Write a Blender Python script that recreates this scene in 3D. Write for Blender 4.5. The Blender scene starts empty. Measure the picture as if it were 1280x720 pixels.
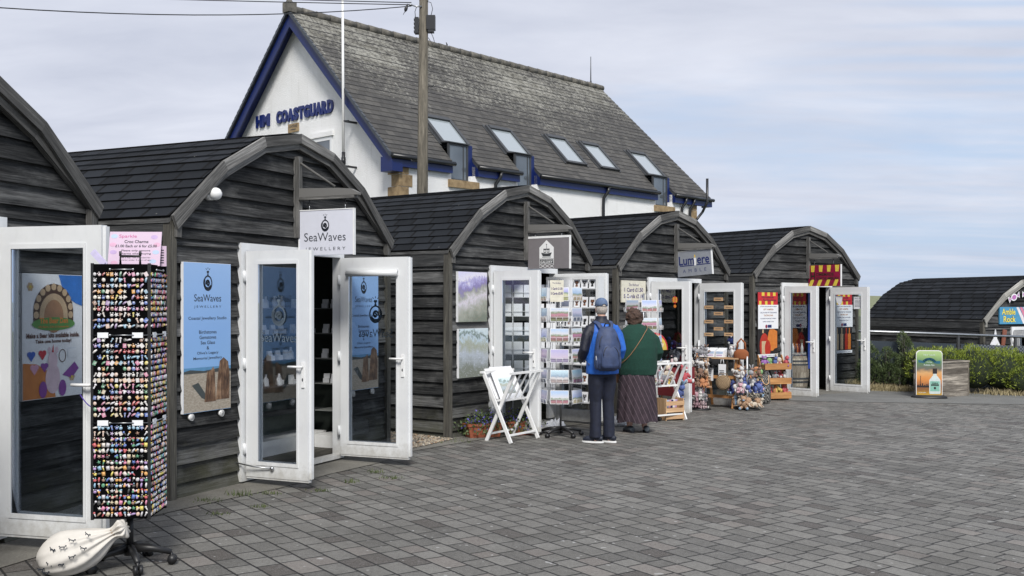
import bpy, bmesh, math, random
from mathutils import Vector, Matrix, noise
R = math.radians
rnd = random.Random(7)
S = bpy.context.scene
COL = S.collection
Z = Vector((0, 0, 1))

# ------------------------------------------------------------------ camera, world, sun, exposure
FPX, HOR, CAMH = 1257.0, 381.0, 1.723
cam = bpy.data.cameras.new('camera'); camo = bpy.data.objects.new('camera', cam); COL.objects.link(camo)
camo.location = (0, 0, CAMH); camo.rotation_euler = (R(90), 0, 0)
cam.sensor_width = 36; cam.lens = FPX / 1280 * 36
cam.shift_x = 0; cam.shift_y = (HOR - 360) / 1280
cam.clip_start = 0.1; cam.clip_end = 3000
S.camera = camo
S.view_settings.view_transform = 'Standard'; S.view_settings.look = 'None'
S.view_settings.exposure = 0.55; S.view_settings.gamma = 1
SUN_AZ, SUN_EL = R(172), R(44)     # compass style: direction the light comes from (0 = +y, clockwise)
sd = bpy.data.lights.new('sun', 'SUN'); sd.energy = 2.6; sd.angle = R(17); sd.color = (1, 0.97, 0.92)
so = bpy.data.objects.new('sun', sd); COL.objects.link(so)
dirv = Vector((math.sin(SUN_AZ) * math.cos(SUN_EL), math.cos(SUN_AZ) * math.cos(SUN_EL), math.sin(SUN_EL)))
so.rotation_euler = (-dirv).to_track_quat('-Z', 'Y').to_euler(); so.location = dirv * 50

W = bpy.data.worlds.new('World'); S.world = W; W.use_nodes = True
def world():
    nt = W.node_tree; N = nt.nodes; L = nt.links; N.clear()
    out = N.new('ShaderNodeOutputWorld'); bg = N.new('ShaderNodeBackground'); bg.inputs[1].default_value = 0.1
    sky = N.new('ShaderNodeTexSky'); sky.sky_type = 'NISHITA'; sky.sun_disc = False
    sky.sun_elevation = SUN_EL; sky.sun_rotation = SUN_AZ; sky.altitude = 0; sky.dust_density = 2.5; sky.ozone_density = 1.5
    tc = N.new('ShaderNodeTexCoord'); sep = N.new('ShaderNodeSeparateXYZ'); L.new(tc.outputs['Generated'], sep.inputs[0])
    def m(op, a, b=None, c=None):
        n = N.new('ShaderNodeMath'); n.operation = op
        for i, q in enumerate((a, b, c)):
            if q is None: continue
            if isinstance(q, (int, float)): n.inputs[i].default_value = q
            else: L.new(q, n.inputs[i])
        return n.outputs[0]
    zz = m('MAXIMUM', sep.outputs[2], 0.0)
    # cloud sheet seen in perspective: project the direction on a high plane
    k = m('DIVIDE', 1.0, m('ADD', zz, 0.12))
    cx = m('MULTIPLY', sep.outputs[0], k); cy = m('MULTIPLY', sep.outputs[1], k)
    comb = N.new('ShaderNodeCombineXYZ'); L.new(cx, comb.inputs[0]); L.new(cy, comb.inputs[1])
    def noise_(vec, scale, detail, rough, sx, sy, rot=0, dist=0, loc=(0, 0, 0)):
        mp = N.new('ShaderNodeMapping'); mp.inputs['Scale'].default_value = (sx, sy, 1); mp.inputs['Rotation'].default_value = (0, 0, rot); mp.inputs['Location'].default_value = loc
        L.new(vec, mp.inputs[0]); n = N.new('ShaderNodeTexNoise'); L.new(mp.outputs[0], n.inputs[0])
        n.inputs['Scale'].default_value = scale; n.inputs['Detail'].default_value = detail; n.inputs['Roughness'].default_value = rough; n.inputs['Distortion'].default_value = dist
        return n.outputs[0]
    a = noise_(comb.outputs[0], 1.0, 6, 0.5, 0.6, 1.05, R(12), 0.3, (3, 0, 0))
    b = noise_(comb.outputs[0], 2.2, 7, 0.6, 0.7, 1.5, R(-6), 0.35, (1, 7, 0))
    mpw = N.new('ShaderNodeMapping'); mpw.inputs['Rotation'].default_value = (0, 0, R(8)); L.new(comb.outputs[0], mpw.inputs[0])
    wv = N.new('ShaderNodeTexWave'); wv.wave_type = 'BANDS'; wv.bands_direction = 'Y'; L.new(mpw.outputs[0], wv.inputs[0])
    wv.inputs['Scale'].default_value = 2.6; wv.inputs['Distortion'].default_value = 2.2; wv.inputs['Detail'].default_value = 2; wv.inputs['Detail Scale'].default_value = 0.7
    # cover: heavy to the left, thinner to the lower right
    side = m('MULTIPLY', sep.outputs[0], -0.42)
    cov = m('ADD', m('ADD', m('MULTIPLY', a, 0.9), m('MULTIPLY', b, 0.5)), side)
    right = m('MAXIMUM', m('MULTIPLY', m('SUBTRACT', sep.outputs[0], 0.22), 2.0), 0.0)
    cov = m('ADD', cov, m('MULTIPLY', m('MULTIPLY', m('SUBTRACT', wv.outputs['Fac'], 0.5), 1.9), m('MULTIPLY', m('MINIMUM', right, 0.5), m('MINIMUM', m('MAXIMUM', m('MULTIPLY', m('SUBTRACT', zz, 0.17), 7.0), 0.06), 1.0))))
    # thinner band just above the horizon on the right
    cov = m('ADD', cov, m('MULTIPLY', zz, 1.1))
    mr = N.new('ShaderNodeMapRange'); mr.interpolation_type = 'SMOOTHSTEP'; L.new(cov, mr.inputs[0]); mr.inputs[1].default_value = 0.36; mr.inputs[2].default_value = 0.92
    bright = noise_(comb.outputs[0], 1.6, 6, 0.55, 0.7, 1.3, R(5), 0.3, (9, 2, 0))
    ramp = N.new('ShaderNodeValToRGB'); L.new(bright, ramp.inputs[0])
    ramp.color_ramp.elements[0].position = 0.3; ramp.color_ramp.elements[0].color = (4.0, 4.28, 5.1, 1)
    ramp.color_ramp.elements[1].position = 0.7; ramp.color_ramp.elements[1].color = (5.35, 5.58, 6.3, 1)
    # clear sky: Nishita, levelled to the photograph's pale blue
    mixb = N.new('ShaderNodeMix'); mixb.data_type = 'RGBA'; mixb.inputs[0].default_value = 0.82
    L.new(sky.outputs[0], mixb.inputs[6]); mixb.inputs[7].default_value = (3.7, 4.65, 6.2, 1)
    mix = N.new('ShaderNodeMix'); mix.data_type = 'RGBA'; L.new(mr.outputs[0], mix.inputs[0])
    L.new(mixb.outputs[2], mix.inputs[6]); L.new(ramp.outputs[0], mix.inputs[7])
    L.new(mix.outputs[2], bg.inputs[0]); L.new(bg.outputs[0], out.inputs[0])
world()

# ------------------------------------------------------------------ materials
class NT:
    def __init__(s, name):
        s.m = bpy.data.materials.new(name); s.m.use_nodes = True; s.nt = s.m.node_tree; s.N = s.nt.nodes; s.L = s.nt.links
        s.b = s.N['Principled BSDF']; s.out = s.N['Material Output']
    def n(s, t, **k):
        q = s.N.new(t)
        for a, v in k.items(): setattr(q, a, v)
        return q
    def put(s, sock, v):
        if hasattr(v, 'links') or hasattr(v, 'is_linked'): s.L.new(v, sock)
        else: sock.default_value = v
    def math(s, op, a, b=None, c=None, clamp=False):
        q = s.n('ShaderNodeMath', operation=op, use_clamp=clamp)
        for i, v in enumerate((a, b, c)):
            if v is not None: s.put(q.inputs[i], v)
        return q.outputs[0]
    def uv(s): return s.n('ShaderNodeTexCoord').outputs['UV']
    def obj(s): return s.n('ShaderNodeTexCoord').outputs['Object']
    def mapp(s, vec, sc=(1, 1, 1), loc=(0, 0, 0), rot=(0, 0, 0)):
        q = s.n('ShaderNodeMapping'); s.L.new(vec, q.inputs[0]); s.put(q.inputs[1], loc) ; s.put(q.inputs[2], rot); s.put(q.inputs[3], sc); return q.outputs[0]
    def noise(s, vec, scale=5, detail=4, rough=.5, dist=0, dim='3D', w=None):
        q = s.n('ShaderNodeTexNoise', noise_dimensions=dim); s.L.new(vec, q.inputs['Vector']); s.put(q.inputs['Scale'], scale); s.put(q.inputs['Detail'], detail); s.put(q.inputs['Roughness'], rough); s.put(q.inputs['Distortion'], dist)
        if w is not None: s.put(q.inputs['W'], w)
        return q.outputs[0]
    def ramp(s, fac, stops, interp='LINEAR'):
        q = s.n('ShaderNodeValToRGB'); s.L.new(fac, q.inputs[0]); cr = q.color_ramp; cr.interpolation = interp
        while len(cr.elements) < len(stops): cr.elements.new(0.5)
        for e, (p, c) in zip(cr.elements, stops):
            e.position = p; e.color = (*c, 1) if len(c) == 3 else c
        return q.outputs[0]
    def mix(s, f, a, b, mode='MIX'):
        q = s.n('ShaderNodeMix', data_type='RGBA', blend_type=mode); s.put(q.inputs[0], f)
        for i, v in ((6, a), (7, b)):
            if isinstance(v, tuple): q.inputs[i].default_value = (*v, 1) if len(v) == 3 else v
            else: s.L.new(v, q.inputs[i])
        return q.outputs[2]
    def bump(s, h, strength=.4, dist=.01):
        q = s.n('ShaderNodeBump'); s.put(q.inputs['Strength'], strength); s.put(q.inputs['Distance'], dist); s.L.new(h, q.inputs['Height']); s.L.new(q.outputs[0], s.b.inputs['Normal'])
    def base(s, c):
        if isinstance(c, tuple): s.b.inputs['Base Color'].default_value = (*c, 1)
        else: s.L.new(c, s.b.inputs['Base Color'])
    def island(s): return s.n('ShaderNodeNewGeometry').outputs['Random Per Island']
    def rough(s, r): s.put(s.b.inputs['Roughness'], r)

_plain = {}
def P(name, col, rough=.6, metal=0, var=.12, scale=14, bump=0.0):
    if name in _plain: return _plain[name]
    t = NT(name)
    nz = t.noise(t.obj(), scale, 4, .6)
    lo = tuple(c * (1 - var) for c in col); hi = tuple(min(1, c * (1 + var)) for c in col)
    t.base(t.ramp(nz, [(.3, lo), (.7, hi)])); t.rough(rough); t.b.inputs['Metallic'].default_value = metal
    if bump: t.bump(nz, bump, .01)
    _plain[name] = t.m; return t.m

def wood_mat(name, dark, light, grain=1.0, spec=.35, knots=True, fibre=(2.2, 55, 1)):
    t = NT(name); uv = t.uv(); isl = t.island()
    off = t.math('MULTIPLY', isl, 37.0)
    v = t.n('ShaderNodeCombineXYZ'); t.L.new(off, v.inputs[0]); t.L.new(off, v.inputs[1])
    va = t.n('ShaderNodeVectorMath', operation='ADD'); t.L.new(uv, va.inputs[0]); t.L.new(v.outputs[0], va.inputs[1]); p = va.outputs[0]
    g1 = t.noise(t.mapp(p, fibre), 1, 6, .65, .6)
    g2 = t.noise(t.mapp(p, (1.1, 9, 1)), 1, 5, .6, 1.2)
    g3 = t.noise(t.mapp(p, (5, 160, 1)), 1, 3, .7)
    f = t.math('ADD', t.math('ADD', t.math('MULTIPLY', g1, .55), t.math('MULTIPLY', g2, .45)), t.math('MULTIPLY', t.math('SUBTRACT', g3, .5), .35))
    f = t.math('ADD', f, t.math('MULTIPLY', t.math('SUBTRACT', isl, .5), .22))
    c = t.ramp(f, [(.33, dark), (.49, tuple(d * .68 + l * .32 for d, l in zip(dark, light))), (.62, light), (.76, tuple(min(1, l * 2.0) for l in light))])
    if knots:
        vo = t.n('ShaderNodeTexVoronoi'); t.L.new(t.mapp(p, (1.6, 5.2, 1)), vo.inputs['Vector']); vo.inputs['Scale'].default_value = 1
        k = t.math('SUBTRACT', 1.0, t.math('MULTIPLY', vo.outputs['Distance'], 6.0), clamp=True)
        c = t.mix(t.math('MULTIPLY', k, .9), c, tuple(d * .35 for d in dark))
    if name == 'dark_stained_boards':
        so_ = t.n('ShaderNodeSeparateXYZ'); t.L.new(t.obj(), so_.inputs[0]); lz = t.n('ShaderNodeMapRange'); t.L.new(t.math('ADD', so_.outputs[2], t.math('MULTIPLY', t.math('SUBTRACT', t.noise(t.obj(), 5, 5, .7), .5), .9)), lz.inputs[0]); lz.inputs[1].default_value = .42; lz.inputs[2].default_value = .0
        c = t.mix(t.math('MULTIPLY', lz.outputs[0], .6), c, (.062, .062, .036))
        pale = t.n('ShaderNodeMapRange'); t.L.new(t.noise(t.mapp(t.obj(), (1, 1, 1.6)), 2.3, 5, .65), pale.inputs[0]); pale.inputs[1].default_value = .52; pale.inputs[2].default_value = .72
        c = t.mix(t.math('MULTIPLY', pale.outputs[0], t.math('MULTIPLY', g1, .8)), c, (.15, .15, .145))
    t.base(c); t.rough(.78); t.b.inputs['Specular IOR Level'].default_value = spec
    t.bump(f, .55 * grain, .006); return t.m

M = {}
M['board'] = wood_mat('dark_stained_boards', (.0065, .007, .0075), (.092, .092, .091), grain=2.2, spec=.22)
M['board_worn'] = wood_mat('dark_stained_boards_worn', (.014, .015, .016), (.085, .086, .086))
M['barge'] = wood_mat('weathered_grey_timber', (.040, .039, .037), (.20, .195, .185), fibre=(2.5, 70, 1))
M['barge_far'] = wood_mat('silver_grey_timber', (.17, .165, .15), (.36, .35, .32), knots=False)
M['post'] = wood_mat('brown_grey_timber', (.035, .033, .029), (.115, .108, .09))
M['crate'] = wood_mat('planter_timber', (.06, .05, .04), (.28, .25, .21))
M['pine'] = wood_mat('orange_pine', (.30, .13, .045), (.52, .27, .10), spec=.4, knots=False)
M['plywood'] = wood_mat('pale_ply', (.42, .25, .13), (.60, .40, .23), knots=False)
M['polewood'] = wood_mat('pole_timber', (.05, .045, .035), (.18, .16, .125))
M['barrel'] = wood_mat('barrel_oak', (.20, .16, .12), (.46, .40, .32))

def upvc():
    t = NT('white_upvc'); n = t.noise(t.obj(), 3, 5, .6); n2 = t.noise(t.mapp(t.obj(), (1, 1, .3)), 22, 3, .6)
    t.base(t.mix(t.math('MULTIPLY', t.math('SUBTRACT', n2, .56, clamp=True), .5), t.ramp(n, [(.35, (.66, .67, .68)), (.65, (.72, .73, .73))]), (.42, .42, .39))); zz_ = t.n('ShaderNodeSeparateXYZ'); t.L.new(t.obj(), zz_.inputs[0]); gr = t.n('ShaderNodeMapRange'); t.L.new(t.math('ADD', zz_.outputs[2], t.math('MULTIPLY', t.math('SUBTRACT', t.noise(t.obj(), 14, 5, .7), .5), .5)), gr.inputs[0]); gr.inputs[1].default_value = .20; gr.inputs[2].default_value = -.02
    lk = t.b.inputs['Base Color'].links[0].from_socket; t.base(t.mix(t.math('MULTIPLY', gr.outputs[0], .55), lk, (.30, .28, .23))); t.rough(.32); return t.m
M['upvc'] = upvc()
M['white'] = P('white_paint', (.78, .78, .77), .45, var=.05)
M['white_card'] = P('white_card', (.76, .77, .79), .6, var=.04)
M['steel'] = P('galvanised_steel', (.42, .43, .44), .35, 1)
M['black'] = P('black_plastic', (.012, .012, .013), .45)
M['blackcloth'] = P('black_felt', (.003, .003, .0035), 1.0); M['blackcloth'].node_tree.nodes['Principled BSDF'].inputs['Specular IOR Level'].default_value = .05
M['darkgrey'] = P('dark_grey_metal', (.045, .048, .052), .5)
M['gutter'] = P('black_gutter', (.013, .014, .016), .35)
M['blue'] = P('coastguard_blue_paint', (.004, .014, .095), .4, var=.12)
M['ink'] = P('dark_ink', (.02, .025, .035), .5)

def glass(name, tint=(.60, .66, .70), refl=.10, rough=.0):
    t = NT(name); t.N.remove(t.b)
    tr = t.n('ShaderNodeBsdfTransparent'); tr.inputs[0].default_value = (*tint, 1)
    gl = t.n('ShaderNodeBsdfGlossy'); gl.inputs['Roughness'].default_value = rough; gl.inputs[0].default_value = (.9, .93, 1, 1)
    fr = t.n('ShaderNodeFresnel'); fr.inputs[0].default_value = 1.5
    f = t.math('ADD', fr.outputs[0], refl, clamp=True)
    mx = t.n('ShaderNodeMixShader'); t.L.new(f, mx.inputs[0]); t.L.new(tr.outputs[0], mx.inputs[1]); t.L.new(gl.outputs[0], mx.inputs[2]); t.L.new(mx.outputs[0], t.out.inputs[0]); return t.m
M['glass'] = glass('door_glass', (.93, .955, .965), .03)
def window_glass():
    t = NT('window_glass'); n = t.noise(t.obj(), 1.2, 2, .5)
    t.base(t.ramp(n, [(.3, (.05, .06, .07)), (.7, (.12, .14, .16))])); t.rough(.04); t.b.inputs['Specular IOR Level'].default_value = .9; t.b.inputs['Coat Weight'].default_value = .6; return t.m
M['window'] = window_glass()

def shingle():
    t = NT('black_felt_shingles'); uv = t.uv(); s = t.n('ShaderNodeSeparateXYZ'); t.L.new(uv, s.inputs[0])
    row = t.math('FLOOR', t.math('ADD', s.outputs[1], .001)); u = t.math('ADD', t.math('DIVIDE', s.outputs[0], .30), t.math('MULTIPLY', t.math('MODULO', row, 2.0), .5))
    fu = t.math('FRACT', u); cell = t.math('FLOOR', u)
    joint = t.math('LESS_THAN', t.math('MINIMUM', fu, t.math('SUBTRACT', 1.0, fu)), .052)
    cv = t.n('ShaderNodeCombineXYZ'); t.L.new(cell, cv.inputs[0]); t.L.new(row, cv.inputs[1])
    wn = t.n('ShaderNodeTexWhiteNoise', noise_dimensions='2D'); t.L.new(cv.outputs[0], wn.inputs[0])
    sp = t.noise(t.obj(), 260, 2, .7); pa = t.noise(t.obj(), 2.2, 5, .6)
    c = t.ramp(t.math('ADD', t.math('MULTIPLY', wn.outputs[0], .45), t.math('MULTIPLY', pa, .6)), [(.2, (.0045, .0055, .007)), (.85, (.019, .022, .027))])
    c = t.mix(t.math('MULTIPLY', t.math('GREATER_THAN', sp, .68), .35), c, (.07, .075, .08))
    li = t.noise(t.obj(), 9, 3, .5); c = t.mix(t.math('GREATER_THAN', li, .755), c, (.22, .22, .19))
    c = t.mix(joint, c, (.003, .003, .003)); t.base(c); t.rough(.85); t.b.inputs['Specular IOR Level'].default_value = .18
    t.bump(t.math('SUBTRACT', t.math('MULTIPLY', sp, .3), joint), .5, .006); return t.m
M['shingle'] = shingle()

def slate():
    t = NT('lichened_grey_slates'); uv = t.uv(); s = t.n('ShaderNodeSeparateXYZ'); t.L.new(uv, s.inputs[0])
    row = t.math('FLOOR', t.math('ADD', s.outputs[1], .001)); u = t.math('ADD', t.math('DIVIDE', s.outputs[0], .27), t.math('MULTIPLY', t.math('MODULO', row, 2.0), .5))
    fu = t.math('FRACT', u); cell = t.math('FLOOR', u)
    joint = t.math('LESS_THAN', t.math('MINIMUM', fu, t.math('SUBTRACT', 1.0, fu)), .02)
    cv = t.n('ShaderNodeCombineXYZ'); t.L.new(cell, cv.inputs[0]); t.L.new(row, cv.inputs[1])
    wn = t.n('ShaderNodeTexWhiteNoise', noise_dimensions='2D'); t.L.new(cv.outputs[0], wn.inputs[0])
    ob = t.obj(); big = t.noise(ob, .45, 4, .55); med = t.noise(ob, 2.6, 8, .72, .8); fine = t.noise(t.mapp(ob, (1.2, 1, 1)), 11, 6, .7, .4)
    c = t.ramp(t.math('ADD', t.math('MULTIPLY', wn.outputs[0], .4), t.math('MULTIPLY', med, .5)), [(.15, (.034, .032, .030)), (.8, (.100, .094, .084))])
    # lichen grows thicker towards the ridge
    so_ = t.n('ShaderNodeSeparateXYZ'); t.L.new(ob, so_.inputs[0])
    up = t.n('ShaderNodeMapRange'); t.L.new(so_.outputs[2], up.inputs[0]); up.inputs[1].default_value = 6.3; up.inputs[2].default_value = 9.0
    amt = t.math('MULTIPLY', t.math('ADD', t.math('MULTIPLY', fine, .75), t.math('MULTIPLY', big, .45)), t.math('ADD', .72, t.math('MULTIPLY', up.outputs[0], .33)))
    lm = t.n('ShaderNodeMapRange'); t.L.new(amt, lm.inputs[0]); lm.inputs[1].default_value = .56; lm.inputs[2].default_value = .66
    c = t.mix(t.math('MULTIPLY', lm.outputs[0], .55), c, t.ramp(med, [(.4, (.20, .19, .15)), (.6, (.46, .45, .39))]))
    dk = t.n('ShaderNodeMapRange'); t.L.new(t.noise(ob, 5.5, 6, .7, .5), dk.inputs[0]); dk.inputs[1].default_value = .52; dk.inputs[2].default_value = .60
    c = t.mix(t.math('MULTIPLY', t.math('MULTIPLY', dk.outputs[0], up.outputs[0]), .7), c, (.020, .018, .013))
    orr = t.math('GREATER_THAN', t.noise(ob, 3.1, 3, .5), .76); c = t.mix(t.math('MULTIPLY', orr, .7), c, (.25, .12, .04))
    c = t.mix(joint, c, (.02, .02, .02)); t.base(c); t.rough(.7); t.bump(t.math('SUBTRACT', t.math('ADD', fine, med), joint), .6, .02); return t.m
M['slate'] = slate()

def render_wall():
    t = NT('white_roughcast'); ob = t.obj(); a = t.noise(ob, 38, 4, .7); b = t.noise(ob, 1.0, 5, .6); st = t.noise(t.mapp(ob, (3, 3, .25)), 2, 4, .6)
    c = t.ramp(b, [(.3, (.78, .78, .77)), (.7, (.86, .86, .86))]); c = t.mix(t.math('MULTIPLY', t.math('SUBTRACT', st, .58, clamp=True), 1.6), c, (.45, .44, .40))
    t.base(c); t.rough(.9); t.bump(a, .8, .03); return t.m
M['render'] = render_wall()
def stone():
    t = NT('tan_sandstone'); ob = t.obj(); a = t.noise(ob, 6, 6, .65); t.base(t.ramp(a, [(.3, (.17, .115, .06)), (.7, (.37, .27, .15))])); t.rough(.85); t.bump(a, .5, .02); return t.m
M['stone'] = stone()

def paving():
    t = NT('grey_block_paving'); ob = t.obj(); p = t.mapp(ob, (1, 1, 1), (0, 0, 0), (0, 0, R(-126.5)))
    # rotate so that +x runs along the courses (bearing -28.6 degrees from +y)
    s = t.n('ShaderNodeSeparateXYZ'); t.L.new(p, s.inputs[0]); wob = t.noise(ob, .8, 2, .5)
    x = s.outputs[0]; y = t.math('ADD', s.outputs[1], t.math('MULTIPLY', t.math('SUBTRACT', wob, .5), .03))
    rr = t.math('DIVIDE', y, .166); row = t.math('FLOOR', rr); fr = t.math('FRACT', rr)
    wr = t.n('ShaderNodeTexWhiteNoise', noise_dimensions='1D'); t.L.new(row, wr.inputs[1])
    u = t.math('ADD', t.math('DIVIDE', x, .225), t.math('MULTIPLY', wr.outputs[0], 31.7))
    w = t.math('ADD', u, t.math('MULTIPLY', row, 53.0))
    vd = t.n('ShaderNodeTexVoronoi', voronoi_dimensions='1D', feature='DISTANCE_TO_EDGE'); t.L.new(w, vd.inputs['W']); vd.inputs['Randomness'].default_value = .85; vd.inputs['Scale'].default_value = 1
    vc = t.n('ShaderNodeTexVoronoi', voronoi_dimensions='1D', feature='F1'); t.L.new(w, vc.inputs['W']); vc.inputs['Randomness'].default_value = .85; vc.inputs['Scale'].default_value = 1
    dx = t.math('MULTIPLY', vd.outputs['Distance'], .225); dy = t.math('MULTIPLY', t.math('MINIMUM', fr, t.math('SUBTRACT', 1.0, fr)), .166)
    jn = t.noise(ob, 30, 3, .6); jw = t.math('ADD', .0012, t.math('MULTIPLY', jn, .0095))
    d = t.math('SUBTRACT', t.math('MINIMUM', dx, dy), jw)
    mr = t.n('ShaderNodeMapRange'); t.L.new(d, mr.inputs[0]); mr.inputs[1].default_value = 0.0; mr.inputs[2].default_value = .0022
    cs = t.n('ShaderNodeSeparateColor'); t.L.new(vc.outputs['Color'], cs.inputs[0])
    ctone = t.math('ADD', t.math('MULTIPLY', cs.outputs[0], .5), t.math('MULTIPLY', t.noise(ob, 9, 5, .6), .5))
    c = t.ramp(ctone, [(.25, (.074, .070, .061)), (.75, (.170, .163, .146))])
    c = t.mix(t.math('MULTIPLY', t.math('GREATER_THAN', cs.outputs[2], .90), .5), c, (.185, .155, .135))
    c = t.mix(t.math('MULTIPLY', t.math('GREATER_THAN', cs.outputs[1], .935), .92), c, (.045, .035, .028))
    sp = t.noise(ob, 230, 3, .8); c = t.mix(t.math('MULTIPLY', t.math('SUBTRACT', sp, .5, clamp=True), 3.2), c, (.36, .355, .34))
    dk = t.noise(ob, 260, 2, .8); c = t.mix(t.math('MULTIPLY', t.math('SUBTRACT', dk, .52, clamp=True), 2.4), c, (.05, .05, .048))
    md = t.noise(ob, 48, 4, .75); c = t.mix(t.math('MULTIPLY', t.math('SUBTRACT', md, .5, clamp=True), 2.6), c, (.06, .057, .05)); c = t.mix(t.math('MULTIPLY', t.math('SUBTRACT', .5, md, clamp=True), 1.6), c, (.26, .255, .24))
    pat = t.noise(ob, 1.1, 6, .65); c = t.mix(t.math('MULTIPLY', t.math('SUBTRACT', pat, .56, clamp=True), 1.7), c, (.27, .27, .26))
    pat2 = t.noise(t.mapp(ob, (1, 1, 1), (5, 3, 0)), .7, 6, .65); c = t.mix(t.math('MULTIPLY', t.math('SUBTRACT', pat2, .50, clamp=True), 2.6), c, (.075, .070, .060))
    gum = t.math('GREATER_THAN', t.noise(ob, 17, 1, .3), .755); c = t.mix(t.math('MULTIPLY', gum, .6), c, (.42, .42, .41))
    c = t.mix(mr.outputs[0], (.012, .011, .010), c)
    t.base(c); t.rough(t.ramp(pat, [(.3, (.62,) * 3), (.7, (.85,) * 3)]))
    h = t.math('ADD', mr.outputs[0], t.math('MULTIPLY', sp, .25)); t.bump(h, .8, .006); return t.m
M['paving'] = paving()
def ground_rough(name, lo, hi, sc=60):
    t = NT(name); ob = t.obj(); a = t.noise(ob, sc, 5, .75); b = t.noise(ob, 1.7, 6, .65); f = t.math('ADD', t.math('MULTIPLY', a, .5), t.math('MULTIPLY', b, .5))
    t.base(t.ramp(f, [(.35, lo), (.65, hi)])); t.rough(.92); t.bump(a, .6, .01); return t.m
M['mortar'] = ground_rough('dirty_mortar_strip', (.085, .08, .068), (.21, .20, .175))
M['asphalt'] = ground_rough('grey_asphalt', (.105, .105, .10), (.185, .185, .175))
M['earth'] = ground_rough('dry_earth', (.05, .042, .03), (.14, .125, .09))
M['dune'] = ground_rough('dune_grass', (.10, .12, .06), (.23, .24, .13), 1.5)
M['grassland'] = ground_rough('rough_grassland', (.05, .06, .03), (.12, .13, .07), 3)

def leaf_mat(name, a, b, c=None):
    t = NT(name); f = t.math('ADD', t.math('MULTIPLY', t.island(), .55), t.math('MULTIPLY', t.noise(t.obj(), 3.0, 3, .6), .45))
    st = [(.15, a), (.75, b)] + ([(.95, c)] if c else [])
    t.base(t.ramp(f, st)); t.rough(.6); t.b.inputs['Transmission Weight'].default_value = 0; t.b.inputs['Subsurface Weight'].default_value = 0; return t.m
M['hedge_leaf'] = leaf_mat('hedge_foliage', (.06, .10, .012), (.27, .33, .035), (.48, .50, .08))
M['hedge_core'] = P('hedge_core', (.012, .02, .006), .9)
M['shrub_leaf'] = leaf_mat('shrub_foliage', (.022, .042, .013), (.095, .13, .045), (.17, .19, .09))
M['weed_leaf'] = leaf_mat('weed_foliage', (.03, .05, .015), (.11, .13, .05))
M['straw'] = leaf_mat('dry_grass', (.16, .13, .06), (.36, .30, .17))
M['flower'] = leaf_mat('purple_petals', (.03, .02, .16), (.16, .13, .50), (.30, .26, .62))
M['terracotta'] = P('terracotta', (.30, .085, .04), .7)
M['skin'] = P('skin', (.55, .33, .25), .5, var=.06)

def paint(name, stops, speck=None, amt=.35, scale=6, warp=.35, slope=0):
    """a painted landscape: tones banded by height, dragged about with noise; each object a little different"""
    t = NT(name); uv = t.uv(); s = t.n('ShaderNodeSeparateXYZ'); t.L.new(uv, s.inputs[0])
    oi = t.n('ShaderNodeObjectInfo'); sh = t.math('MULTIPLY', oi.outputs['Random'], 91.0)
    cv = t.n('ShaderNodeCombineXYZ'); t.L.new(sh, cv.inputs[2]); va = t.n('ShaderNodeVectorMath', operation='ADD'); t.L.new(uv, va.inputs[0]); t.L.new(cv.outputs[0], va.inputs[1]); p = va.outputs[0]
    n1 = t.noise(p, scale * .5, 5, .6, .6); n2 = t.noise(t.mapp(p, (1, .35, 1)), scale * 2.4, 5, .7, .8)
    v = t.math('ADD', t.math('SUBTRACT', s.outputs[1], t.math('MULTIPLY', t.math('SUBTRACT', s.outputs[0], .5), slope)), t.math('MULTIPLY', t.math('SUBTRACT', n1, .5), warp)); v = t.math('ADD', v, t.math('MULTIPLY', t.math('SUBTRACT', n2, .5), warp * .5))
    v = t.math('ADD', v, t.math('MULTIPLY', t.math('SUBTRACT', oi.outputs['Random'], .5), .34))
    c = t.ramp(v, stops)
    if speck:
        n3 = t.noise(p, scale * 3.5, 3, .6); c = t.mix(t.math('MULTIPLY', t.math('GREATER_THAN', n3, .62), amt), c, speck)
    hs = t.n('ShaderNodeHueSaturation'); t.L.new(t.math('ADD', .44, t.math('MULTIPLY', t.math('FRACT', t.math('MULTIPLY', oi.outputs['Random'], 17.3)), .12)), hs.inputs['Hue']); hs.inputs['Saturation'].default_value = .85; t.L.new(c, hs.inputs['Color']); t.base(hs.outputs[0]); t.rough(.5); return t.m
M['art_dune'] = paint('painted_dunes', [(.0, (.20, .22, .17)), (.22, (.36, .36, .30)), (.42, (.62, .60, .68)), (.56, (.36, .36, .30)), (.66, (.16, .19, .42)), (.76, (.36, .42, .66)), (.84, (.70, .70, .80)), (1, (.62, .66, .84))], (.45, .12, .12), .35, 11, .50, .22)
M['art_inlet'] = paint('painted_inlet', [(.0, (.20, .22, .18)), (.3, (.40, .46, .52)), (.5, (.34, .36, .26)), (.64, (.46, .60, .68)), (.72, (.13, .18, .14)), (.78, (.50, .64, .68)), (1, (.66, .74, .76))], (.62, .68, .80), .5, 10, .55, -.12)
M['card_a'] = paint('postcard_beach', [(.0, (.30, .25, .12)), (.3, (.56, .46, .32)), (.45, (.20, .28, .20)), (.55, (.30, .42, .66)), (1, (.62, .72, .86))], (.7, .7, .7), .3, 5)
M['card_b'] = paint('postcard_meadow', [(.0, (.12, .15, .06)), (.35, (.45, .14, .20)), (.5, (.16, .25, .14)), (.62, (.60, .60, .66)), (1, (.34, .48, .76))], (.75, .70, .45), .35, 6)
M['card_c'] = paint('postcard_harbour', [(.0, (.10, .11, .14)), (.3, (.42, .36, .32)), (.5, (.60, .58, .58)), (.6, (.22, .26, .46)), (1, (.52, .62, .82))], (.12, .1, .1), .4, 6)
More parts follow.
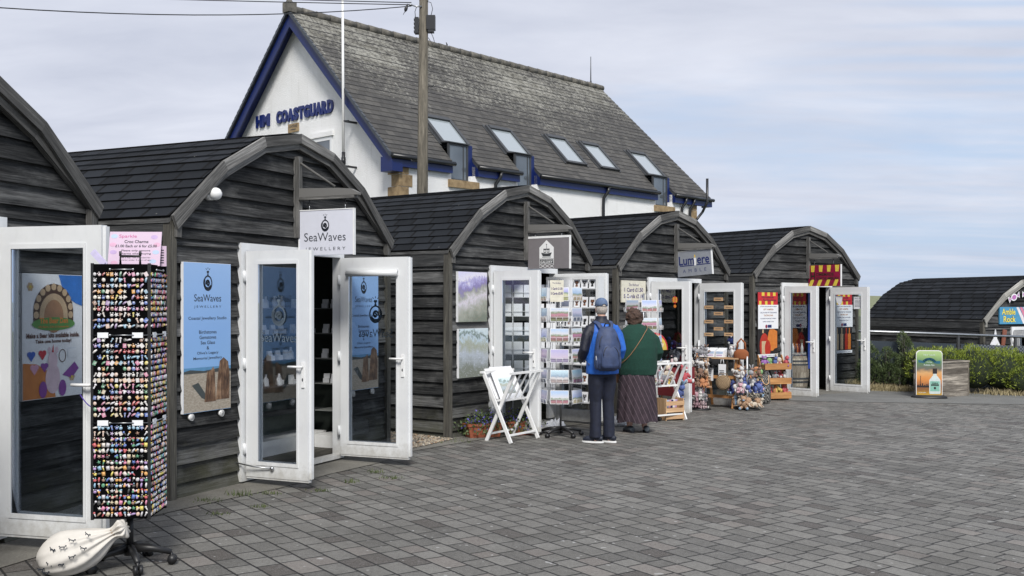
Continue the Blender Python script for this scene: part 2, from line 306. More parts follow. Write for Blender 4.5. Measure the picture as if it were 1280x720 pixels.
M['card_d'] = paint('postcard_dusk', [(.0, (.10, .10, .16)), (.35, (.26, .24, .40)), (.55, (.50, .44, .58)), (1, (.38, .40, .66))], (.8, .76, .7), .3, 7)
M['photo_sand'] = paint('photo_sand', [(.0, (.34, .30, .25)), (1, (.46, .42, .35))], None, 0, 4, .2)
def objcol(name, rough=.45):
    t = NT(name); oi = t.n('ShaderNodeObjectInfo'); n = t.noise(t.obj(), 90, 2, .5); hs = t.mix(t.math('MULTIPLY', t.math('GREATER_THAN', n, .56), .55), oi.outputs['Color'], (.75, .72, .70)); hs = t.mix(.14, hs, (.42, .39, .36)); t.base(hs); t.rough(rough); return t.m
M['charm'] = objcol('moulded_charm')
def islandcol(name, stops, rough=.45):
    t = NT(name); t.base(t.ramp(t.island(), stops, 'CONSTANT')); t.rough(rough); return t.m
_PAL = [(.75, .72, .70), (.72, .66, .60), (.60, .58, .60), (.55, .08, .09), (.62, .52, .35), (.10, .18, .50), (.70, .35, .08), (.72, .70, .74), (.08, .30, .16), (.66, .22, .36), (.30, .16, .10), (.72, .60, .12), (.25, .45, .60), (.40, .26, .52), (.70, .48, .38), (.03, .03, .03)]
PAL = [tuple(q * .85 + .05 for q in c) for c in _PAL]
M['charm_mix'] = islandcol('moulded_charms', [(i / len(PAL), c) for i, c in enumerate(PAL)])
M['pebbles'] = islandcol('pebble_tones', [(0, (.20, .17, .13)), (.25, (.34, .28, .20)), (.5, (.12, .11, .10)), (.7, (.42, .38, .31)), (.85, (.24, .16, .10))], .8)

# ------------------------------------------------------------------ mesh builder
class Fr:
    """a flat frame: origin, right, up, outward normal"""
    def __init__(s, o, r, u):
        s.o = Vector(o); s.r = Vector(r).normalized(); s.u = Vector(u).normalized(); s.n = s.r.cross(s.u)
    def p(s, x, y, l=0): return s.o + s.r * x + s.u * y + s.n * l

class MB:
    def __init__(s): s.v = []; s.f = []; s.uv = []; s.mi = []; s.sm = []
    def add(s, vs, fs, uvs=None, mi=0, sm=False):
        b = len(s.v); s.v += [Vector(q) for q in vs]
        for i, f in enumerate(fs):
            s.f.append([b + j for j in f]); s.uv.append(uvs[i] if uvs else [(0, 0)] * len(f)); s.mi.append(mi); s.sm.append(sm)
    def quad(s, a, b, c, d, mi=0, uv=None):
        s.add([a, b, c, d], [(0, 1, 2, 3)], [uv or [(0, 0), (1, 0), (1, 1), (0, 1)]], mi)
    def hexa(s, p, mi=0, axis=None):
        """p: 4 bottom then 4 top corners (same order, counter-clockwise seen from above)"""
        p = [Vector(q) for q in p]
        e = [p[1] - p[0], p[3] - p[0], p[4] - p[0]]
        if axis is None: axis = max(e, key=lambda q: q.length)
        ax = Vector(axis).normalized(); ou, ov = rnd.random() * 30, rnd.random() * 30
        fs = [(3, 2, 1, 0), (4, 5, 6, 7), (0, 1, 5, 4), (1, 2, 6, 5), (2, 3, 7, 6), (3, 0, 4, 7)]
        uvs = []
        for f in fs:
            n = (p[f[1]] - p[f[0]]).cross(p[f[2]] - p[f[0]])
            if n.length < 1e-12: n = Vector((0, 0, 1))
            w = n.normalized().cross(ax)
            if w.length < .3: w = Vector((0, 0, 1)).cross(ax) if abs(ax.z) < .9 else Vector((1, 0, 0))
            w.normalize(); uvs.append([(p[i].dot(ax) + ou, p[i].dot(w) + ov) for i in f])
        s.add(p, fs, uvs, mi)
    def bx(s, x0, x1, y0, y1, z0, z1, mi=0, axis=None):
        s.hexa([(x0, y0, z0), (x1, y0, z0), (x1, y1, z0), (x0, y1, z0), (x0, y0, z1), (x1, y0, z1), (x1, y1, z1), (x0, y1, z1)], mi, axis)
    def beam(s, a, b, w, h, up=(0, 0, 1), mi=0):
        a = Vector(a); b = Vector(b); d = (b - a).normalized(); up = Vector(up)
        if abs(d.dot(up.normalized())) > .99: up = Vector((0, 1, 0)) if abs(d.y) < .9 else Vector((1, 0, 0))
        x = d.cross(up).normalized(); u = x.cross(d).normalized(); x *= w / 2; u *= h / 2
        s.hexa([a - x - u, a + x - u, a + x + u, a - x + u, b - x - u, b + x - u, b + x + u, b - x + u], mi, d)
    def fbox(s, fr, x0, x1, y0, y1, l0, l1, mi=0, axis=None):
        s.hexa([fr.p(x0, y0, l0), fr.p(x1, y0, l0), fr.p(x1, y1, l0), fr.p(x0, y1, l0), fr.p(x0, y0, l1), fr.p(x1, y0, l1), fr.p(x1, y1, l1), fr.p(x0, y1, l1)], mi, axis)
    def frect(s, fr, x0, x1, y0, y1, l=0, mi=0, t=.0006):
        s.add([fr.p(x0, y0, l), fr.p(x1, y0, l), fr.p(x1, y1, l), fr.p(x0, y1, l)], [(0, 1, 2, 3)], [[(0, 0), (1, 0), (1, 1), (0, 1)]], mi)
    def fpoly(s, fr, pts, l=0, mi=0):
        s.add([fr.p(x, y, l) for x, y in pts], [tuple(range(len(pts)))], None, mi)
    def ell(s, fr, cx, cy, rx, ry, l=0, mi=0, n=20, a0=0, a1=360):
        s.fpoly(fr, [(cx + rx * math.cos(R(a0 + (a1 - a0) * i / n)), cy + ry * math.sin(R(a0 + (a1 - a0) * i / n))) for i in range(n + (a1 - a0 < 360))], l, mi)
    def arc(s, fr, cx, cy, rx, ry, w, a0, a1, l=0, mi=0, n=20, rx1=None, ry1=None):
        pts = []
        for i in range(n + 1):
            t = i / n; a = R(a0 + (a1 - a0) * t); ax = rx + ((rx1 if rx1 is not None else rx) - rx) * t; ay = ry + ((ry1 if ry1 is not None else ry) - ry) * t
            pts.append((cx + ax * math.cos(a), cy + ay * math.sin(a)))
        s.stroke(fr, pts, w, l, mi)
    def stroke(s, fr, pts, w, l=0, mi=0):
        for i in range(len(pts) - 1):
            (x0, y0), (x1, y1) = pts[i], pts[i + 1]; dx, dy = x1 - x0, y1 - y0; q = math.hypot(dx, dy) or 1; nx, ny = -dy / q * w / 2, dx / q * w / 2; ex, ey = dx / q * w * .2, dy / q * w * .2
            s.fpoly(fr, [(x0 - ex + nx, y0 - ey + ny), (x0 - ex - nx, y0 - ey - ny), (x1 + ex - nx, y1 + ey - ny), (x1 + ex + nx, y1 + ey + ny)], l, mi)
    def prism(s, pts, off, mi=0):
        off = Vector(off); p = [Vector(q) for q in pts]; n = len(p)
        s.add(p + [q + off for q in p], [tuple(reversed(range(n))), tuple(range(n, 2 * n))] + [(i, (i + 1) % n, n + (i + 1) % n, n + i) for i in range(n)], None, mi)
    def tube(s, pts, r, n=8, mi=0, cap=True, sq=1.0, side=None):
        pts = [Vector(p) for p in pts]; m = len(pts)
        if not isinstance(r, (list, tuple)): r = [r] * m
        vs = []; x = None; L = 0; Ls = []
        for i, p in enumerate(pts):
            d = (pts[min(i + 1, m - 1)] - pts[max(i - 1, 0)]).normalized()
            if x is None:
                x = Vector(side) if side else (d.cross(Z) if abs(d.z) < .95 else Vector((1, 0, 0)))
            x = (x - d * x.dot(d)).normalized(); y = d.cross(x)
            if i: L += (p - pts[i - 1]).length
            Ls.append(L)
            for k in range(n):
                a = 2 * math.pi * k / n; vs.append(p + x * math.cos(a) * r[i] + y * math.sin(a) * r[i] * sq)
        fs = []; uv = []
        for i in range(m - 1):
            for k in range(n):
                k2 = (k + 1) % n; fs.append((i * n + k, i * n + k2, (i + 1) * n + k2, (i + 1) * n + k)); c = 2 * math.pi * r[i]
                uv.append([(Ls[i], k / n * c), (Ls[i], (k + 1) / n * c), (Ls[i + 1], (k + 1) / n * c), (Ls[i + 1], k / n * c)])
        if cap:
            fs.append(tuple(reversed(range(n)))); uv.append([(0, 0)] * n); fs.append(tuple((m - 1) * n + k for k in range(n))); uv.append([(0, 0)] * n)
        s.add(vs, fs, uv, mi, True)
    def rings(s, rs, n=20, mi=0, cap=True):
        """rs: (centre, rx, ry[, yaw]) horizontal ellipses"""
        vs = []
        for q in rs:
            c = Vector(q[0]); yw = q[3] if len(q) > 3 else 0
            for k in range(n):
                a = 2 * math.pi * k / n; x, y = q[1] * math.cos(a), q[2] * math.sin(a); vs.append(c + Vector((x * math.cos(yw) - y * math.sin(yw), x * math.sin(yw) + y * math.cos(yw), 0)))
        fs = []; uv = []; m = len(rs)
        for i in range(m - 1):
            for k in range(n):
                k2 = (k + 1) % n; fs.append((i * n + k, i * n + k2, (i + 1) * n + k2, (i + 1) * n + k)); uv.append([(k / n, i / (m - 1)), ((k + 1) / n, i / (m - 1)), ((k + 1) / n, (i + 1) / (m - 1)), (k / n, (i + 1) / (m - 1))])
        if cap:
            fs.append(tuple(reversed(range(n)))); uv.append([(0, 0)] * n); fs.append(tuple((m - 1) * n + k for k in range(n))); uv.append([(0, 0)] * n)
        s.add(vs, fs, uv, mi, True)
    def ball(s, c, r, n=12, m=8, mi=0, rot=None):
        if not isinstance(r, (tuple, list)): r = (r, r, r)
        c = Vector(c); vs = []; fs = []
        for i in range(m + 1):
            t = math.pi * i / m
            for k in range(n):
                a = 2 * math.pi * k / n; q = Vector((r[0] * math.sin(t) * math.cos(a), r[1] * math.sin(t) * math.sin(a), r[2] * math.cos(t)))
                if rot: q = rot @ q
                vs.append(c + q)
        for i in range(m):
            for k in range(n):
                k2 = (k + 1) % n
                if i == 0: fs.append((k, (i + 1) * n + k, (i + 1) * n + k2))
                elif i == m - 1: fs.append((i * n + k, (i + 1) * n + k, i * n + k2))
                else: fs.append((i * n + k, (i + 1) * n + k, (i + 1) * n + k2, i * n + k2))
        s.add(vs, fs, None, mi, True)
    def text(s, fr, body, x, y, w=None, h=None, l=.001, mi=0, bold=0, align='L', extrude=0):
        vs, fs = text_geo(body, bold)
        if not vs: return
        x0 = min(v[0] for v in vs); x1 = max(v[0] for v in vs); y0 = min(v[1] for v in vs); y1 = max(v[1] for v in vs)
        sy = h / (y1 - y0) if h else None; sx = w / (x1 - x0) if w else None
        sy = sy or sx; sx = sx or sy; ww = (x1 - x0) * sx
        ox = x - (ww / 2 if align == 'C' else ww if align == 'R' else 0)
        pts = [(ox + (v[0] - x0) * sx, y + (v[1] - y0) * sy) for v in vs]
        if extrude:
            n = len(pts); V = [fr.p(a, b, l + extrude) for a, b in pts] + [fr.p(a, b, l) for a, b in pts]
            cnt = {}
            for f in fs:
                for i in range(len(f)):
                    e = (f[i], f[(i + 1) % len(f)]); cnt[e] = 1
            sd_ = [(e[1], e[0], n + e[0], n + e[1]) for e in cnt if (e[1], e[0]) not in cnt]
            s.add(V, list(fs) + sd_, None, mi)
        else: s.add([fr.p(a, b, l) for a, b in pts], fs, None, mi)
    def build(s, name, mats, parent=None, loc=None, rz=0, smooth=False):
        me = bpy.data.meshes.new(name); me.from_pydata([tuple(v) for v in s.v], [], s.f)
        if not isinstance(mats, (list, tuple)): mats = [mats]
        for m in mats: me.materials.append(M[m] if isinstance(m, str) else m)
        uvl = me.uv_layers.new(name='UVMap'); k = 0; flat = []
        for u in s.uv:
            for a in u: flat += [a[0], a[1]]
        uvl.data.foreach_set('uv', flat); me.polygons.foreach_set('material_index', s.mi); me.polygons.foreach_set('use_smooth', [bool(q or smooth) for q in s.sm]); me.update()
        o = bpy.data.objects.new(name, me); COL.objects.link(o)
        if parent: o.parent = parent
        if loc is not None: o.location = loc
        if rz: o.rotation_euler = (0, 0, rz)
        return o

_txt = {}
def text_geo(body, bold=0):
    key = (body, bold)
    if key in _txt: return _txt[key]
    cu = bpy.data.curves.new('lettering', 'FONT'); cu.body = body; cu.offset = bold; cu.resolution_u = 3; cu.space_line = .95
    o = bpy.data.objects.new('lettering', cu); COL.objects.link(o)
    dg = bpy.context.evaluated_depsgraph_get(); dg.update()
    me = bpy.data.meshes.new_from_object(o.evaluated_get(dg))
    r = ([tuple(v.co[:2]) for v in me.vertices], [tuple(p.vertices) for p in me.polygons])
    bpy.data.objects.remove(o); bpy.data.curves.remove(cu); bpy.data.meshes.remove(me)
    _txt[key] = r; return r

def props(o, label=None, cat=None, group=None, kind=None):
    if label: o['label'] = label
    if cat: o['category'] = cat
    if group: o['group'] = group
    if kind: o['kind'] = kind
    return o
def thing(name, label, cat, loc=(0, 0, 0), rz=0, group=None):
    o = bpy.data.objects.new(name, None); COL.objects.link(o); o.location = loc; o.rotation_euler = (0, 0, rz); o.empty_display_size = .1
    return props(o, label, cat, group)
def copy_tree(o, parent=None):
    c = o.copy(); COL.objects.link(c); c.parent = parent
    for ch in [q for q in bpy.data.objects if q.parent == o]: copy_tree(ch, c)
    return c
def clampf(x, a, b): return max(a, min(b, x))
def GZ(x, y): return -.016 * clampf(x, -12, 14) + .0048 * clampf(y, 0, 30)
def organic(o, voxel=.012, smooth=2):
    m = o.modifiers.new('skin', 'REMESH'); m.mode = 'VOXEL'; m.voxel_size = voxel; m.use_smooth_shade = True
    if smooth: s = o.modifiers.new('soften', 'SMOOTH'); s.iterations = smooth; s.factor = .5
    return o

# ------------------------------------------------------------------ the setting: ground
def ground():
    xs = [-900, -300, -100, -40, -12, -8, -4, 0, 4, 8, 11, 14, 20, 40, 100, 300, 900]; ys = [-60, -10, 0, 3, 6, 10, 14, 18, 22, 30, 60, 150, 400, 1400]
    b = MB(); nx = len(xs)
    vs = []
    for y in ys:
        for x in xs:
            vs.append((x, y, GZ(x, y) - .012 if True else 0))
    b.add(vs, [(j * nx + i, j * nx + i + 1, (j + 1) * nx + i + 1, (j + 1) * nx + i) for j in range(len(ys) - 1) for i in range(nx - 1)])
    props(b.build('ground', 'grassland'), kind='structure')
ground()
def sheet(name, pts, mat, h, step=None):
    b = MB(); b.add([(x, y, GZ(x, y) + h) for x, y in pts], [tuple(range(len(pts)))]); return props(b.build(name, mat), kind='structure')
# paved court: planar because the slope is planar here
sheet('pavement', [(-9, 0), (13.9, 0), (13.9, 18.9), (7.2, 18.9), (3.6, 22), (-9, 22)], 'paving', 0)
sheet('path', [(3.0, 18.2), (6.2, 17.9), (13.9, 18.0), (13.9, 19.6), (10.5, 20.0), (8.5, 20.1), (7.9, 20.3), (6.9, 20.6), (5.0, 20.2), (3.4, 19.4)], 'asphalt', .005)
sheet('planting_bed', [(6.9, 20.62), (7.9, 20.32), (8.5, 20.12), (10.5, 20.02), (13.9, 19.62), (13.9, 24), (6.9, 24)], 'earth', .004)

HUT = {1: (-3.665, 6.09, R(74.5), .155), 2: (-2.119, 9.945, 1.142, .125), 3: (.201, 13.778, .973, .073), 4: (2.743, 16.753, .857, .002), 5: (5.814, 19.724, .678, -.018), 6: (11.49, 21.967, .456, -.915)}
def HW(k, x, y, z=0):
    hx, hy, a, dz = HUT[k]; c, s = math.cos(a), math.sin(a)
    return Vector((hx + c * x - s * y, hy + s * x + c * y, z + dz))
def HY(k): return HUT[k][2]

# mortar / tarmac strip worn along the hut fronts
def strip():
    inner = []; outer = []
    for k in (1, 2, 3, 4, 5):
        for x, w in ((-1.75, .30), (-.8, .42), (0, .36), (.8, .45), (1.6, .30)):
            if k == 5 and x > 1: continue
            a = HW(k, x, .3); b = HW(k, x, -w - .06 * rnd.random()); inner.append((a.x, a.y)); outer.append((b.x, b.y))
    b = MB(); n = len(inner); vs = []
    for (x, y) in inner: vs.append((x, y, GZ(x, y) + .006))
    for (x, y) in outer: vs.append((x, y, GZ(x, y) + .006))
    b.add(vs, [(i, n + i, n + i + 1, i + 1) for i in range(n - 1)]); props(b.build('kerb_strip', 'mortar'), kind='structure')
strip()

def dunes():
    b = MB(); n = 60; vs = []; fs = []
    rows = [(150, 0), (175, .45), (200, .9), (230, 1), (300, .6), (380, 0)]
    for (y, hgt) in rows:
        for i in range(n + 1):
            x = -260 + i * 14; h = hgt * (3.0 + 1.6 * noise.noise(Vector((x * .012, y * .01, 3))) + 1.0 * noise.noise(Vector((x * .05, y * .04, 1)))) + hgt * 5.5 * math.exp(-((x - 60) / 60) ** 2) * .1
            vs.append((x, y, GZ(99, 99) - .5 + max(0, h)))
    for j in range(len(rows) - 1):
        for i in range(n): fs.append((j * (n + 1) + i, j * (n + 1) + i + 1, (j + 1) * (n + 1) + i + 1, (j + 1) * (n + 1) + i))
    b.add(vs, fs, None, 0, True); props(b.build('hills', 'dune'), kind='structure')
dunes()

# ------------------------------------------------------------------ shop huts
PROF = [(1.753, 2.329), (1.133, 2.871), (.569, 3.169), (0, 3.286)]
INN = [(1.690, 2.300), (1.098, 2.822), (.548, 3.112), (0, 3.224)]
LEN = 3.3
def inner_w(z):
    if z <= INN[0][1]: return 1.678 if z < 2.29 else INN[0][0]
    for (x0, z0), (x1, z1) in zip(INN, INN[1:]):
        if z <= z1: return x0 + (x1 - x0) * (z - z0) / (z1 - z0)
    return 0
def board_rows(z0, z1, h=.155):
    z = z0
    while z < z1 - .01: yield z, min(z + h, z1); z += h
def gable_wall(parent, yf, sgn, hole=None, mat='board', name='front_wall'):
    b = MB()
    rows_ = []
    for za, zb in board_rows(-.22, 3.21):
        if hole and za < hole[2] - .02 < zb: rows_ += [(za, hole[2], True), (hole[2], zb, False)]
        else: rows_.append((za, zb, bool(hole) and za < hole[2] - .03))
    for i, (za, zb, cut) in enumerate(rows_):
        wa, wb = inner_w(za), inner_w(min(zb, 3.22))
        wa = min(wa, 1.678); wb = min(wb, 1.678)
        if za > 2.25: wa = inner_w(za + .002)
        j = rnd.uniform(-.0035, .0035); t0, t1 = .044 + j, .008
        segs = [(-wa, wa, -wb, wb)]
        if cut:
            segs = [(-wa, hole[0], -wb, hole[0]), (hole[1], wa, hole[1], wb)]
        elif wa > .9 and i % 3 == 1 and not hole: s_ = rnd.uniform(-.5, .5); segs = [(-wa, s_, -wb, s_), (s_ + .003, wa, s_ + .003, wb)]
        for (a0, a1, b0, b1) in segs:
            tl = rnd.uniform(-.004, .004)
            b.hexa([(a0, yf - sgn * t0, za + tl), (a1, yf - sgn * t0, za - tl), (a1, yf + sgn * .012, za), (a0, yf + sgn * .012, za),
                    (b0, yf - sgn * t1, zb + .008), (b1, yf - sgn * t1, zb + .008), (b1, yf + sgn * .012, zb + .008), (b0, yf + sgn * .012, zb + .008)], 0, (1, 0, 0))
    return b.build(name, mat, parent)
def side_wall(parent, sx):
    b = MB()
    for (za, zb) in board_rows(-.24, 2.28):
        j = rnd.uniform(-.003, .003); t0, t1 = .042 + j, .008; x = 1.678 * sx
        cuts = [.075, 3.26] if rnd.random() < .5 else [.075, rnd.uniform(1, 2.4), 3.26]
        for y0, y1 in zip(cuts, cuts[1:]):
            o0, o1, oi = x + sx * t0, x + sx * t1, x - sx * .012
            lo = [(oi, y0, za), (o0, y0, za), (o0, y1 - .003, za), (oi, y1 - .003, za)]; hi = [(oi, y0, zb + .008), (o1, y0, zb + .008), (o1, y1 - .003, zb + .008), (oi, y1 - .003, zb + .008)]
            b.hexa(lo + hi, 0, (0, 1, 0))
    return b.build('side_wall', 'board', parent)
def barge(parent, yf, mat='barge'):
    b = MB(); pts = [(-x, z) for x, z in PROF] + [(x, z) for x, z in reversed(PROF[:-1])]
    cx, cz = 0, 1.9
    def inn(p, d):
        # offset towards inside using neighbouring segment normals
        i = pts.index(p); q = Vector(p); ns = []
        for a, c in ((i - 1, i), (i, i + 1)):
            if a >= 0 and c < len(pts):
                e = Vector(pts[c]) - Vector(pts[a]); e.normalize(); ns.append(Vector((e.y, -e.x)))
        n = sum(ns, Vector((0, 0))); n.normalize(); k = 1 / max(.5, n.dot(ns[0])); return q + n * d * k
    for a, c in zip(pts, pts[1:]):
        ai, ci = inn(a, .092), inn(c, .092); A = Vector(a); Cc = Vector(c)
        if a == pts[0]: ai = Vector((a[0] + .055, a[1] - .10)); A = Vector((a[0], a[1] + .01))
        if c == pts[-1]: ci = Vector((c[0] - .055, c[1] - .10))
        ax = Vector((c[0] - a[0], 0, c[1] - a[1]))
        y0, y1 = (yf - .050, yf - .022)
        b.hexa([(ai[0], y0, ai[1]), (ci[0], y0, ci[1]), (ci[0], y1, ci[1]), (ai[0], y1, ai[1]), (A[0], y0, A[1]), (Cc[0], y0, Cc[1]), (Cc[0], y1, Cc[1]), (A[0], y1, A[1])], 0, ax)
        # second, set-back trim board below it
        a2, c2 = inn(a, .150), inn(c, .150); a1, c1 = inn(a, .085), inn(c, .085)
        if a == pts[0]: a2 = Vector((a[0] + .10, a[1] - .03))
        if c == pts[-1]: c2 = Vector((c[0] - .10, c[1] - .03))
        y0, y1 = yf - .020, yf + .028
        b.hexa([(a2[0], y0, a2[1]), (c2[0], y0, c2[1]), (c2[0], y1, c2[1]), (a2[0], y1, a2[1]), (a1[0], y0, a1[1]), (c1[0], y0, c1[1]), (c1[0], y1, c1[1]), (a1[0], y1, a1[1])], 0, ax)
    for sx in (-1, 1): b.bx(min(sx * 1.695, sx * 1.635), max(sx * 1.695, sx * 1.635), yf - .03, yf + .025, 2.165, 2.30, 0, (0, 0, 1))
    return b.build('barge_board', mat, parent)
def roof(parent):
    b = MB(); pts = [(-x, z) for x, z in PROF] + [(x, z) for x, z in reversed(PROF[:-1])]
    half = [PROF[0], PROF[1], PROF[2], PROF[3]]
    for sx in (-1, 1):
        row = 0
        for (x0, z0), (x1, z1) in zip(half, half[1:]):
            L = math.hypot(x1 - x0, z1 - z0); n = max(1, round(L / .145)); d = Vector((x1 - x0, 0, z1 - z0)) / n; nn = Vector((-(z1 - z0), 0, (x1 - x0))).normalized() * -1
            if nn.z < 0: nn = -nn
            for i in range(n):
                a = Vector((x0, 0, z0)) + d * i; c = a + d; wv = [0, 1.1, 2.2, LEN]
                a2 = a + nn * .012 - d * .03 - nn * .012 * 0
                for y0, y1 in ((-.01, LEN + .02),):
                    def f(p, y): return Vector((p.x * sx, y, p.z))
                    up, dn = c + nn * .002, a + nn * .016
                    b.quad(f(dn, y0), f(dn, y1), f(up, y1), f(up, y0), 0, [(y0 + row * .07, row + .01), (y1 + row * .07, row + .01), (y1 + row * .07, row + .99), (y0 + row * .07, row + .99)])
                    lo = a - nn * .004 - d * .02
                    b.quad(f(lo, y0), f(lo, y1), f(dn, y1), f(dn, y0), 0, [(y0, row + .02)] * 4)
                row += 1
        # underside
    for (p, q) in zip(pts, pts[1:]):
        P0, P1 = Vector((p[0], 0, p[1] - .012)), Vector((q[0], 0, q[1] - .012)); D = Vector((0, 0, -.035))
        b.hexa([P0 + D, P1 + D, P1 + D + Vector((0, LEN, 0)), P0 + D + Vector((0, LEN, 0)), P0, P1, P1 + Vector((0, LEN, 0)), P0 + Vector((0, LEN, 0))], 1, (0, 1, 0))
    return b.build('roof', ['shingle', 'board'], parent)
def sign_bracket(parent):
    b = MB(); b.bx(-.030, .030, -.035, .028, 2.30, 3.06, 0, (0, 0, 1))
    b.hexa([(-.035, -.035, 2.26), (.02, -.035, 2.24), (.02, .02, 2.24), (-.035, .02, 2.26), (-.030, -.035, 2.30), (.030, -.035, 2.30), (.030, .028, 2.30), (-.030, .028, 2.30)], 0, (0, 0, 1))
    b.prism([(-.03, -.037, 2.655), (-.03, -.72, 2.655), (-.03, -.72, 2.675), (-.03, -.64, 2.715), (-.03, -.50, 2.728), (-.03, -.037, 2.745)], (.06, 0, 0)); b.bx(-.036, .036, -.68, -.037, 2.628, 2.652, 0, (0, 1, 0))
    o = b.build('sign_bracket', 'barge', parent)
    b = MB(); b.tube([(0, -.037, 2.995), (0, -.44, 2.748)], .011, 8); o2 = b.build('brace', 'barge', o)
    for y in (-.14, -.56): b = MB(); b.tube([(0, y, 2.627), (0, y, 2.60), (0, y + .018, 2.585), (0, y, 2.57), (0, y - .014, 2.585)], .005, 6); b.build('hook', 'gutter', o)
    return o
def door_leaf(parent, x, y, ln, sgn, wst_h, wst_o, top, blind=False, sx=1):
    """leaf opened square to the front: local +x runs outwards from the hinge, local y is its thickness"""
    T = .06; z0, z1 = .03, 2.09; b = MB()
    b.bx(0, wst_h, -T / 2, T / 2, z0, z1); b.bx(ln - wst_o, ln, -T / 2, T / 2, z0, z1)
    b.bx(wst_h, ln - wst_o, -T / 2, T / 2, z0, z0 + .125); b.bx(wst_h, ln - wst_o, -T / 2, T / 2, z1 - top, z1)
    # mitre lines, glazing beads and rebate
    for yy in (-T / 2 - .006, T / 2 - .002):
        b.bx(wst_h - .0, wst_h + .018, yy, yy + .008, z0 + .11, z1 - top + .015); b.bx(ln - wst_o - .018, ln - wst_o, yy, yy + .008, z0 + .11, z1 - top + .015)
        b.bx(wst_h + .018, ln - wst_o - .018, yy, yy + .008, z0 + .11, z0 + .143); b.bx(wst_h + .018, ln - wst_o - .018, yy, yy + .008, z1 - top - .018, z1 - top + .015)
    b.bx(ln, ln + .022, -T / 2 + .02, T / 2 - .004, z0 + .012, z1 - .008)
    b.bx(.0, ln, -T / 2 + .006, T / 2 - .006, z0 - .018, z0 - .001)
    d = b.build('door', 'upvc', parent, (x, y, 0), -R(90))
    g = MB(); g.bx(wst_h + .003, ln - wst_o - .003, -.004, .004, z0 + .128, z1 - top - .003); g.build('glass', 'glass', d)
    h = MB()
    for s in (-1, 1):
        yy = s * (T / 2 + .006)
        h.bx(ln - wst_o * .5 - .015, ln - wst_o * .5 + .015, min(yy - .006, yy + .006), max(yy - .006, yy + .006), .86, 1.09)
        h.tube([(ln - wst_o * .5, yy, 1.045), (ln - wst_o * .5, yy + s * .04, 1.045), (ln - wst_o * .5 - .13, yy + s * .045, 1.045)], .011, 8)
    h.build('handle', 'white', d)
    k = MB()
    for s in (-1, 1): k.ell(Fr((ln - wst_o * .5, s * (T / 2 + .0135), .93), (-s, 0, 0), (0, 0, 1)), 0, 0, .007, .016)
    k.build('lock', 'ink', d)
    for zz in (.28, 1.06, 1.86):
        q = MB(); q.bx(-.035, .0, -.035 * 1, .02, zz - .04, zz + .04); q.tube([(-.012, -.04, zz - .05), (-.012, -.04, zz + .05)], .013, 8); q.build('hinge', 'upvc', d)
    return d
def make_hut():
    r = thing('shop_hut', 'x', 'hut')
    gable_wall(r, .06, 1, (-.845, .81, 2.165)); gable_wall(r, LEN - .02, -1, None, name='rear_wall')
    for s in (-1, 1): side_wall(r, s)
    roof(r); barge(r, 0); barge(r, LEN + .05)
    for s in (-1, 1):
        b = MB(); b.bx(min(s * 1.668, s * 1.742), max(s * 1.668, s * 1.742), -.004, .078, -.24, 2.30, 0, (0, 0, 1)); b.build('corner_post', 'post', r)
        b = MB(); b.bx(min(s * 1.712, s * 1.745), max(s * 1.712, s * 1.745), .074, LEN, 2.13, 2.30, 0, (0, 1, 0)); b.build('eaves_board', 'board_worn', r)
    b = MB(); b.bx(-.845, -.775, .0, .10, -.02, 2.165); b.bx(.74, .81, .0, .10, -.02, 2.165); b.bx(-.775, .74, .0, .10, 2.095, 2.165); b.bx(-.775, .74, .0, .10, -.02, .02)
    b.build('door_frame', 'upvc', r)
    b = MB(); b.bx(-1.66, 1.66, .11, LEN - .05, -.05, .0); b.build('floor_boards', 'post', r)
    b = MB(); b.bx(-1.645, 1.645, LEN - .20, LEN - .19, .0, 2.3); b.bx(-1.655, -1.645, .1, LEN - .19, 0, 2.28); b.bx(1.645, 1.655, .1, LEN - .19, 0, 2.28); b.build('lining', P('dark_green_lining', (.035, .045, .038), .8), r)
    sign_bracket(r)
    door_leaf(r, -.772, -.02, .68, -1, .115, .105, .105)
    door_leaf(r, .736, -.02, .80, 1, .085, .115, .13)
    return r
hut0 = make_hut()
HUTS = {1: 'dark timber arched hut cut off by the left picture edge, behind the tall charm rack',
        2: 'arched timber hut with the white jewellery sign and a white dome camera on its gable',
        3: 'arched timber hut with the grey gallery sign and two seascape canvases on its front',
        4: 'arched timber hut under the tilted silver candle sign, hung about with soft toys',
        5: 'arched timber hut ending the row, under the maroon and yellow striped sign',
        6: 'low arched timber hut behind the railing at the right edge with the blue rock sign'}
ROOT = {}
for k in HUT:
    o = hut0 if k == 1 else copy_tree(hut0)
    hx, hy, a, dz = HUT[k]; o.location = (hx, hy, dz); o.rotation_euler = (0, 0, a); props(o, HUTS[k], 'hut', 'arched timber shop huts'); ROOT[k] = o
# the last hut has pale trim and shut-in front, no bracket
for ch in [q for q in bpy.data.objects if q.parent == ROOT[6]]:
    if ch.name.startswith('barge_board'):
        me = ch.data.copy(); ch.data = me; me.materials[0] = M['barge_far']
    if ch.name.startswith('sign_bracket'):
        for c2 in [q for q in bpy.data.objects if q.parent == ch]: bpy.data.objects.remove(c2)
        bpy.data.objects.remove(ch)
def leaves(k): return sorted([q for q in bpy.data.objects if q.parent == ROOT[k] and q.name.startswith('door') and not q.name.startswith('door_frame')], key=lambda q: q.location.x)
for ch in [q for q in bpy.data.objects if q.parent == ROOT[1] and q.name.startswith('sign_bracket')]:
    for c2 in [q for q in bpy.data.objects if q.parent == ch]: bpy.data.objects.remove(c2)
    bpy.data.objects.remove(ch)
for k, (a, c) in {1: (0, 1), 2: (1, 2.5), 3: (-1, 2), 4: (2, -2), 5: (3, 3)}.items():
    l = leaves(k); l[0].rotation_euler.z += R(a); l[1].rotation_euler.z += R(c)
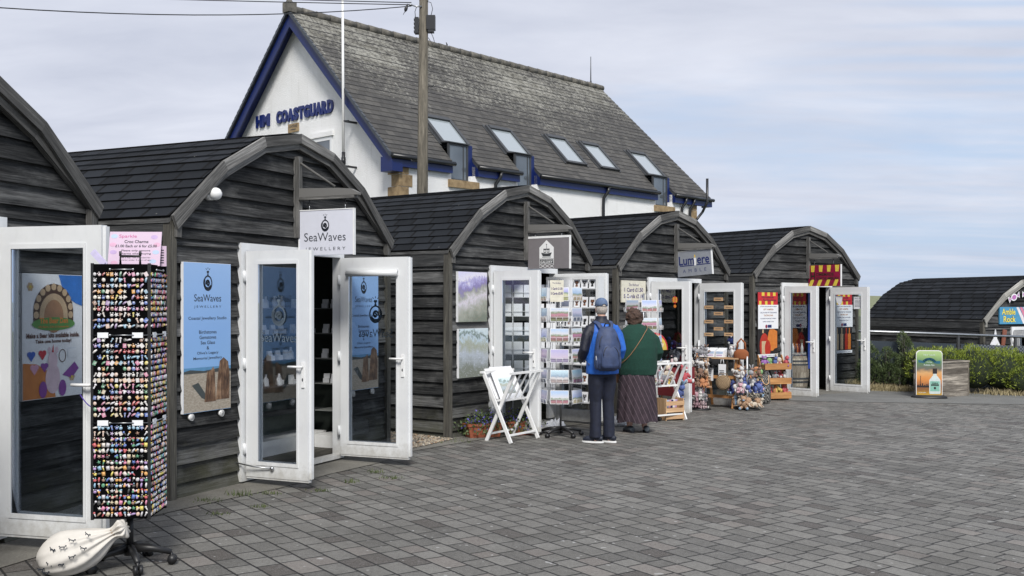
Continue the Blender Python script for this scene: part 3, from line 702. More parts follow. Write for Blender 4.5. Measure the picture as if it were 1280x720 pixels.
# jewellery hut: blind cassette on the right-hand leaf and hold-open hooks
l2 = leaves(2)
b = MB(); b.tube([(.09, -.055, 1.925), (.69, -.055, 1.925)], .032, 12); b.bx(.09, .69, -.06, -.03, 1.90, 1.96); b.build('roller_blind', 'upvc', l2[1])
b = MB(); b.tube([(.30, -.045, .12), (.12, -.07, .13), (-.28, -.16, .20)], .007, 6); b.ball((.30, -.045, .12), .02); b.build('door_stay', 'steel', l2[0])

# etched pendant emblem: ring with a curling wave and a stone on top
def emblem(b, fr, cx, cy, r, l, mi, w=None):
    w = w or r * .16
    b.arc(fr, cx, cy, r * .80, r, w * 1.15, 0, 360, l, mi, 28)
    b.arc(fr, cx - r * .05, cy + r * .05, r * .72, r * .8, w * 1.9, 150, 330, l, mi, 18)
    b.arc(fr, cx, cy, r * .40, r * .45, w * 1.5, 200, -70, l, mi, 20, r * .22, r * .25)
    b.arc(fr, cx + r * .1, cy - r * .15, r * .30, r * .3, w * 1.3, 90, 330, l, mi, 14, r * .12, r * .12)
    b.fpoly(fr, [(cx - r * .16, cy + r * 1.08), (cx + r * .16, cy + r * 1.08), (cx + r * .10, cy + r * 1.35), (cx - r * .10, cy + r * 1.35)], l, mi)
    b.fpoly(fr, [(cx, cy + r * 1.3), (cx + r * .28, cy + r * 1.58), (cx + r * .16, cy + r * 1.74), (cx - r * .16, cy + r * 1.74), (cx - r * .28, cy + r * 1.58)], l, mi)
    for a in (-38, 0, 38):
        x0, y0 = cx + math.sin(R(a)) * r * .45, cy + r * 1.62 + math.cos(R(a)) * r * .35; b.stroke(fr, [(x0, y0), (x0 + math.sin(R(a)) * r * .22, y0 + math.cos(R(a)) * r * .22)], w * .5, l, mi)
M['etch'] = P('etched_frost', (.10, .13, .16), .6, var=.03)
# lettering on the glass of the jewellery hut's doors (read from outside when the doors are shut)
for lf, sg, (cx, wst) in ((l2[0], -1, (.345, .115)), (l2[1], 1, (.40, .085))):
    fr = Fr((0, -.008, 0), (1, 0, 0), (0, 0, 1)) if sg < 0 else Fr((0, .008, 0), (-1, 0, 0), (0, 0, 1))
    b = MB(); X = cx if sg < 0 else -cx; b2 = MB()
    emblem(b2, fr, X, 1.50, .085, .001, 0, .014); b2.build('etched_emblem', 'etch', lf); b.text(fr, 'SeaWaves', X, 1.26, .40, .085, .001, 0, -.004, 'C')
    b.build('etched_lettering', 'etch', lf)

# ------------------------------------------------------------------ signs hanging on the brackets (fixed square to the front, read from the left)
def sign_root(name, label, k, z=2.1, tilt=0, x=0):
    return thing(name, label, 'sign', HW(k, x, 0, 0), HY(k), 'shop signs hung from the gable brackets')
def sign_frame(side=-1, x=0, y0=-.03, z0=2.09):
    # as seen from the left, reading direction is local -y
    return Fr((x + side * .0125, y0, z0), (0, -1, 0), (0, 0, 1))
def hang(r, fr_pts): pass
# 2: jewellery
r = sign_root('hanging_sign', 'white hanging sign with black pendant emblem and jewellery lettering over the open doors', 2)
b = MB(); b.bx(-.011, .011, -.655, -.03, 2.085, 2.52); b.build('panel', P('sign_white', (.64, .65, .72), .35, var=.02), r)
b = MB(); b.bx(-.016, .016, -.668, -.656, 2.08, 2.525); b.bx(-.016, .016, -.668, -.02, 2.521, 2.53); b.bx(-.016, .016, -.03, -.019, 2.08, 2.525); b.build('edging', 'white', r)
fr = sign_frame(z0=2.085); b = MB()
emblem(b, fr, .305, .285, .052, .001, 0, .009); b.text(fr, 'SeaWaves', .0575, .135, .485, .082, .001, 0, -.006)
b.text(fr, 'J E W E L L E R Y', .07, .035, .47, .040, .001, 0, -.008); b.build('lettering', 'ink', r)
for y in (-.14, -.56): b = MB(); b.tube([(0, y, 2.575), (0, y, 2.53)], .004, 6); b.build('hanger', 'steel', r)
# 3: gallery
r = sign_root('hanging_sign', 'grey hanging sign with white house-shaped boat emblem above GALLERY', 3)
b = MB(); b.bx(-.011, .011, -.685, -.03, 2.14, 2.55); b.build('panel', P('sign_grey', (.19, .175, .18), .5, var=.04), r)
b = MB(); b.bx(-.016, .016, -.70, -.686, 2.135, 2.58); b.bx(-.016, .016, -.686, -.025, 2.551, 2.58); b.build('edging', 'white', r)
fr = sign_frame(z0=2.14); b = MB(); cx = .30
b.fpoly(fr, [(cx - .115, .135), (cx + .115, .135), (cx + .115, .285), (cx, .385), (cx - .115, .285)], .001, 0)
b.frect(fr, cx - .115, cx + .115, .062, .13, .001, 0); b.frect(fr, cx - .108, cx + .108, .067, .125, .002, 1)
b.text(fr, 'THE OLD BOATHOUSE', cx, .107, .19, .013, .003, 0, 0, 'C'); b.text(fr, 'GALLERY', cx, .072, .195, .031, .003, 0, .02, 'C')
for q, yy in ((0, .045), (1, .022)):
    pts = [(cx - .115 + i * .0115, yy + .009 * math.sin(i * 1.0 + q * 3)) for i in range(21)]; b.stroke(fr, pts, .007, .001, 0)
b.fpoly(fr, [(cx - .085, .215), (cx - .06, .165), (cx + .06, .165), (cx + .085, .215), (cx + .02, .205), (cx - .02, .205)], .002, 1)
b.frect(fr, cx - .045, cx - .006, .214, .255, .002, 1); b.frect(fr, cx + .006, cx + .045, .214, .255, .002, 1)
b.frect(fr, cx - .036, cx - .014, .224, .248, .003, 0); b.frect(fr, cx + .014, cx + .036, .224, .248, .003, 0)
b.frect(fr, cx - .05, cx + .05, .256, .268, .002, 1); b.stroke(fr, [(cx, .268), (cx, .32)], .006, .002, 1); b.ell(fr, cx, .325, .008, .008, .002, 1, 10); b.frect(fr, cx - .07, cx + .07, .150, .157, .002, 1)
b.build('emblem', ['white', 'darkgrey'], r)
for y in (-.14, -.56): b = MB(); b.tube([(0, y, 2.60), (0, y, 2.58)], .004, 6); b.ball((0, y, 2.595), .012, 8, 6); b.build('hanger', 'steel', r)
# 4: candle sign, swung so that it hangs askew
r = sign_root('hanging_sign', 'silver hanging sign with a candle in its name, hanging slightly askew', 4)
th = R(4); u = Vector((0, math.sin(th) * 1, math.cos(th))); rt = Vector((0, -math.cos(th), math.sin(th)))
fr = Fr((-.0125, -.035, 2.18), rt, u)
b = MB(); b.fbox(fr, 0, .64, 0, .41, -.025, 0, 0); b.build('panel', P('brushed_silver', (.34, .36, .40), .4, .3, var=.06), r)
b = MB(); b.fbox(fr, .641, .655, -.003, .413, -.03, .004); b.fbox(fr, -.005, .641, .411, .418, -.03, .004); b.build('edging', 'white', r)
b = MB(); b.text(fr, 'Lum ere', .035, .185, .57, .15, .001, 0, .02); b.frect(fr, .05, .62, .165, .18, .001, 0)
b.text(fr, 'A  M  B  L  E', .10, .06, .44, .055, .001, 0, -.004)
b.frect(fr, .322, .359, .165, .29, .002, 1); b.ell(fr, .340, .318, .012, .026, .002, 2, 12); b.build('lettering', [P('navy_ink', (.015, .025, .12), .4), 'white', P('flame_yellow', (.75, .5, .08), .4)], r)
for a in (.11, .55): p = fr.p(a, .415, -.012); b = MB(); b.tube([(p.x, p.y, 2.60), p], .004, 6); b.build('hanger', 'steel', r)
# 5: maroon and yellow striped sign
M['maroon'] = P('maroon_ink', (.24, .006, .04), .45); M['yellow'] = P('yellow_ink', (.68, .52, .06), .45); M['red'] = P('scarlet', (.50, .02, .03), .5)
r = sign_root('hanging_sign', 'maroon and yellow striped hanging sign above the last hut doors', 5)
b = MB(); b.bx(-.011, .011, -.72, -.01, 2.10, 2.51); b.build('panel', 'maroon', r)
b = MB(); b.bx(-.016, .016, -.735, -.721, 2.095, 2.515); b.build('edging', 'white', r)
fr = Fr((-.0125, -.01, 2.10), (0, -1, 0), (0, 0, 1)); b = MB()
for i in range(4):
    x = .06 + i * .18; b.fpoly(fr, [(x, .28), (x + .07, .28), (x + .085, .405), (x - .005, .405)], .001, 0); x -= .03; b.fpoly(fr, [(x - .03, .006), (x + .05, .006), (x + .105, .13), (x + .03, .13)], .001, 0)
b.text(fr, 'H', .05, .12, .10, .16, .002, 1, .02); b.text(fr, 'OMEMADE', .17, .20, .40, .06, .002, 1, .01); b.text(fr, 'NORTHUMBRIAN', .17, .12, .50, .06, .002, 1, .01)
b.build('lettering', ['yellow', P('dark_bronze_ink', (.035, .02, .012), .5)], r)
for y in (-.14, -.56): b = MB(); b.tube([(0, y, 2.60), (0, y, 2.51)], .004, 6); b.build('hanger', 'steel', r)

# ------------------------------------------------------------------ wall posters and pictures on the hut fronts
def wall_panel(name, label, cat, k, x0, x1, z0, z1, mat, depth=.03, y=.026, group=None):
    r = thing(name, label, cat, HW(k, 0, 0, 0), HY(k), group); b = MB(); b.bx(x0, x1, y - depth, y, z0, z1)
    o = b.build('panel', mat, r); return r, Fr((x0, y - depth - .0008, z0), (1, 0, 0), (0, 0, 1)), x1 - x0, z1 - z0
def sky_poster_mat():
    t = NT('poster_sky'); s = t.n('ShaderNodeSeparateXYZ'); t.L.new(t.uv(), s.inputs[0]); t.base(t.ramp(s.outputs[1], [(0, (.22, .42, .70)), (.55, (.24, .42, .74)), (1, (.30, .47, .76))])); t.rough(.35); return t.m
M['postersky'] = sky_poster_mat()
t = NT('driftwood_photo'); nz = t.noise(t.mapp(t.obj(), (55, 55, 7)), 1, 6, .7, 1.2); n2 = t.noise(t.obj(), 9, 3, .5); t.base(t.ramp(t.math('ADD', t.math('MULTIPLY', nz, .6), t.math('MULTIPLY', n2, .4)), [(.36, (.018, .010, .007)), (.5, (.13, .07, .04)), (.64, (.36, .23, .14))])); t.rough(.4); M['driftwood'] = t.m
t = NT('sand_photo'); nz = t.noise(t.mapp(t.obj(), (1, 1, 3)), 30, 5, .7); t.base(t.ramp(nz, [(.35, (.26, .22, .17)), (.65, (.44, .39, .32))])); t.rough(.4); M['photo_sand'] = t.m
for (x0, x1, lab) in ((-1.590, -.992, 'tall pale blue poster with driftwood photo on the left of the jewellery hut doors'), (.882, 1.480, 'tall pale blue poster seen through the glass of the right jewellery hut door')):
    r, fr, w, h = wall_panel('wall_poster', lab, 'poster', 2, x0, x1, .672, 1.963, 'white_card', .028, .026, 'tall jewellery posters')
    b = MB()
    b.frect(fr, .003, w - .003, .0, h - .003, .0008, 3); b.frect(fr, .003, w - .003, .003, .34, .0014, 1); b.frect(fr, .003, w - .003, .335, .385, .0018, 4)
    b.fpoly(fr, [(.003, .335), (.003, .355), (.08, .368), (.25, .352), (w * .75, .37), (w - .003, .356), (w - .003, .335)], .0022, 5)
    b.fpoly(fr, [(.10, .235), (.18, .255), (.27, .15), (.27, .10), (.22, .12)], .0022, 5)
    b.fpoly(fr, [(.255, .08), (.40, .08), (.385, .34), (.37, .385), (.33, .35), (.29, .345)], .0026, 2)
    b.fpoly(fr, [(.40, .09), (.575, .09), (.58, .30), (.56, .42), (.50, .46), (.45, .43), (.43, .33)], .0030, 2)
    emblem(b, fr, w / 2 + .0, 1.115, .062, .002, 0, .011); b.text(fr, 'SeaWaves', w / 2, .955, .34, .062, .002, 0, 0, 'C'); b.text(fr, 'J E W E L L E R Y', w / 2, .895, .34, .025, .002, 0, -.005, 'C')
    b.text(fr, 'Coastal Jewellery Studio', w / 2, .79, .48, .034, .002, 0, .004, 'C')
    for i, (t_, ww) in enumerate((('Birthstones', .22), ('Gemstones', .21), ('Sea Glass', .18), ('&', .03), ("Olive's Legacy", .27), ('Memorial Jewellery', .36))): b.text(fr, t_, w / 2, .675 - i * .046, ww, .030, .002, 0, .004, 'C')
    b.build('print', ['ink', 'photo_sand', 'driftwood', 'postersky', P('sea_blue', (.10, .26, .45), .4), P('dark_shore', (.05, .06, .06), .5)], r)
    for q in (.10, .48):
        b = MB(); b.ell(fr, q, -.035, .028, .030, .006, 0, 20); b.tube([fr.p(q, -.035, -.02), fr.p(q, -.035, .006)], .028, 18); b.build('light_disc', 'white', r)
# bear poster (plain arch emblem in place of the cartoon)
r, fr, w, h = wall_panel('wall_poster', 'white, blue and orange poster seen through the glass door at the left edge', 'poster', 1, .945, 1.560, .895, 1.79, 'white_card', .028, .026)
b = MB()
def curve(pts): return pts
b.fpoly(fr, [(.004, .004), (.33, .004), (.31, .10), (.24, .20), (.14, .25), (.004, .262)], .001, 1)
b.fpoly(fr, [(.36, h - .004), (.40, h - .10), (.46, h - .17), (.54, h - .21), (w - .004, h - .23), (w - .004, h - .004)], .001, 2)
b.ell(fr, .31, .62, .205, .205, .0016, 3, 30, 0, 180); b.frect(fr, .105, .515, .545, .62, .0016, 3)
for i in range(11): a = R(-8 + i * 19.6); b.ell(fr, .31 + .178 * math.cos(a), .625 + .178 * math.sin(a), .026, .026, .0022, 4, 12)
b.ell(fr, .31, .60, .145, .155, .0026, 4, 24, 0, 180); b.frect(fr, .165, .455, .545, .60, .0026, 4); b.ell(fr, .31, .59, .10, .12, .003, 5, 24)
b.ell(fr, .31, .535, .22, .048, .0034, 6, 28)
b.text(fr, 'The Bear Den', .31, .538, .29, .042, .004, 7, .03, 'C'); b.text(fr, 'UK Bears, Gifts & Accessories', .31, .505, .31, .018, .004, 7, .01, 'C')
b.text(fr, 'Make a Bear kits available inside.', .31, .435, .545, .036, .002, 8, .03, 'C'); b.text(fr, 'Take one home today!', .31, .39, .37, .034, .002, 8, .03, 'C')
for (hx, hy, mi, q) in ((.085, .31, 9, .04), (.195, .315, 10, .04), (.115, .215, 11, .042), (.215, .225, 12, .038)):
    b.ell(fr, hx - q * .45, hy + q * .3, q * .55, q * .5, .0018, mi, 14); b.ell(fr, hx + q * .45, hy + q * .3, q * .55, q * .5, .002, mi, 14); b.fpoly(fr, [(hx - q, hy + q * .25), (hx, hy - q), (hx + q, hy + q * .25)], .0022, mi)
b.ell(fr, .30, .14, .075, .11, .0024, 13, 20); b.ell(fr, .30, .27, .05, .065, .0026, 13, 20); b.ell(fr, .20, .065, .04, .06, .003, 12, 16); b.ell(fr, .40, .065, .04, .06, .003, 12, 16); b.fpoly(fr, [(.29, .33), (.31, .33), (.305, .39)], .003, 10)
b.ell(fr, .265, .345, .018, .025, .0022, 13, 10); b.ell(fr, .34, .345, .018, .025, .0022, 13, 10)
b.arc(fr, .40, .30, .035, .045, .006, 0, 360, .002, 8, 20); b.frect(fr, .46, .55, .28, .35, .002, 0 + 0); b.fpoly(fr, [(.40, .16), (.53, .25), (.575, .20), (.50, .13)], .002, 12); b.frect(fr, .455, .545, .29, .355, .0016, 14)
for (fx, fy) in ((.075, .80), (.50, .14)):
    for i in range(6): a = R(i * 60); b.ell(fr, fx + .02 * math.cos(a), fy + .02 * math.sin(a), .013, .013, .0016, 4, 8)
    b.ell(fr, fx, fy, .011, .011, .0026, 15, 10)
b.build('print', ['white_card', P('poster_orange', (.56, .19, .04), .4), P('poster_blue', (.03, .17, .55), .4), P('log_brown', (.075, .035, .02), .5), P('log_cream', (.50, .36, .22), .5), P('warm_brown', (.36, .19, .10), .5), P('grass_green', (.10, .26, .06), .5), P('text_orange', (.62, .22, .04), .5), P('text_brown', (.10, .035, .02), .5),
    P('heart_blue', (.03, .10, .45), .4), P('heart_red', (.5, .02, .04), .4), P('heart_pink', (.62, .32, .44), .4), P('deep_purple', (.22, .05, .30), .4), P('soft_pink', (.66, .50, .56), .4), P('cool_white', (.6, .65, .72), .5), 'yellow'], r)
# two canvases on the gallery hut
def canvas(k, x0, x1, z0, z1, mat, lab):
    r = thing('canvas_picture', lab, 'painting', HW(k, 0, 0, 0), HY(k)); b = MB(); b.bx(x0, x1, -.012, .024, z0, z1); b.build('stretcher', 'white_card', r)
    fr = Fr((x0, -.0132, z0), (1, 0, 0), (0, 0, 1)); b = MB(); b.frect(fr, .0, x1 - x0, .0, z1 - z0, 0, 0); b.build('painting', mat, r); return r, fr
r, fr = canvas(3, -1.560, -.950, 1.435, 2.065, 'art_dune', 'upper canvas of windswept dunes under a violet sky on the gallery hut')
r, fr = canvas(3, -1.545, -.925, .735, 1.350, 'art_inlet', 'lower canvas of a pale inlet through reeds on the gallery hut')
# price card on hut 4
M['paper'] = P('cream_paper', (.66, .63, .52), .6)
r, fr, w, h = wall_panel('price_card', 'cream card listing card prices on the wall beside the candle hut doors', 'sign', 4, -1.60, -.93, 1.76, 2.10, 'paper', .02, .02)
b = MB(); b.text(fr, 'The Harbour', w / 2, .255, .28, .04, .001, 0, 0, 'C'); b.text(fr, '1 Card £1.50', w / 2, .165, .52, .062, .001, 0, .02, 'C'); b.text(fr, '5 Cards £5.00', w / 2, .065, .56, .062, .001, 0, .02, 'C'); b.build('lettering', P('purple_ink', (.06, .04, .16), .5), r)
# two food posters on hut 5, each with a white notice over it
M['bottle_red'] = P('bottle_red', (.42, .03, .015), .3); M['orange_bag'] = P('orange_print', (.58, .18, .03), .4)
def food_poster(x0, x1, lab, var):
    r, fr, w, h = wall_panel('wall_poster', lab, 'poster', 5, x0, x1, .79, 1.978, P('poster_black', (.015, .012, .012), .4), .024, .022, 'striped food posters')
    b = MB(); b.frect(fr, .004, w - .004, h - .24, h - .003, .001, 0)
    for i in range(3): b.frect(fr, .12 + i * .17, .20 + i * .17, h - .07, h - .003, .0014, 1); b.frect(fr, .04 + i * .18, .11 + i * .18, h - .24, h - .165, .0014, 1)
    b.text(fr, 'Homemade', .12, h - .115, .36, .045, .002, 4, .01); b.text(fr, 'Northumbrian', .16, h - .17, .40, .045, .002, 4, .01)
    if var == 0:
        b.ell(fr, .20, .18, .14, .24, .001, 2, 20); b.frect(fr, .12, .28, .03, .27, .0016, 3); b.ell(fr, .43, .30, .13, .22, .0014, 5, 20); b.fpoly(fr, [(.40, .10), (.59, .14), (.59, .45), (.46, .50)], .001, 5); b.fpoly(fr, [(.13, .42), (.15, .60), (.18, .60), (.18, .42)], .0018, 3); b.ell(fr, .30, .13, .09, .16, .002, 2, 16)
    else:
        for i, (q, mi) in enumerate(((.09, 3), (.25, 3), (.41, 2), (.52, 5))): b.frect(fr, q - .05, q + .05, .04, .36, .001 + i * .0004, mi); b.frect(fr, q - .018, q + .018, .36, .48, .001 + i * .0004, mi)
    b.frect(fr, .0, w, -.03, .025, .003, 6); b.text(fr, 'TASTE THE NORTH EAST', w / 2, -.015, .5, .02, .004, 7, 0, 'C')
    b.build('print', ['red', 'yellow', 'bottle_red', P('label_tan', (.50, .36, .22), .5), 'ink', 'orange_bag', 'white_card', P('navy_ink', (.015, .025, .12), .4)], r)
    r2 = thing('paper_notice', 'white printed notice fixed over the ' + ('left' if var == 0 else 'right') + ' striped poster of the last hut', 'notice', HW(5, 0, 0, 0), HY(5), 'white notices over the striped posters')
    b = MB(); b.bx(x0 + .0, x1 - .0, -.016, -.010, 1.29, 1.74); b.build('sheet', 'white_card', r2)
    f2 = Fr((x0, -.0168, 1.29), (1, 0, 0), (0, 0, 1)); b = MB()
    for i, (t_, q, mi, hh) in enumerate((('FUDGE AND JAM MADE FRESH', .50, 0, .022), ('GIFT HAMPERS', .30, 1, .030), ('CALL IN AND TRY OUR RANGE', .50, 0, .024), ('TASTING BAR', .28, 1, .030), ('LIQUEURS, RUM AND WHISKY', .48, 0, .022), ('OPEN EVERY DAY', .34, 0, .020))): b.text(f2, t_, w / 2, .405 - i * .056, q, hh, .001, mi, .01, 'C')
    b.ell(f2, .24, .045, .03, .036, .001, 2, 14); b.frect(f2, .28, .40, .02, .075, .001, 0); b.build('lettering', [P('navy_ink', (.015, .025, .12), .4), P('ink_orange', (.40, .16, .05), .5), 'maroon'], r2)
food_poster(-1.594, -.986, 'striped food poster with red bottles on the left of the last hut doors', 0)
food_poster(.885, 1.505, 'striped food poster seen through the right glass door of the last hut', 1)
# small notices stuck inside that door's glass
lf = leaves(5)[1]; b = MB(); fr = Fr((0, -.006, 0), (1, 0, 0), (0, 0, 1))
b.fbox(fr, .50, .66, 1.66, 1.90, .001, .004, 0); b3 = MB(); b3.fpoly(fr, [(.10, 1.92), (.26, 1.92), (.24, 1.78), (.19, 1.72), (.13, 1.80)], .003, 0); b3.build('door_sticker', 'white_card', lf); b.text(fr, 'OPENING TIMES', .58, 1.86, .13, .018, .006, 1, 0, 'C')
for i in range(6): b.frect(fr, .52, .64, 1.83 - i * .025, 1.836 - i * .025, .006, 1)
b.build('door_notice', ['white_card', 'ink'], lf)

# white CCTV dome on the jewellery hut
r = thing('dome_camera', 'white dome camera on the left of the jewellery hut gable', 'camera', HW(2, -1.255, .03, 2.575), HY(2))
b = MB(); b.tube([(0, 0, 0), (0, -.05, 0)], [.062, .062], 20); b.build('base_plate', 'white', r)
b = MB(); b.ball((.012, -.075, -.006), (.058, .06, .055), 18, 12); b.build('dome', 'white', r); b = MB(); b.ell(Fr((.035, -.118, .016), (.85, .5, 0), (.2, 0, 1)), 0, 0, .02, .02, 0.005, 0, 14); b.build('lens', 'darkgrey', r)

# ------------------------------------------------------------------ coastguard house behind the huts
CGX, CGY, CGR = (499 - 640) / FPX * 25, 25.0, R(46.93)
def CG(x, y, z=0):
    c, s = math.cos(CGR), math.sin(CGR); return Vector((CGX + c * x - s * y, CGY + s * x + c * y, z))
def coastguard():
    r = thing('coastguard_house', 'big white rendered house with grey slate roof, blue bargeboards and blue lettering on its gable', 'building', (CGX, CGY, 0), CGR)
    L, D, RZ = 13.45, 8.44, 9.83; NOTCH = [(1.72, 2.66), (4.30, 5.16), (10.98, 11.98)]
    zr = lambda y: 5.56 + (y if y < 4.22 else 8.44 - y) * 1.012
    wz = lambda y: zr(y) - .14
    # walls: near gable with a window opening, long wall with three window openings
    b = MB()
    ZW = [(1.78, 2.50), (4.34, 5.02), (11.02, 11.84)]
    xs = [0]; 
    for a, c in ZW: xs += [a, c]
    xs.append(L)
    for i in range(len(xs) - 1):
        if i % 2 == 0:
            l_ = 0 if i == 0 else NOTCH[i // 2 - 1][1]; r_ = L if i // 2 >= len(NOTCH) else NOTCH[i // 2][0]
            b.bx(l_, r_, 0, .3, -.2, 5.42)
            if l_ > xs[i]: b.bx(xs[i], l_ , 0, .3, -.2, 5.15)
            if r_ < xs[i + 1]: b.bx(r_, xs[i + 1], 0, .3, -.2, 5.15)
        else: b.bx(xs[i], xs[i + 1], 0, .3, -.2, 5.0)
    cutw = []
    b.build('long_wall', 'render', r)
    b = MB(); g = [(0, y, z) for y, z in ((.301, -.2), (D, -.2), (D, wz(D)), (4.22, wz(4.22)), (.301, wz(.301)))]; b.prism([(0, y, z) for _, y, z in g], (.3, 0, 0)); b.build('gable_wall', 'render', r)
    b = MB(); b.prism([(L - .3, y, z) for _, y, z in g], (.3, 0, 0)); b.build('gable_wall', 'render', r)
    b = MB(); b.bx(.3, L - .3, D - .3, D, -.2, 5.3); b.build('long_wall', 'render', r)
    # roof courses; far verge runs out a little towards the eaves
    far = lambda z: 13.5 + (9.83 - z) * .165
    b = MB(); n = 31; y0 = -.31; ys = [-.10 + (.42 + .10) / 4 * i for i in range(5)] + [.42 + (4.22 - .42) / 26 * i for i in range(1, 27)]
    for side in (0, 1):
        for i in range(len(ys) - 1):
            ya, yb = ys[i], ys[i + 1]; runs = [(-.36, None)]
            if side == 0 and yb <= .43:
                runs = []; x = -.36
                for a, c in NOTCH: runs.append((x, a)); x = c
                runs.append((x, None))
            for xa, xb in runs:
                fa, fb = (xb, xb) if xb else (far(zr(ya)), far(zr(yb)))
                Y = (lambda q: q) if side == 0 else (lambda q: D - q)
                dz = .022
                A, B, Cq, Dq = (xa, Y(ya), zr(ya) + dz), (fa, Y(ya), zr(ya) + dz), (fb, Y(yb), zr(yb) + .002), (xa, Y(yb), zr(yb) + .002)
                uv = [(xa, i + .01), (fa, i + .01), (fb, i + .99), (xa, i + .99)]; E_, F_ = (xa, Y(ya) , zr(ya) - .012), (fa, Y(ya), zr(ya) - .012)
                if side == 0: b.quad(A, B, Cq, Dq, 0, uv); b.quad(E_, F_, B, A, 0, [(0, i + .3)] * 4)
                else: b.quad(B, A, Dq, Cq, 0, [uv[1], uv[0], uv[3], uv[2]]); b.quad(F_, E_, A, B, 0, [(0, i + .3)] * 4)
    ro = b.build('roof', 'slate', r)
    b = MB()
    for side in (0, 1):
        Y = (lambda q: q) if side == 0 else (lambda q: D - q)
        segs = [(-.34, 13.5, .42, 4.22)]
        xx = [-.34]; 
        for a, c in NOTCH: xx += [a, c]
        xx.append(14.2)
        for i in range(0, len(xx), 2): segs.append((xx[i], xx[i + 1], -.09, .42))
        for xa, xb, ya, yb in segs:
            q = [(xa, Y(ya), zr(ya) - .11), (xb, Y(ya), zr(ya) - .11), (xb, Y(yb), zr(yb) - .11), (xa, Y(yb), zr(yb) - .11)]; b.hexa(q + [(p[0], p[1], p[2] + .105) for p in q])
    b.build('roof_deck', 'darkgrey', ro)
    # ridge tiles with a finial stone at the near end
    for i in range(30):
        xa = -.40 + i * (13.6 + .40) / 30; b = MB(); b.tube([(xa, 4.22, RZ + .03), (xa + .455, 4.22, RZ + .022)], [.115, .108], 10, side=(0, 1, 0)); b.build('ridge_tile', 'slate_ridge' if 'slate_ridge' in M else 'stone_grey', ro)
    b = MB(); b.bx(-.46, -.20, 4.07, 4.37, RZ - .08, RZ + .19); b.hexa([(-.42, 4.12, RZ + .19), (-.26, 4.12, RZ + .19), (-.26, 4.32, RZ + .19), (-.42, 4.32, RZ + .19), (-.38, 4.19, RZ + .30), (-.32, 4.19, RZ + .30), (-.32, 4.25, RZ + .30), (-.38, 4.25, RZ + .30)]); b.build('finial', 'stone_grey', ro)
    # blue bargeboards on the near gable, dark verge slates over them
    for side in (0, 1):
        Y = (lambda q: q) if side == 0 else (lambda q: D - q); b = MB()
        a, c = (-.12, zr(-.12)), (4.22, zr(4.22))
        q = [(-.34, Y(a[0]), a[1] - .40), (-.30, Y(a[0]), a[1] - .40), (-.30, Y(c[0]), c[1] - .46), (-.34, Y(c[0]), c[1] - .46), (-.34, Y(a[0]), a[1] - .06), (-.30, Y(a[0]), a[1] - .06), (-.30, Y(c[0]), c[1] - .06), (-.34, Y(c[0]), c[1] - .06)]
        b.hexa(q); b.build('bargeboard', 'blue', r)
        b = MB(); q = [(-.30, Y(-.1), zr(-.1) - .45), (0, Y(-.1), zr(-.1) - .45), (0, Y(4.22), zr(4.22) - .45), (-.30, Y(4.22), zr(4.22) - .45)]; b.hexa([(p[0], p[1], p[2] + .30) for p in q] + [(p[0], p[1], p[2] + .33) for p in q]); b.build('soffit', 'blue', r)
        b = MB()
        for i in range(31):
            t0, t1 = i / 31, (i + .97) / 31; ya, yb = a[0] + (c[0] - a[0]) * t0, a[0] + (c[0] - a[0]) * t1
            b.hexa([(-.42, Y(ya), zr(ya) - .07), (-.355, Y(ya), zr(ya) - .07), (-.355, Y(yb), zr(yb) - .08), (-.42, Y(yb), zr(yb) - .08), (-.42, Y(ya), zr(ya) + .045), (-.355, Y(ya), zr(ya) + .045), (-.355, Y(yb), zr(yb) + .02), (-.42, Y(yb), zr(yb) + .02)])
        b.build('verge', 'verge_slate', r)
    # blue fascias, cheeks at the cut eaves, gutters
    xx = [-.34]
    for a, c in NOTCH: xx += [a, c]
    xx.append(14.245)
    for i in range(0, len(xx), 2):
        b = MB(); b.bx(xx[i], xx[i + 1], -.125, -.095, 5.15, 5.37); b.bx(xx[i], xx[i + 1], -.095, -.002, 5.15, 5.17); b.build('fascia', 'blue', r)
        b = MB(); b.tube([(xx[i] - .03, -.185, 5.38), (xx[i + 1] + .03, -.185, 5.38)], .058, 10); b.build('gutter', 'gutter', r)
        for x, ok in ((xx[i], i > 0), (xx[i + 1], i + 2 < len(xx))):
            if not ok: continue
            b = MB(); w = .03; s = 0 if x == xx[i] else -w
            b.prism([(x + s, -.09, 5.171), (x + s, .40, 5.171), (x + s, .40, zr(.40) - .112), (x + s, -.09, zr(-.09) - .112)], (w, 0, 0)); b.build('cheek', 'blue', r)
    b = MB(); b.prism([(14.25, -.12, 5.15), (14.25, .3, 5.15), (14.25, .3, 5.6), (14.25, -.12, 5.37)], (.03, 0, 0)); b.build('fascia', 'blue', r)
    # near corner box of the eaves
    b = MB(); b.prism([(-.345, -.14, 5.02), (-.345, .30, 5.02), (-.345, .30, 5.40), (-.345, -.14, 5.30)], (.34, 0, 0)); b.build('eaves_box', 'blue', r)
    # quoins
    for (cx, sx) in ((0, 1), (L, -1)):
        b = MB(); z = -.2; i = 0
        while z < 5.0:
            wx, wy = ((.30, .42) if i % 2 else (.42, .28)); x0, x1 = (cx - .018, cx + wx) if sx > 0 else (cx - wx, cx + .018)
            b.bx(x0, x1, -.018, .10, z + .006, z + .298)
            if sx > 0: b.bx(-.018, .02, .101, wy, z + .006, z + .298)
            z += .305; i += 1
        b.build('quoin_stones', 'stone', r)
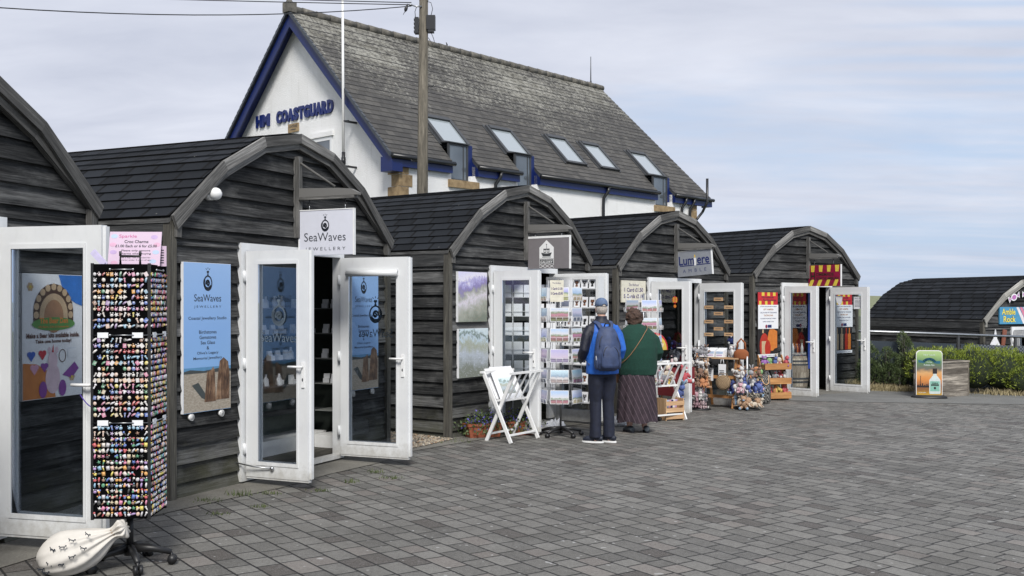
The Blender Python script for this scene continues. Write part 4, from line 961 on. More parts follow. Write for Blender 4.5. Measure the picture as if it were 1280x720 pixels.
    # windows in the long wall with stone sills
    for (a, c), (s0, s1) in zip(ZW, ((1.66, 2.76), (4.22, 5.20), (10.92, 12.06))):
        w = MB(); w.bx(a, a + .05, .10, .16, 5.0, 5.98); w.bx(c - .05, c, .10, .16, 5.0, 5.98); w.bx(a + .05, c - .05, .10, .16, 5.0, 5.05); w.bx(a + .05, c - .05, .10, .16, 5.93, 5.98); w.bx((a + c) / 2 + .18, (a + c) / 2 + .21, .11, .15, 5.05, 5.93)
        wo = w.build('window', 'darkgrey', r); g_ = MB(); g_.bx(a + .05, c - .05, .12, .13, 5.05, 5.93); g_.build('pane', 'window', wo)
        q = MB(); q.bx(a + .06, c - .06, .17, .175, 5.06, 5.92); q.build('net_curtain', P('pale_blind', (.45, .50, .52), .8, var=.2, scale=3), wo)
        q = MB(); q.bx(s0, s1, -.07, .30, 4.80, 4.998); q.build('sill', 'stone', wo)
        q = MB(); q.hexa([(a - .02, .05, 5.985), (c + .02, .05, 5.985), (c + .02, .46, 6.02), (a - .02, .46, 6.02), (a - .02, .05, 6.01), (c + .02, .05, 6.01), (c + .02, .46, 6.045), (a - .02, .46, 6.045)]); q.build('lead_flashing', 'darkgrey', wo)
    for (a, c), (na, nc) in zip(ZW, NOTCH):
        b = MB(); b.bx(c + .002, nc - .002, .11, .15, 5.152, 5.98); b.build('cheek', 'blue', r)
    # roof windows
    for (xa, xb, yt, yb_, lab) in ((1.86, 2.80, 1.20, .44, 0), (4.36, 5.28, 1.22, .44, 0), (7.0, 7.86, 1.30, .46, 0), (8.66, 9.52, 1.28, .46, 0), (11.2, 12.14, 1.28, .46, 0)):
        U = Vector((0, 1, 1.012)).normalized(); fr = Fr((xa, yb_, zr(yb_)), (1, 0, 0), U); w = xb - xa; h = (yt - yb_) * 1.42; f = MB()
        f.fbox(fr, -.07, .03, -.05, h + .08, -.02, .09); f.fbox(fr, w - .03, w + .07, -.05, h + .08, -.02, .09); f.fbox(fr, .03, w - .03, -.05, .04, -.02, .08); f.fbox(fr, .03, w - .03, h - .05, h + .08, -.02, .11)
        f.fbox(fr, -.14, -.07, -.08, h + .14, -.02, .03); f.fbox(fr, w + .07, w + .14, -.08, h + .14, -.02, .03)
        fo = f.build('roof_window', 'darkgrey', ro); g_ = MB(); g_.fbox(fr, .03, w - .03, .04, h - .05, .04, .055); g_.build('pane', 'rooflight', fo)
    # downpipes
    for (x, zt) in ((3.37, 5.05), (8.15, 5.05), (12.45, 5.05), (12.95, 5.05)):
        b = MB(); b.tube([(x + .12, -.185, 5.35), (x + .10, -.18, 5.22), (x, -.08, 5.0), (x, -.07, 4.8), (x, -.07, -.1)], .048, 10); b.tube([(x, -.07, 4.16), (x, -.07, 4.24)], .062, 10); b.build('downpipe', 'gutter', r)
    b = MB(); b.tube([(13.28, -.36, 4.9), (13.42, -.46, 5.25), (13.42, -.46, 6.05)], .045, 10); b.tube([(13.0, -.08, 4.4), (13.28, -.36, 4.9)], .045, 10); b.build('vent_pipe', 'gutter', r)
    # gable window (only its top corner shows), plaque, lettering
    w = MB(); w.bx(-.02, .02, 2.74, 3.62, 5.0, 5.06); w.bx(-.02, .02, 2.74, 3.62, 6.14, 6.24); w.bx(-.02, .02, 2.74, 2.82, 5.06, 6.14); w.bx(-.02, .02, 3.54, 3.62, 5.06, 6.14); wo = w.build('window', 'upvc', r)
    w = MB(); w.bx(-.008, .008, 2.82, 3.54, 5.06, 6.14); w.build('pane', 'window', wo); w = MB(); w.bx(-.05, .02, 2.66, 3.7, 6.245, 6.38); w.build('lintel', 'render', wo)
    w = MB(); w.bx(-.03, -.001, 4.24, 4.74, 6.54, 6.78); po = w.build('plaque', 'stone', r); fr = Fr((-.0308, 4.72, 6.55), (0, -1, 0), (0, 0, 1)); w = MB(); w.text(fr, 'COASTGUARD', .04, .12, .38, .07, .001, 0, .02); w.frect(fr, .10, .36, .05, .075, .001, 0); w.build('lettering', 'ink', po)
    fr = Fr((-.005, 6.353, 6.855), (0, -1, 0), (0, 0, 1)); spec = [('HM', 0, .70), ('COASTGUARD', 1.04, 2.66)]
    for t_, x, w_ in spec:
        adv = {'M': 1.25, 'C': .95, 'O': 1.05, 'A': 1.0, 'G': 1.05, 'D': 1.0}; tot = sum(adv.get(c, .9) for c in t_); u = x
        for ch in t_:
            cw = adv.get(ch, .9) / tot * w_; b = MB(); b.text(fr, ch, u + cw * .06, 0, cw * .94, .36, .0, 0, .058, 'L', .045); b.build('letter', 'blue_letter', r); u += cw
    return r
t = NT('ridge_stone'); a = t.noise(t.obj(), 7, 6, .7); t.base(t.ramp(a, [(.3, (.05, .048, .04)), (.6, (.15, .14, .12)), (.75, (.28, .27, .23))])); t.rough(.9); M['stone_grey'] = t.m
M['verge_slate'] = P('verge_slate', (.045, .052, .062), .5, var=.3, scale=4)
M['blue_letter'] = P('blue_letters', (.003, .013, .11), .35)
def rooflight():
    t = NT('rooflight_glass'); t.base((.30, .34, .36)); t.rough(.08); t.b.inputs['Coat Weight'].default_value = 1; t.b.inputs['Coat Roughness'].default_value = .02; return t.m
M['rooflight'] = rooflight()
coastguard()

# flag / aerial pole on the gable
r = thing('aerial_pole', 'tall slim white pole clamped to the coastguard house gable', 'pole', CG(-.42, 1.70, 5.15), CGR)
b = MB(); b.tube([(0, 0, 0), (0, 0, .5)], .045, 10, cap=True); b.tube([(0, 0, .18), (0, 0, .36)], .06, 10); b.build('clamp', 'gutter', r)
b = MB(); b.tube([(0, 0, .5), (.0, .02, 2.6), (0, .05, 6.0)], [.036, .034, .03], 10); b.build('pole', 'white', r)
for zz in (.14, 1.30): b = MB(); b.beam((0, 0, zz), (.42, 0, zz), .05, .05); b.beam((0, -.02, zz), (0, -.22, zz - .02), .03, .03); b.build('bracket', 'gutter', r)
# thin aerial on the far end of the ridge
r = thing('roof_aerial', 'hair-thin aerial standing on the far end of the slate ridge', 'aerial', CG(12.9, 4.22, 9.93), CGR)
b = MB(); b.tube([(0, 0, 0), (0, 0, 1.0)], [.022, .012], 6); b.build('rod', 'darkgrey', r); b = MB(); b.tube([(0, 0, -.08), (0, 0, .1)], .035, 8); b.build('foot', 'darkgrey', r)

# telegraph pole with its boxes, steps and wires
PX, PY = -2.05, 23.0
r = thing('telegraph_pole', 'weathered wooden telegraph pole with black cable boxes in front of the slate roof', 'telegraph pole', (PX, PY, .1))
b = MB(); b.tube([(-.03, 0, -.4), (0, 0, 4), (.03, 0, 8.62)], [.15, .128, .10], 14); b.build('shaft', 'polewood', r)
b = MB(); b.tube([(.03, 0, 8.60), (.03, 0, 8.70)], [.115, .10], 14); b.build('cap', 'gutter', r)
b = MB(); b.bx(-.17, -.08, -.10, .08, 7.82, 8.18); 
for i in range(4): b.bx(-.19, -.17, -.08, .06, 7.84 + i * .09, 7.88 + i * .09)
b.build('terminal_box', 'gutter', r)
b = MB(); b.bx(.10, .30, -.12, .06, 7.90, 8.22); b.bx(.13, .27, -.11, .05, 7.84, 7.90); b.build('splice_box', 'gutter', r)
b = MB(); b.tube([(0, -.1, 8.42), (-.12, -.12, 8.41), (-.26, -.12, 8.45)], .018, 8); b.ball((-.27, -.12, 8.45), .03); b.build('bracket_arm', 'steel', r)
for pts in ([(.10, -.05, 8.55), (.20, -.05, 8.52), (.24, -.05, 8.38), (.20, -.05, 8.22)], [(.20, -.05, 7.85), (.26, -.05, 7.70), (.28, -.05, 7.62), (.24, -.05, 7.56), (.14, -.05, 7.72)], [(-.12, -.1, 8.42), (-.16, -.1, 8.30), (-.15, -.1, 8.18)]): b = MB(); b.tube(pts, .008, 6); b.build('cable', 'gutter', r)
for i, zz in enumerate((7.60, 6.6, 6.1, 5.5, 4.9)):
    s = -1 if i % 2 == 0 else 1; b = MB(); b.tube([(.11 * s, -.02, zz), (.24 * s, -.02, zz + .01), (.26 * s, -.02, zz + .05)], .011, 6); b.build('step_iron', 'gutter', r)
def at(u, v, y): return Vector(((u - 640) / FPX * y, y, CAMH - (v - HOR) * y / FPX))
def wire(label, a, c, sag, rad=.011):
    b = MB(); n = 16; a = Vector(a); c = Vector(c); b.tube([a.lerp(c, i / n) - Z * sag * 4 * (i / n) * (1 - i / n) - a for i in range(n + 1)], rad, 5); props(b.build('overhead_wire', 'gutter', None, a), label, 'wire', 'overhead wires')
top = Vector((PX - .24, PY - .12, 8.55))
wire('lowest overhead wire, sagging from the telegraph pole to the top left corner', top + Vector((0, 0, -.03)), at(-260, -14, 16), .30)
wire('middle overhead wire running from the pole to the upper left picture edge', top + Vector((0, 0, 0)), at(-150, -12, 19), .02)
wire('upper overhead wire leaving the picture top above the gable', top + Vector((0, 0, .05)), at(60, -12, 19), .02)
wire('short lone wire passing low behind the largest hut roof', at(-60, 158, 26), CG(-.02, 7.6, 4.4), .05)
def bird(label, loc, s, rz, lean=0.5):
    r = thing('bird', label, 'bird', loc, rz); b = MB()
    b.rings([((-.0, 0, 0), .012, .012), ((0, 0, .03), .045, .04), ((.012, 0, .09), .055, .05), ((.03, 0, .15), .042, .04), ((.045, 0, .185), .032, .03), ((.055, 0, .215), .03, .028), ((.06, 0, .24), .012, .012)], 12)
    b.tube([(.075, 0, .215), (.12, 0, .205)], [.012, .002], 8)
    b.tube([(0, 0, .04), (-.05, 0, -.05), (-.075, 0, -.11)], [.03, .024, .012], 8, sq=.4)
    for s_ in (-1, 1): b.tube([(.0, .012 * s_, .02), (.0, .012 * s_, -.03)], .004, 5)
    o = organic(b.build('body', 'bird_black', r), .006, 1)
    r.scale = (s, s, s)
M['bird_black'] = P('black_feathers', (.012, .012, .014), .55)
bird('black bird perched on the wires beside the pole', at(507, 14.5, 22.6), .75, R(20))
bird('tiny dark bird sitting on the slate ridge left of the pole', CG(1.45, 4.22, 9.96), .45, R(30))
bird('tiny dark bird sitting on the slate ridge right of the pole', CG(5.6, 4.22, 9.96), .45, R(200))

# ------------------------------------------------------------------ railing
def railing():
    r = thing('railing', 'steel handrail on posts with dark infill panels beyond the planting', 'railing', (8.14, 21.0, 0))
    f = lambda x: -.035 * x
    b = MB(); b.tube([(-1.6, 0, 1.145 + .05), (0, 0, 1.145), (4.5, 0, 1.145 - .16)], .028, 10); b.build('handrail', 'steel', r)
    for i in range(6):
        x = -1.2 + 1.19 * i; b = MB(); b.bx(x - .02, x + .02, -.03, .03, -.4 + f(x), 1.12 + f(x)); b.bx(x - .035, x + .035, -.05, .05, .82 + f(x), .87 + f(x)); b.tube([(x + .06, -.03, .84 + f(x)), (x + .06, .03, .84 + f(x))], .03, 8); b.build('post', 'darkgrey', r)
        x1 = x + 1.19; b = MB(); b.hexa([(x + .05, -.01, .05 + f(x)), (x1 - .05, -.01, .05 + f(x1)), (x1 - .05, .01, .05 + f(x1)), (x + .05, .01, .05 + f(x)), (x + .05, -.01, .95 + f(x)), (x1 - .05, -.01, .95 + f(x1)), (x1 - .05, .01, .95 + f(x1)), (x + .05, .01, .95 + f(x))]); b.build('infill_panel', 'railpanel', r)
def railpanel():
    t = NT('slate_blue_mesh_panel'); o = t.obj(); s = t.n('ShaderNodeSeparateXYZ'); t.L.new(o, s.inputs[0])
    c = t.n('ShaderNodeTexChecker'); t.L.new(t.mapp(o, (1, 1, 1)), c.inputs[0]); c.inputs['Scale'].default_value = 28
    pat = t.math('MULTIPLY', c.outputs['Fac'], t.math('GREATER_THAN', t.noise(t.mapp(o, (1, 1, .6)), .9, 0), .55))
    t.base(t.mix(t.math('MULTIPLY', pat, .6), (.030, .040, .052), (.20, .22, .24))); t.rough(.4); return t.m
M['railpanel'] = railpanel()
railing()

# ------------------------------------------------------------------ planting
def foliage(name, label, cat, loc, blobs, n, size, leafm, corem, stems=0, group=None, seed=1, up=.3, aspect=1.6):
    rr = random.Random(seed); r = thing(name, label, cat, loc, 0, group)
    b = MB()
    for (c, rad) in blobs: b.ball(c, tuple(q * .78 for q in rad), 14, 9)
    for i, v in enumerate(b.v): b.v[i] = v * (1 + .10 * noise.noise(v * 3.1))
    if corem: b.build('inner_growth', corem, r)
    b = MB(); tot = sum(q[0] * q[1] + q[1] * q[2] + q[0] * q[2] for _, q in blobs)
    for (c, rad) in blobs:
        k = int(n * (rad[0] * rad[1] + rad[1] * rad[2] + rad[0] * rad[2]) / tot); c = Vector(c)
        for _ in range(k):
            d = Vector((rr.gauss(0, 1), rr.gauss(0, 1), rr.gauss(0, 1))).normalized()
            if d.z < -.5: d.z = -d.z
            q = Vector((d.x * rad[0], d.y * rad[1], d.z * rad[2])); lump = 1 + .22 * noise.noise((c + q) * 4.5) + .10 * noise.noise((c + q) * 13); p = c + q * (rr.uniform(.80, 1.02) * lump)
            if p.z < .01: p.z = rr.uniform(.01, .06)
            u = (d + Vector((rr.uniform(-.9, .9), rr.uniform(-.9, .9), rr.uniform(-.4, .9) + up))).normalized(); w = u.cross(Vector((rr.gauss(0, 1), rr.gauss(0, 1), rr.gauss(0, 1)))).normalized(); s = size * rr.uniform(.6, 1.3)
            b.add([p - w * s * .5, p + u * s * aspect * .5 - w * s * .12, p + w * s * .5, p + u * s * aspect], [(0, 1, 3), (1, 2, 3)], [[(0, 0)] * 3] * 2)
    b.build('leaves', leafm, r)
    if stems:
        b = MB()
        for _ in range(stems):
            c, rad = rr.choice(blobs); x, y = c[0] + rr.uniform(-.6, .6) * rad[0], c[1] + rr.uniform(-.6, .6) * rad[1]; b.tube([(x * .9, y * .9, -.02), (x, y, c[2]), (x + rr.uniform(-.06, .06), y, c[2] + rad[2] * .8)], [.012, .008, .004], 5)
        b.build('stems', 'post', r)
    return r
random.seed(3)
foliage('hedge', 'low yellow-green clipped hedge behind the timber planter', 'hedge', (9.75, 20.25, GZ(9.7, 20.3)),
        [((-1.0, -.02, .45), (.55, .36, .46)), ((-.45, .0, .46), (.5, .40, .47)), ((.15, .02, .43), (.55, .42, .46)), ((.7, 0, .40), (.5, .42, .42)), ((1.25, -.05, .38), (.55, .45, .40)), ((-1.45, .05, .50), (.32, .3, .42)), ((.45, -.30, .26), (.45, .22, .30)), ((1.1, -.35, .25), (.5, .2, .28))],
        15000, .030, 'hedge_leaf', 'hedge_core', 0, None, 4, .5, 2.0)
sp = [(7.35, 20.75, .98, .26, 'tall leafy dark green shrub nearest the last hut door'), (7.75, 20.68, .84, .22, 'slim dark green shrub between the last hut and the drinks board'), (8.10, 20.75, 1.16, .20, 'tallest feathery shrub, beside a railing post left of the drinks board'), (8.42, 20.6, .62, .2, 'short dark shrub just behind the drinks board')]
for i, (x, y, h, w, lab) in enumerate(sp):
    foliage('shrub', lab, 'shrub', (x, y, GZ(x, y)), [((0, 0, h * .30), (w, w * .9, h * .33)), ((.06, .02, h * .62), (w * .72, w * .7, h * .27)), ((-.04, 0, h * .85), (w * .45, w * .45, h * .17)), ((.16, -.1, h * .25), (w * .7, w * .6, h * .25))], 2600, .030, 'shrub_leaf', None, 14, 'shrubs along the railing', 20 + i, .6, 1.9)
def tufts(name, label, cat, spots, mat, n, h, seed, kind='stuff'):
    rr = random.Random(seed); b = MB()
    for (x, y, w, hh) in spots:
        for _ in range(n):
            px, py = x + rr.gauss(0, w), y + rr.gauss(0, w * .6); z = GZ(px, py) + .002; a = rr.uniform(0, 6.3); q = Vector((math.cos(a), math.sin(a), 0)) * .0035 * (h * hh / .1 + 1); le = Vector((rr.gauss(0, .35), rr.gauss(0, .35), 1)) * h * hh * rr.uniform(.4, 1.2)
            b.add([(px - q.x, py - q.y, z), (px + q.x, py + q.y, z), (px + le.x * .5 + q.x * .7, py + le.y * .5, z + le.z * .6), (px + le.x, py + le.y, z + le.z)], [(0, 1, 2, 3)], [[(0, 0)] * 4])
    props(b.build(name, mat), label, cat, None, kind)
tufts('dry_grass', 'straw-coloured dead grass at the foot of the shrubs', 'grass', [(7.05, 20.66, .14, 1), (7.5, 20.5, .18, .7), (7.9, 20.45, .2, .6), (8.7, 20.2, .12, .5), (9.8, 19.95, .25, .6), (10.4, 19.9, .3, .6)], 'straw', 420, .20, 5)
tufts('ground_weeds', 'small green weeds rooted in the joints along the hut fronts', 'weeds', [(-2.55, 8.4, .06, .6), (-2.35, 8.65, .05, 1.0), (-2.1, 8.75, .05, .6), (-1.5, 9.35, .04, .7), (-1.15, 9.6, .05, .6), (-1.35, 9.9, .05, .7), (-.75, 12.3, .10, .5), (-.62, 12.1, .10, .5), (-.9, 12.0, .06, .4), (-2.3, 7.9, .05, .4), (-2.05, 8.2, .04, .5), (-1.7, 8.9, .05, .5), (9.0, 19.4, .1, .3)], 'weed_leaf', 42, .055, 6)
# gravel between the second and third huts
def gravel():
    rr = random.Random(11); b = MB()
    for _ in range(2600):
        t_, w = rr.random(), rr.random(); a = HW(2, 1.75, -.25).lerp(HW(3, -1.74, -.08), t_); c = HW(2, 1.74, .9).lerp(HW(3, -1.74, 1.1), t_); p = a.lerp(c, w ** 1.2); s = rr.uniform(.008, .017); z = GZ(p.x, p.y) + .012 + s * .3
        b.ball((p.x, p.y, z), (s, s * rr.uniform(.7, 1), s * .6), 6, 4)
    props(b.build('gravel', 'pebbles'), 'loose brown gravel in the gap between the jewellery and gallery huts', 'gravel', None, 'stuff')
gravel()
def planter():
    r = thing('planter', 'square weathered timber planter box beside the drinks board', 'planter', (8.87, 19.56, GZ(8.85, 19.5)), R(33)); a, c, h = -.86, .56, .66
    for nm, f in (('front', lambda z0, z1, m: m.bx(a, -.001, 0, .035, z0, z1, 0, (1, 0, 0))), ('side', lambda z0, z1, m: m.bx(-.035, 0, .036, c, z0, z1, 0, (0, 1, 0))), ('back', lambda z0, z1, m: m.bx(a, -.001, c, c + .035, z0, z1, 0, (1, 0, 0))), ('left', lambda z0, z1, m: m.bx(a, a + .035, .036, c, z0, z1, 0, (0, 1, 0)))):
        m = MB(); z = 0
        while z < h - .01: f(z, z + .106, m); z += .110
        m.build('side_boards', 'crate', r)
    m = MB()
    for x, y in ((-.001, -.012), (a, -.012)): m.bx(x - .0, x + .02, y, y + .05, 0, h, 0, (0, 0, 1))
    m.bx(a - .02, .03, -.02, .06, h, h + .03); m.bx(a - .02, .03, c - .03, c + .05, h, h + .03); m.bx(-.06, .03, .061, c - .031, h, h + .03, 0, (0, 1, 0)); m.bx(a - .02, a + .06, .061, c - .031, h, h + .03, 0, (0, 1, 0)); m.build('rim', 'crate', r)
    m = MB(); m.bx(a + .04, -.04, .04, c, h - .12, h - .06); m.build('soil', 'earth', r)
planter()
def drinks_board():
    r = thing('pavement_board', 'pavement advertising board with a drinks bottle on a sunset, on a black weighted base', 'sign', (7.86, 18.95, GZ(7.86, 18.95)), R(-10)); w, h = .235, .90
    out = [(-w, .06)] + [(w, .06)] + [(w, h - .07)] + [(w - .07 + .07 * math.cos(a), h - .07 + .07 * math.sin(a)) for a in [R(q) for q in range(0, 91, 15)]] + [(-w + .07 + .07 * math.cos(a), h - .07 + .07 * math.sin(a)) for a in [R(q) for q in range(90, 181, 15)]]
    m = MB(); m.prism([(x, -.012, z) for x, z in out], (0, .024, 0)); m.build('frame', 'white', r)
    t = NT('sunset_print'); s = t.n('ShaderNodeSeparateXYZ'); t.L.new(t.obj(), s.inputs[0]); nz = t.noise(t.obj(), 7, 5, .6); v = t.math('ADD', s.outputs[2], t.math('MULTIPLY', t.math('SUBTRACT', nz, .5), .16))
    t.base(t.ramp(v, [(.06, (.50, .30, .04)), (.15, (.24, .11, .03)), (.22, (.20, .08, .04)), (.36, (.62, .24, .06)), (.48, (.60, .34, .14)), (.56, (.13, .13, .11)), (.68, (.10, .20, .09)), (.82, (.32, .46, .18)), (.92, (.42, .55, .26))])); t.rough(.3); M['sunset'] = t.m
    fr = Fr((0, -.0128, 0), (1, 0, 0), (0, 0, 1)); m = MB(); m.fpoly(fr, [(x * .96, .06 + (z - .06) * .985) for x, z in out], .0005, 0)
    m.frect(fr, -.22, .05, .20, .235, .001, 1); m.frect(fr, -.16, -.15, .235, .42, .001, 1)
    for q in range(6): m.frect(fr, -.21 + q * .04, -.19 + q * .04, .235, .25 + .03 * ((q * 7) % 3) / 2, .001, 1)
    m.fpoly(fr, [(.01, .08), (.19, .08), (.20, .10), (.20, .34), (.15, .41), (.13, .43), (.13, .46), (.07, .46), (.07, .43), (.05, .41), (.00, .34), (.00, .10)], .0015, 2); m.frect(fr, .06, .14, .46, .56, .002, 1); m.frect(fr, .015, .185, .13, .32, .002, 3)
    m.frect(fr, .03, .17, .235, .26, .0025, 1); m.text(fr, 'GIN', .10, .265, .10, .03, .003, 1, .03, 'C'); m.ell(fr, .10, .19, .02, .025, .0025, 1, 12)
    m.arc(fr, 0, .60, .13, .135, .05, 35, 145, .0015, 4, 16); m.fpoly(fr, [(-.20, .72), (-.10, .70), (-.11, .66), (-.19, .67)], .0012, 4); m.fpoly(fr, [(.20, .70), (.10, .70), (.11, .65), (.19, .65)], .0012, 4)
    m.text(fr, 'TRY OUR', 0, .80, .22, .025, .002, 2, .01, 'C'); m.text(fr, 'Amble', 0, .665, .10, .022, .002, 2, 0, 'C'); m.text(fr, 'Pebble Gin', 0, .61, .19, .03, .002, 2, .01, 'C'); m.text(fr, 'SOLD HERE', -.19, .095, .13, .018, .002, 2, .01)
    m.build('print', ['sunset', P('dark_print', (.02, .015, .015), .4), P('bottle_white', (.55, .62, .60), .3), P('label_mint', (.20, .42, .34), .4), P('ribbon_teal', (.02, .11, .17), .4)], r)
    m = MB(); m.rings([((0, 0, 0), .33, .17), ((0, 0, .035), .32, .16), ((0, 0, .06), .26, .11)], 28); m.build('base', 'black', r)
drinks_board()
# hut 6 signs
r, fr, w, h = wall_panel('wall_sign', 'blue rock sweet sign on the gable of the hut at the right edge', 'sign', 6, -1.235, .35, 2.225, 2.59, P('rock_blue', (.07, .27, .45), .4), .03, .02)
b = MB(); b.text(fr, 'Amble', .07, .20, .42, .13, .001, 1, .06); b.text(fr, 'Rock', .12, .04, .38, .13, .001, 1, .06); b.text(fr, 'Amble', .07, .20, .42, .13, .002, 0, .02); b.text(fr, 'Rock', .12, .04, .38, .13, .002, 0, .02)
for i, mi in enumerate((2, 3, 2, 4, 2, 3)): b.fpoly(fr, [(.62 + i * .11 - .10, .36), (.70 + i * .11 - .10, .36), (.85 + i * .11, .005), (.74 + i * .11, .005)], .001 + i * .0004, mi)
b.build('print', [P('lemon', (.75, .65, .12), .4), 'ink', P('candy_white', (.72, .66, .66), .4), P('candy_pink', (.62, .2, .30), .4), P('candy_brown', (.45, .25, .14), .4)], r)
M['lilac'] = P('lilac', (.42, .15, .40), .4)
for q, (x, z) in enumerate(((-.80, 2.80), (-.36, 2.84))):
    r = thing('sweet_cutout', ('first' if q == 0 else 'second') + ' wrapped sweet cut-out above the blue rock sign', 'sign', HW(6, x, -.005, z), HY(6)); fr = Fr((0, -.02, 0), (1, .0, .3 if q == 0 else -.2), (-.3 if q == 0 else .2, 0, 1)); b = MB(); b.ell(fr, 0, 0, .10, .075, 0, 0, 18); b.fpoly(fr, [(.07, 0), (.19, .08), (.17, -.06)], 0, 0); b.fpoly(fr, [(-.07, 0), (-.19, .06), (-.17, -.08)], 0, 0); b.ell(fr, 0, 0, .07, .05, .002, 1, 16); b.fpoly(fr, [(.10, .0), (.165, .05), (.155, -.03)], .002, 1); b.fpoly(fr, [(-.10, .0), (-.165, .03), (-.155, -.05)], .002, 1)
    b.prism([fr.p(-.05, -.04, -.02), fr.p(.05, -.04, -.02), fr.p(.05, .04, -.02), fr.p(-.05, .04, -.02)], fr.n * .018, 0); b.build('cutout', ['white_card', 'lilac'], r)
r = thing('ice_cream_cutout', 'white pointed ice cream cut-out below the blue rock sign', 'sign', HW(6, -1.38, -.03, 1.70), HY(6)); b = MB(); b.prism([(-.22, 0, 0), (.20, 0, 0), (.10, 0, .13), (.04, 0, .22), (.0, 0, .42), (-.06, 0, .22), (-.14, 0, .12)], (0, .02, 0)); b.build('ice_cream', 'white_card', r); b = MB(); b.prism([(.16, -.01, .02), (.26, -.01, .02), (.34, -.01, .40), (.22, -.01, .42)], (0, .02, 0)); b.build('wafer', P('wafer_brown', (.22, .08, .05), .5), r)

# ------------------------------------------------------------------ tall charm rack at the left
def charm_rack():
    cx, cy = -2.42, 6.37; g = GZ(cx, cy); yaw = R(3); W2 = .172
    r = thing('charm_rack', 'tall black revolving rack on castors, covered in small charms, with pink notice above', 'display rack', (cx, cy, g), yaw)
    b = MB(); b.tube([(0, 0, .10), (0, 0, .34)], .022, 12); b.tube([(0, 0, .07), (0, 0, .13)], .034, 12); b.build('pole', 'black', r)
    for i in range(5):
        a = R(-62 + i * 72); d = Vector((math.cos(a), math.sin(a), 0)); b = MB(); side = Z.cross(d)
        b.tube([d * .02 + Z * .115, d * .14 + Z * .105, d * .25 + Z * .075], [.030, .024, .017], 8); l = b.build('leg', 'black', r)
        b = MB()
        for s in (-1, 1): c = d * .255 + Z * .030 + side * .016 * s; b.tube([c - side * .010, c + side * .010], .030, 14)
        b.tube([d * .25 + Z * .03, d * .25 + Z * .075], .010, 8); b.build('castor', 'black', l)
    tiers = [(.345, .955), (.965, 1.495), (1.505, 1.900)]
    # z range measured above the ground
    b = MB(); b.bx(-W2, W2, -W2, W2, .335, 1.905)
    b.build('panel_box', 'blackcloth', r)
    for x, y in ((-1, -1), (1, -1), (1, 1), (-1, 1)): b = MB(); b.bx(x * W2 - .008, x * W2 + .008, y * W2 - .008, y * W2 + .008, .33, 1.91); b.build('corner_edging', 'black', r)
    for (z0, z1) in tiers:
        for fr in (Fr((-W2, -W2 - .004, 0), (1, 0, 0), (0, 0, 1)), Fr((W2 + .004, -W2, 0), (0, 1, 0), (0, 0, 1))):
            b = MB(); b.tube([fr.p(.11, z1 - .028, .010), fr.p(.25, z1 - .028, .010)], .0035, 6); b.ball(fr.p(.11, z1 - .028, .008), .008, 8, 6); b.ball(fr.p(.25, z1 - .028, .008), .008, 8, 6)
            if z1 < 1.6: b.tube([fr.p(.0, z1 - .028, .008), fr.p(.11, z1 - .028, .008)], .002, 4); b.tube([fr.p(.25, z1 - .028, .008), fr.p(.34, z1 - .028, .008)], .002, 4)
            b.build('hanging_rod', 'steel', r)
            if z1 < 1.6:
                for q in (.035, .245): b = MB(); b.fbox(fr, q, q + .065, z1 - .045, z1 - .012, .006, .010); b.build('price_label', 'white_card', r)
    b = MB(); b.tube([(-.01, -.15, 1.9), (-.01, -.15, 1.955), (.11, -.15, 1.955), (.11, -.15, 1.9)], .008, 8); b.tube([(-.01, -.15, 1.955), (-.01, -.15, 1.985)], .008, 8); b.tube([(.11, -.15, 1.955), (.11, -.15, 1.985)], .008, 8); b.build('top_bracket', 'black', r)
    mw = r.matrix_basis.copy(); mw = Matrix.Translation((cx, cy, g)) @ Matrix.Rotation(yaw, 4, 'Z')
    # pink notice leaning on top
    n = thing('rack_notice', 'pale pink printed notice with prices leaning on top of the charm rack', 'notice', (cx, cy, g), yaw)
    fr = Fr((-.14, .0, 1.90), (1, 0, 0), (.0, .22, 1)); b = MB(); b.fbox(fr, -.0, .325, .0, .225, -.004, 0); b.build('board', P('pink_card', (.60, .46, .58), .4, var=.03), n)
    b = MB(); b.text(fr, 'Sparkle', .06, .180, .11, .026, .001, 0); b.text(fr, 'Croc Charms', .17, .150, .15, .020, .001, 1, .02, 'C'); b.text(fr, '£1.00 Each or 6 for £5.00', .17, .122, .26, .018, .001, 1, .02, 'C'); b.text(fr, 'Please only remove', .17, .092, .18, .015, .001, 1, .01, 'C'); b.text(fr, 'charms when buying', .17, .072, .19, .015, .001, 1, .01, 'C'); b.text(fr, 'Not a toy. Not intended for', .17, .048, .19, .011, .001, 1, 0, 'C'); b.text(fr, 'children under 3 years of age.', .17, .032, .20, .011, .001, 1, 0, 'C')
    for (x, y, mi) in ((.03, .195, 2), (.28, .19, 3), (.025, .14, 4), (.30, .14, 4), (.03, .09, 3), (.295, .09, 2), (.04, .02, 4), (.28, .03, 2)): b.ell(fr, x, y, .022, .014, .0006, mi, 12)
    b.build('print', [P('magenta_ink', (.5, .06, .24), .5), 'ink', P('pale_blue', (.40, .50, .66), .5), P('pale_lilac', (.50, .36, .60), .5), P('pale_rose', (.62, .36, .50), .5)], n)
    n = thing('rack_leaflet', 'small folded leaflets sticking out of the left side of the charm rack top', 'leaflet', (cx, cy, g), yaw); fr = Fr((-.215, -.06, 1.98), (.6, -.3, -.55), (.5, .0, .6)); b = MB(); b.fbox(fr, 0, .14, 0, .03, 0, .002); b.fbox(fr, .0, .13, -.01, .022, .006, .008); b.build('leaflet', P('lilac_paper', (.52, .48, .66), .6), n)
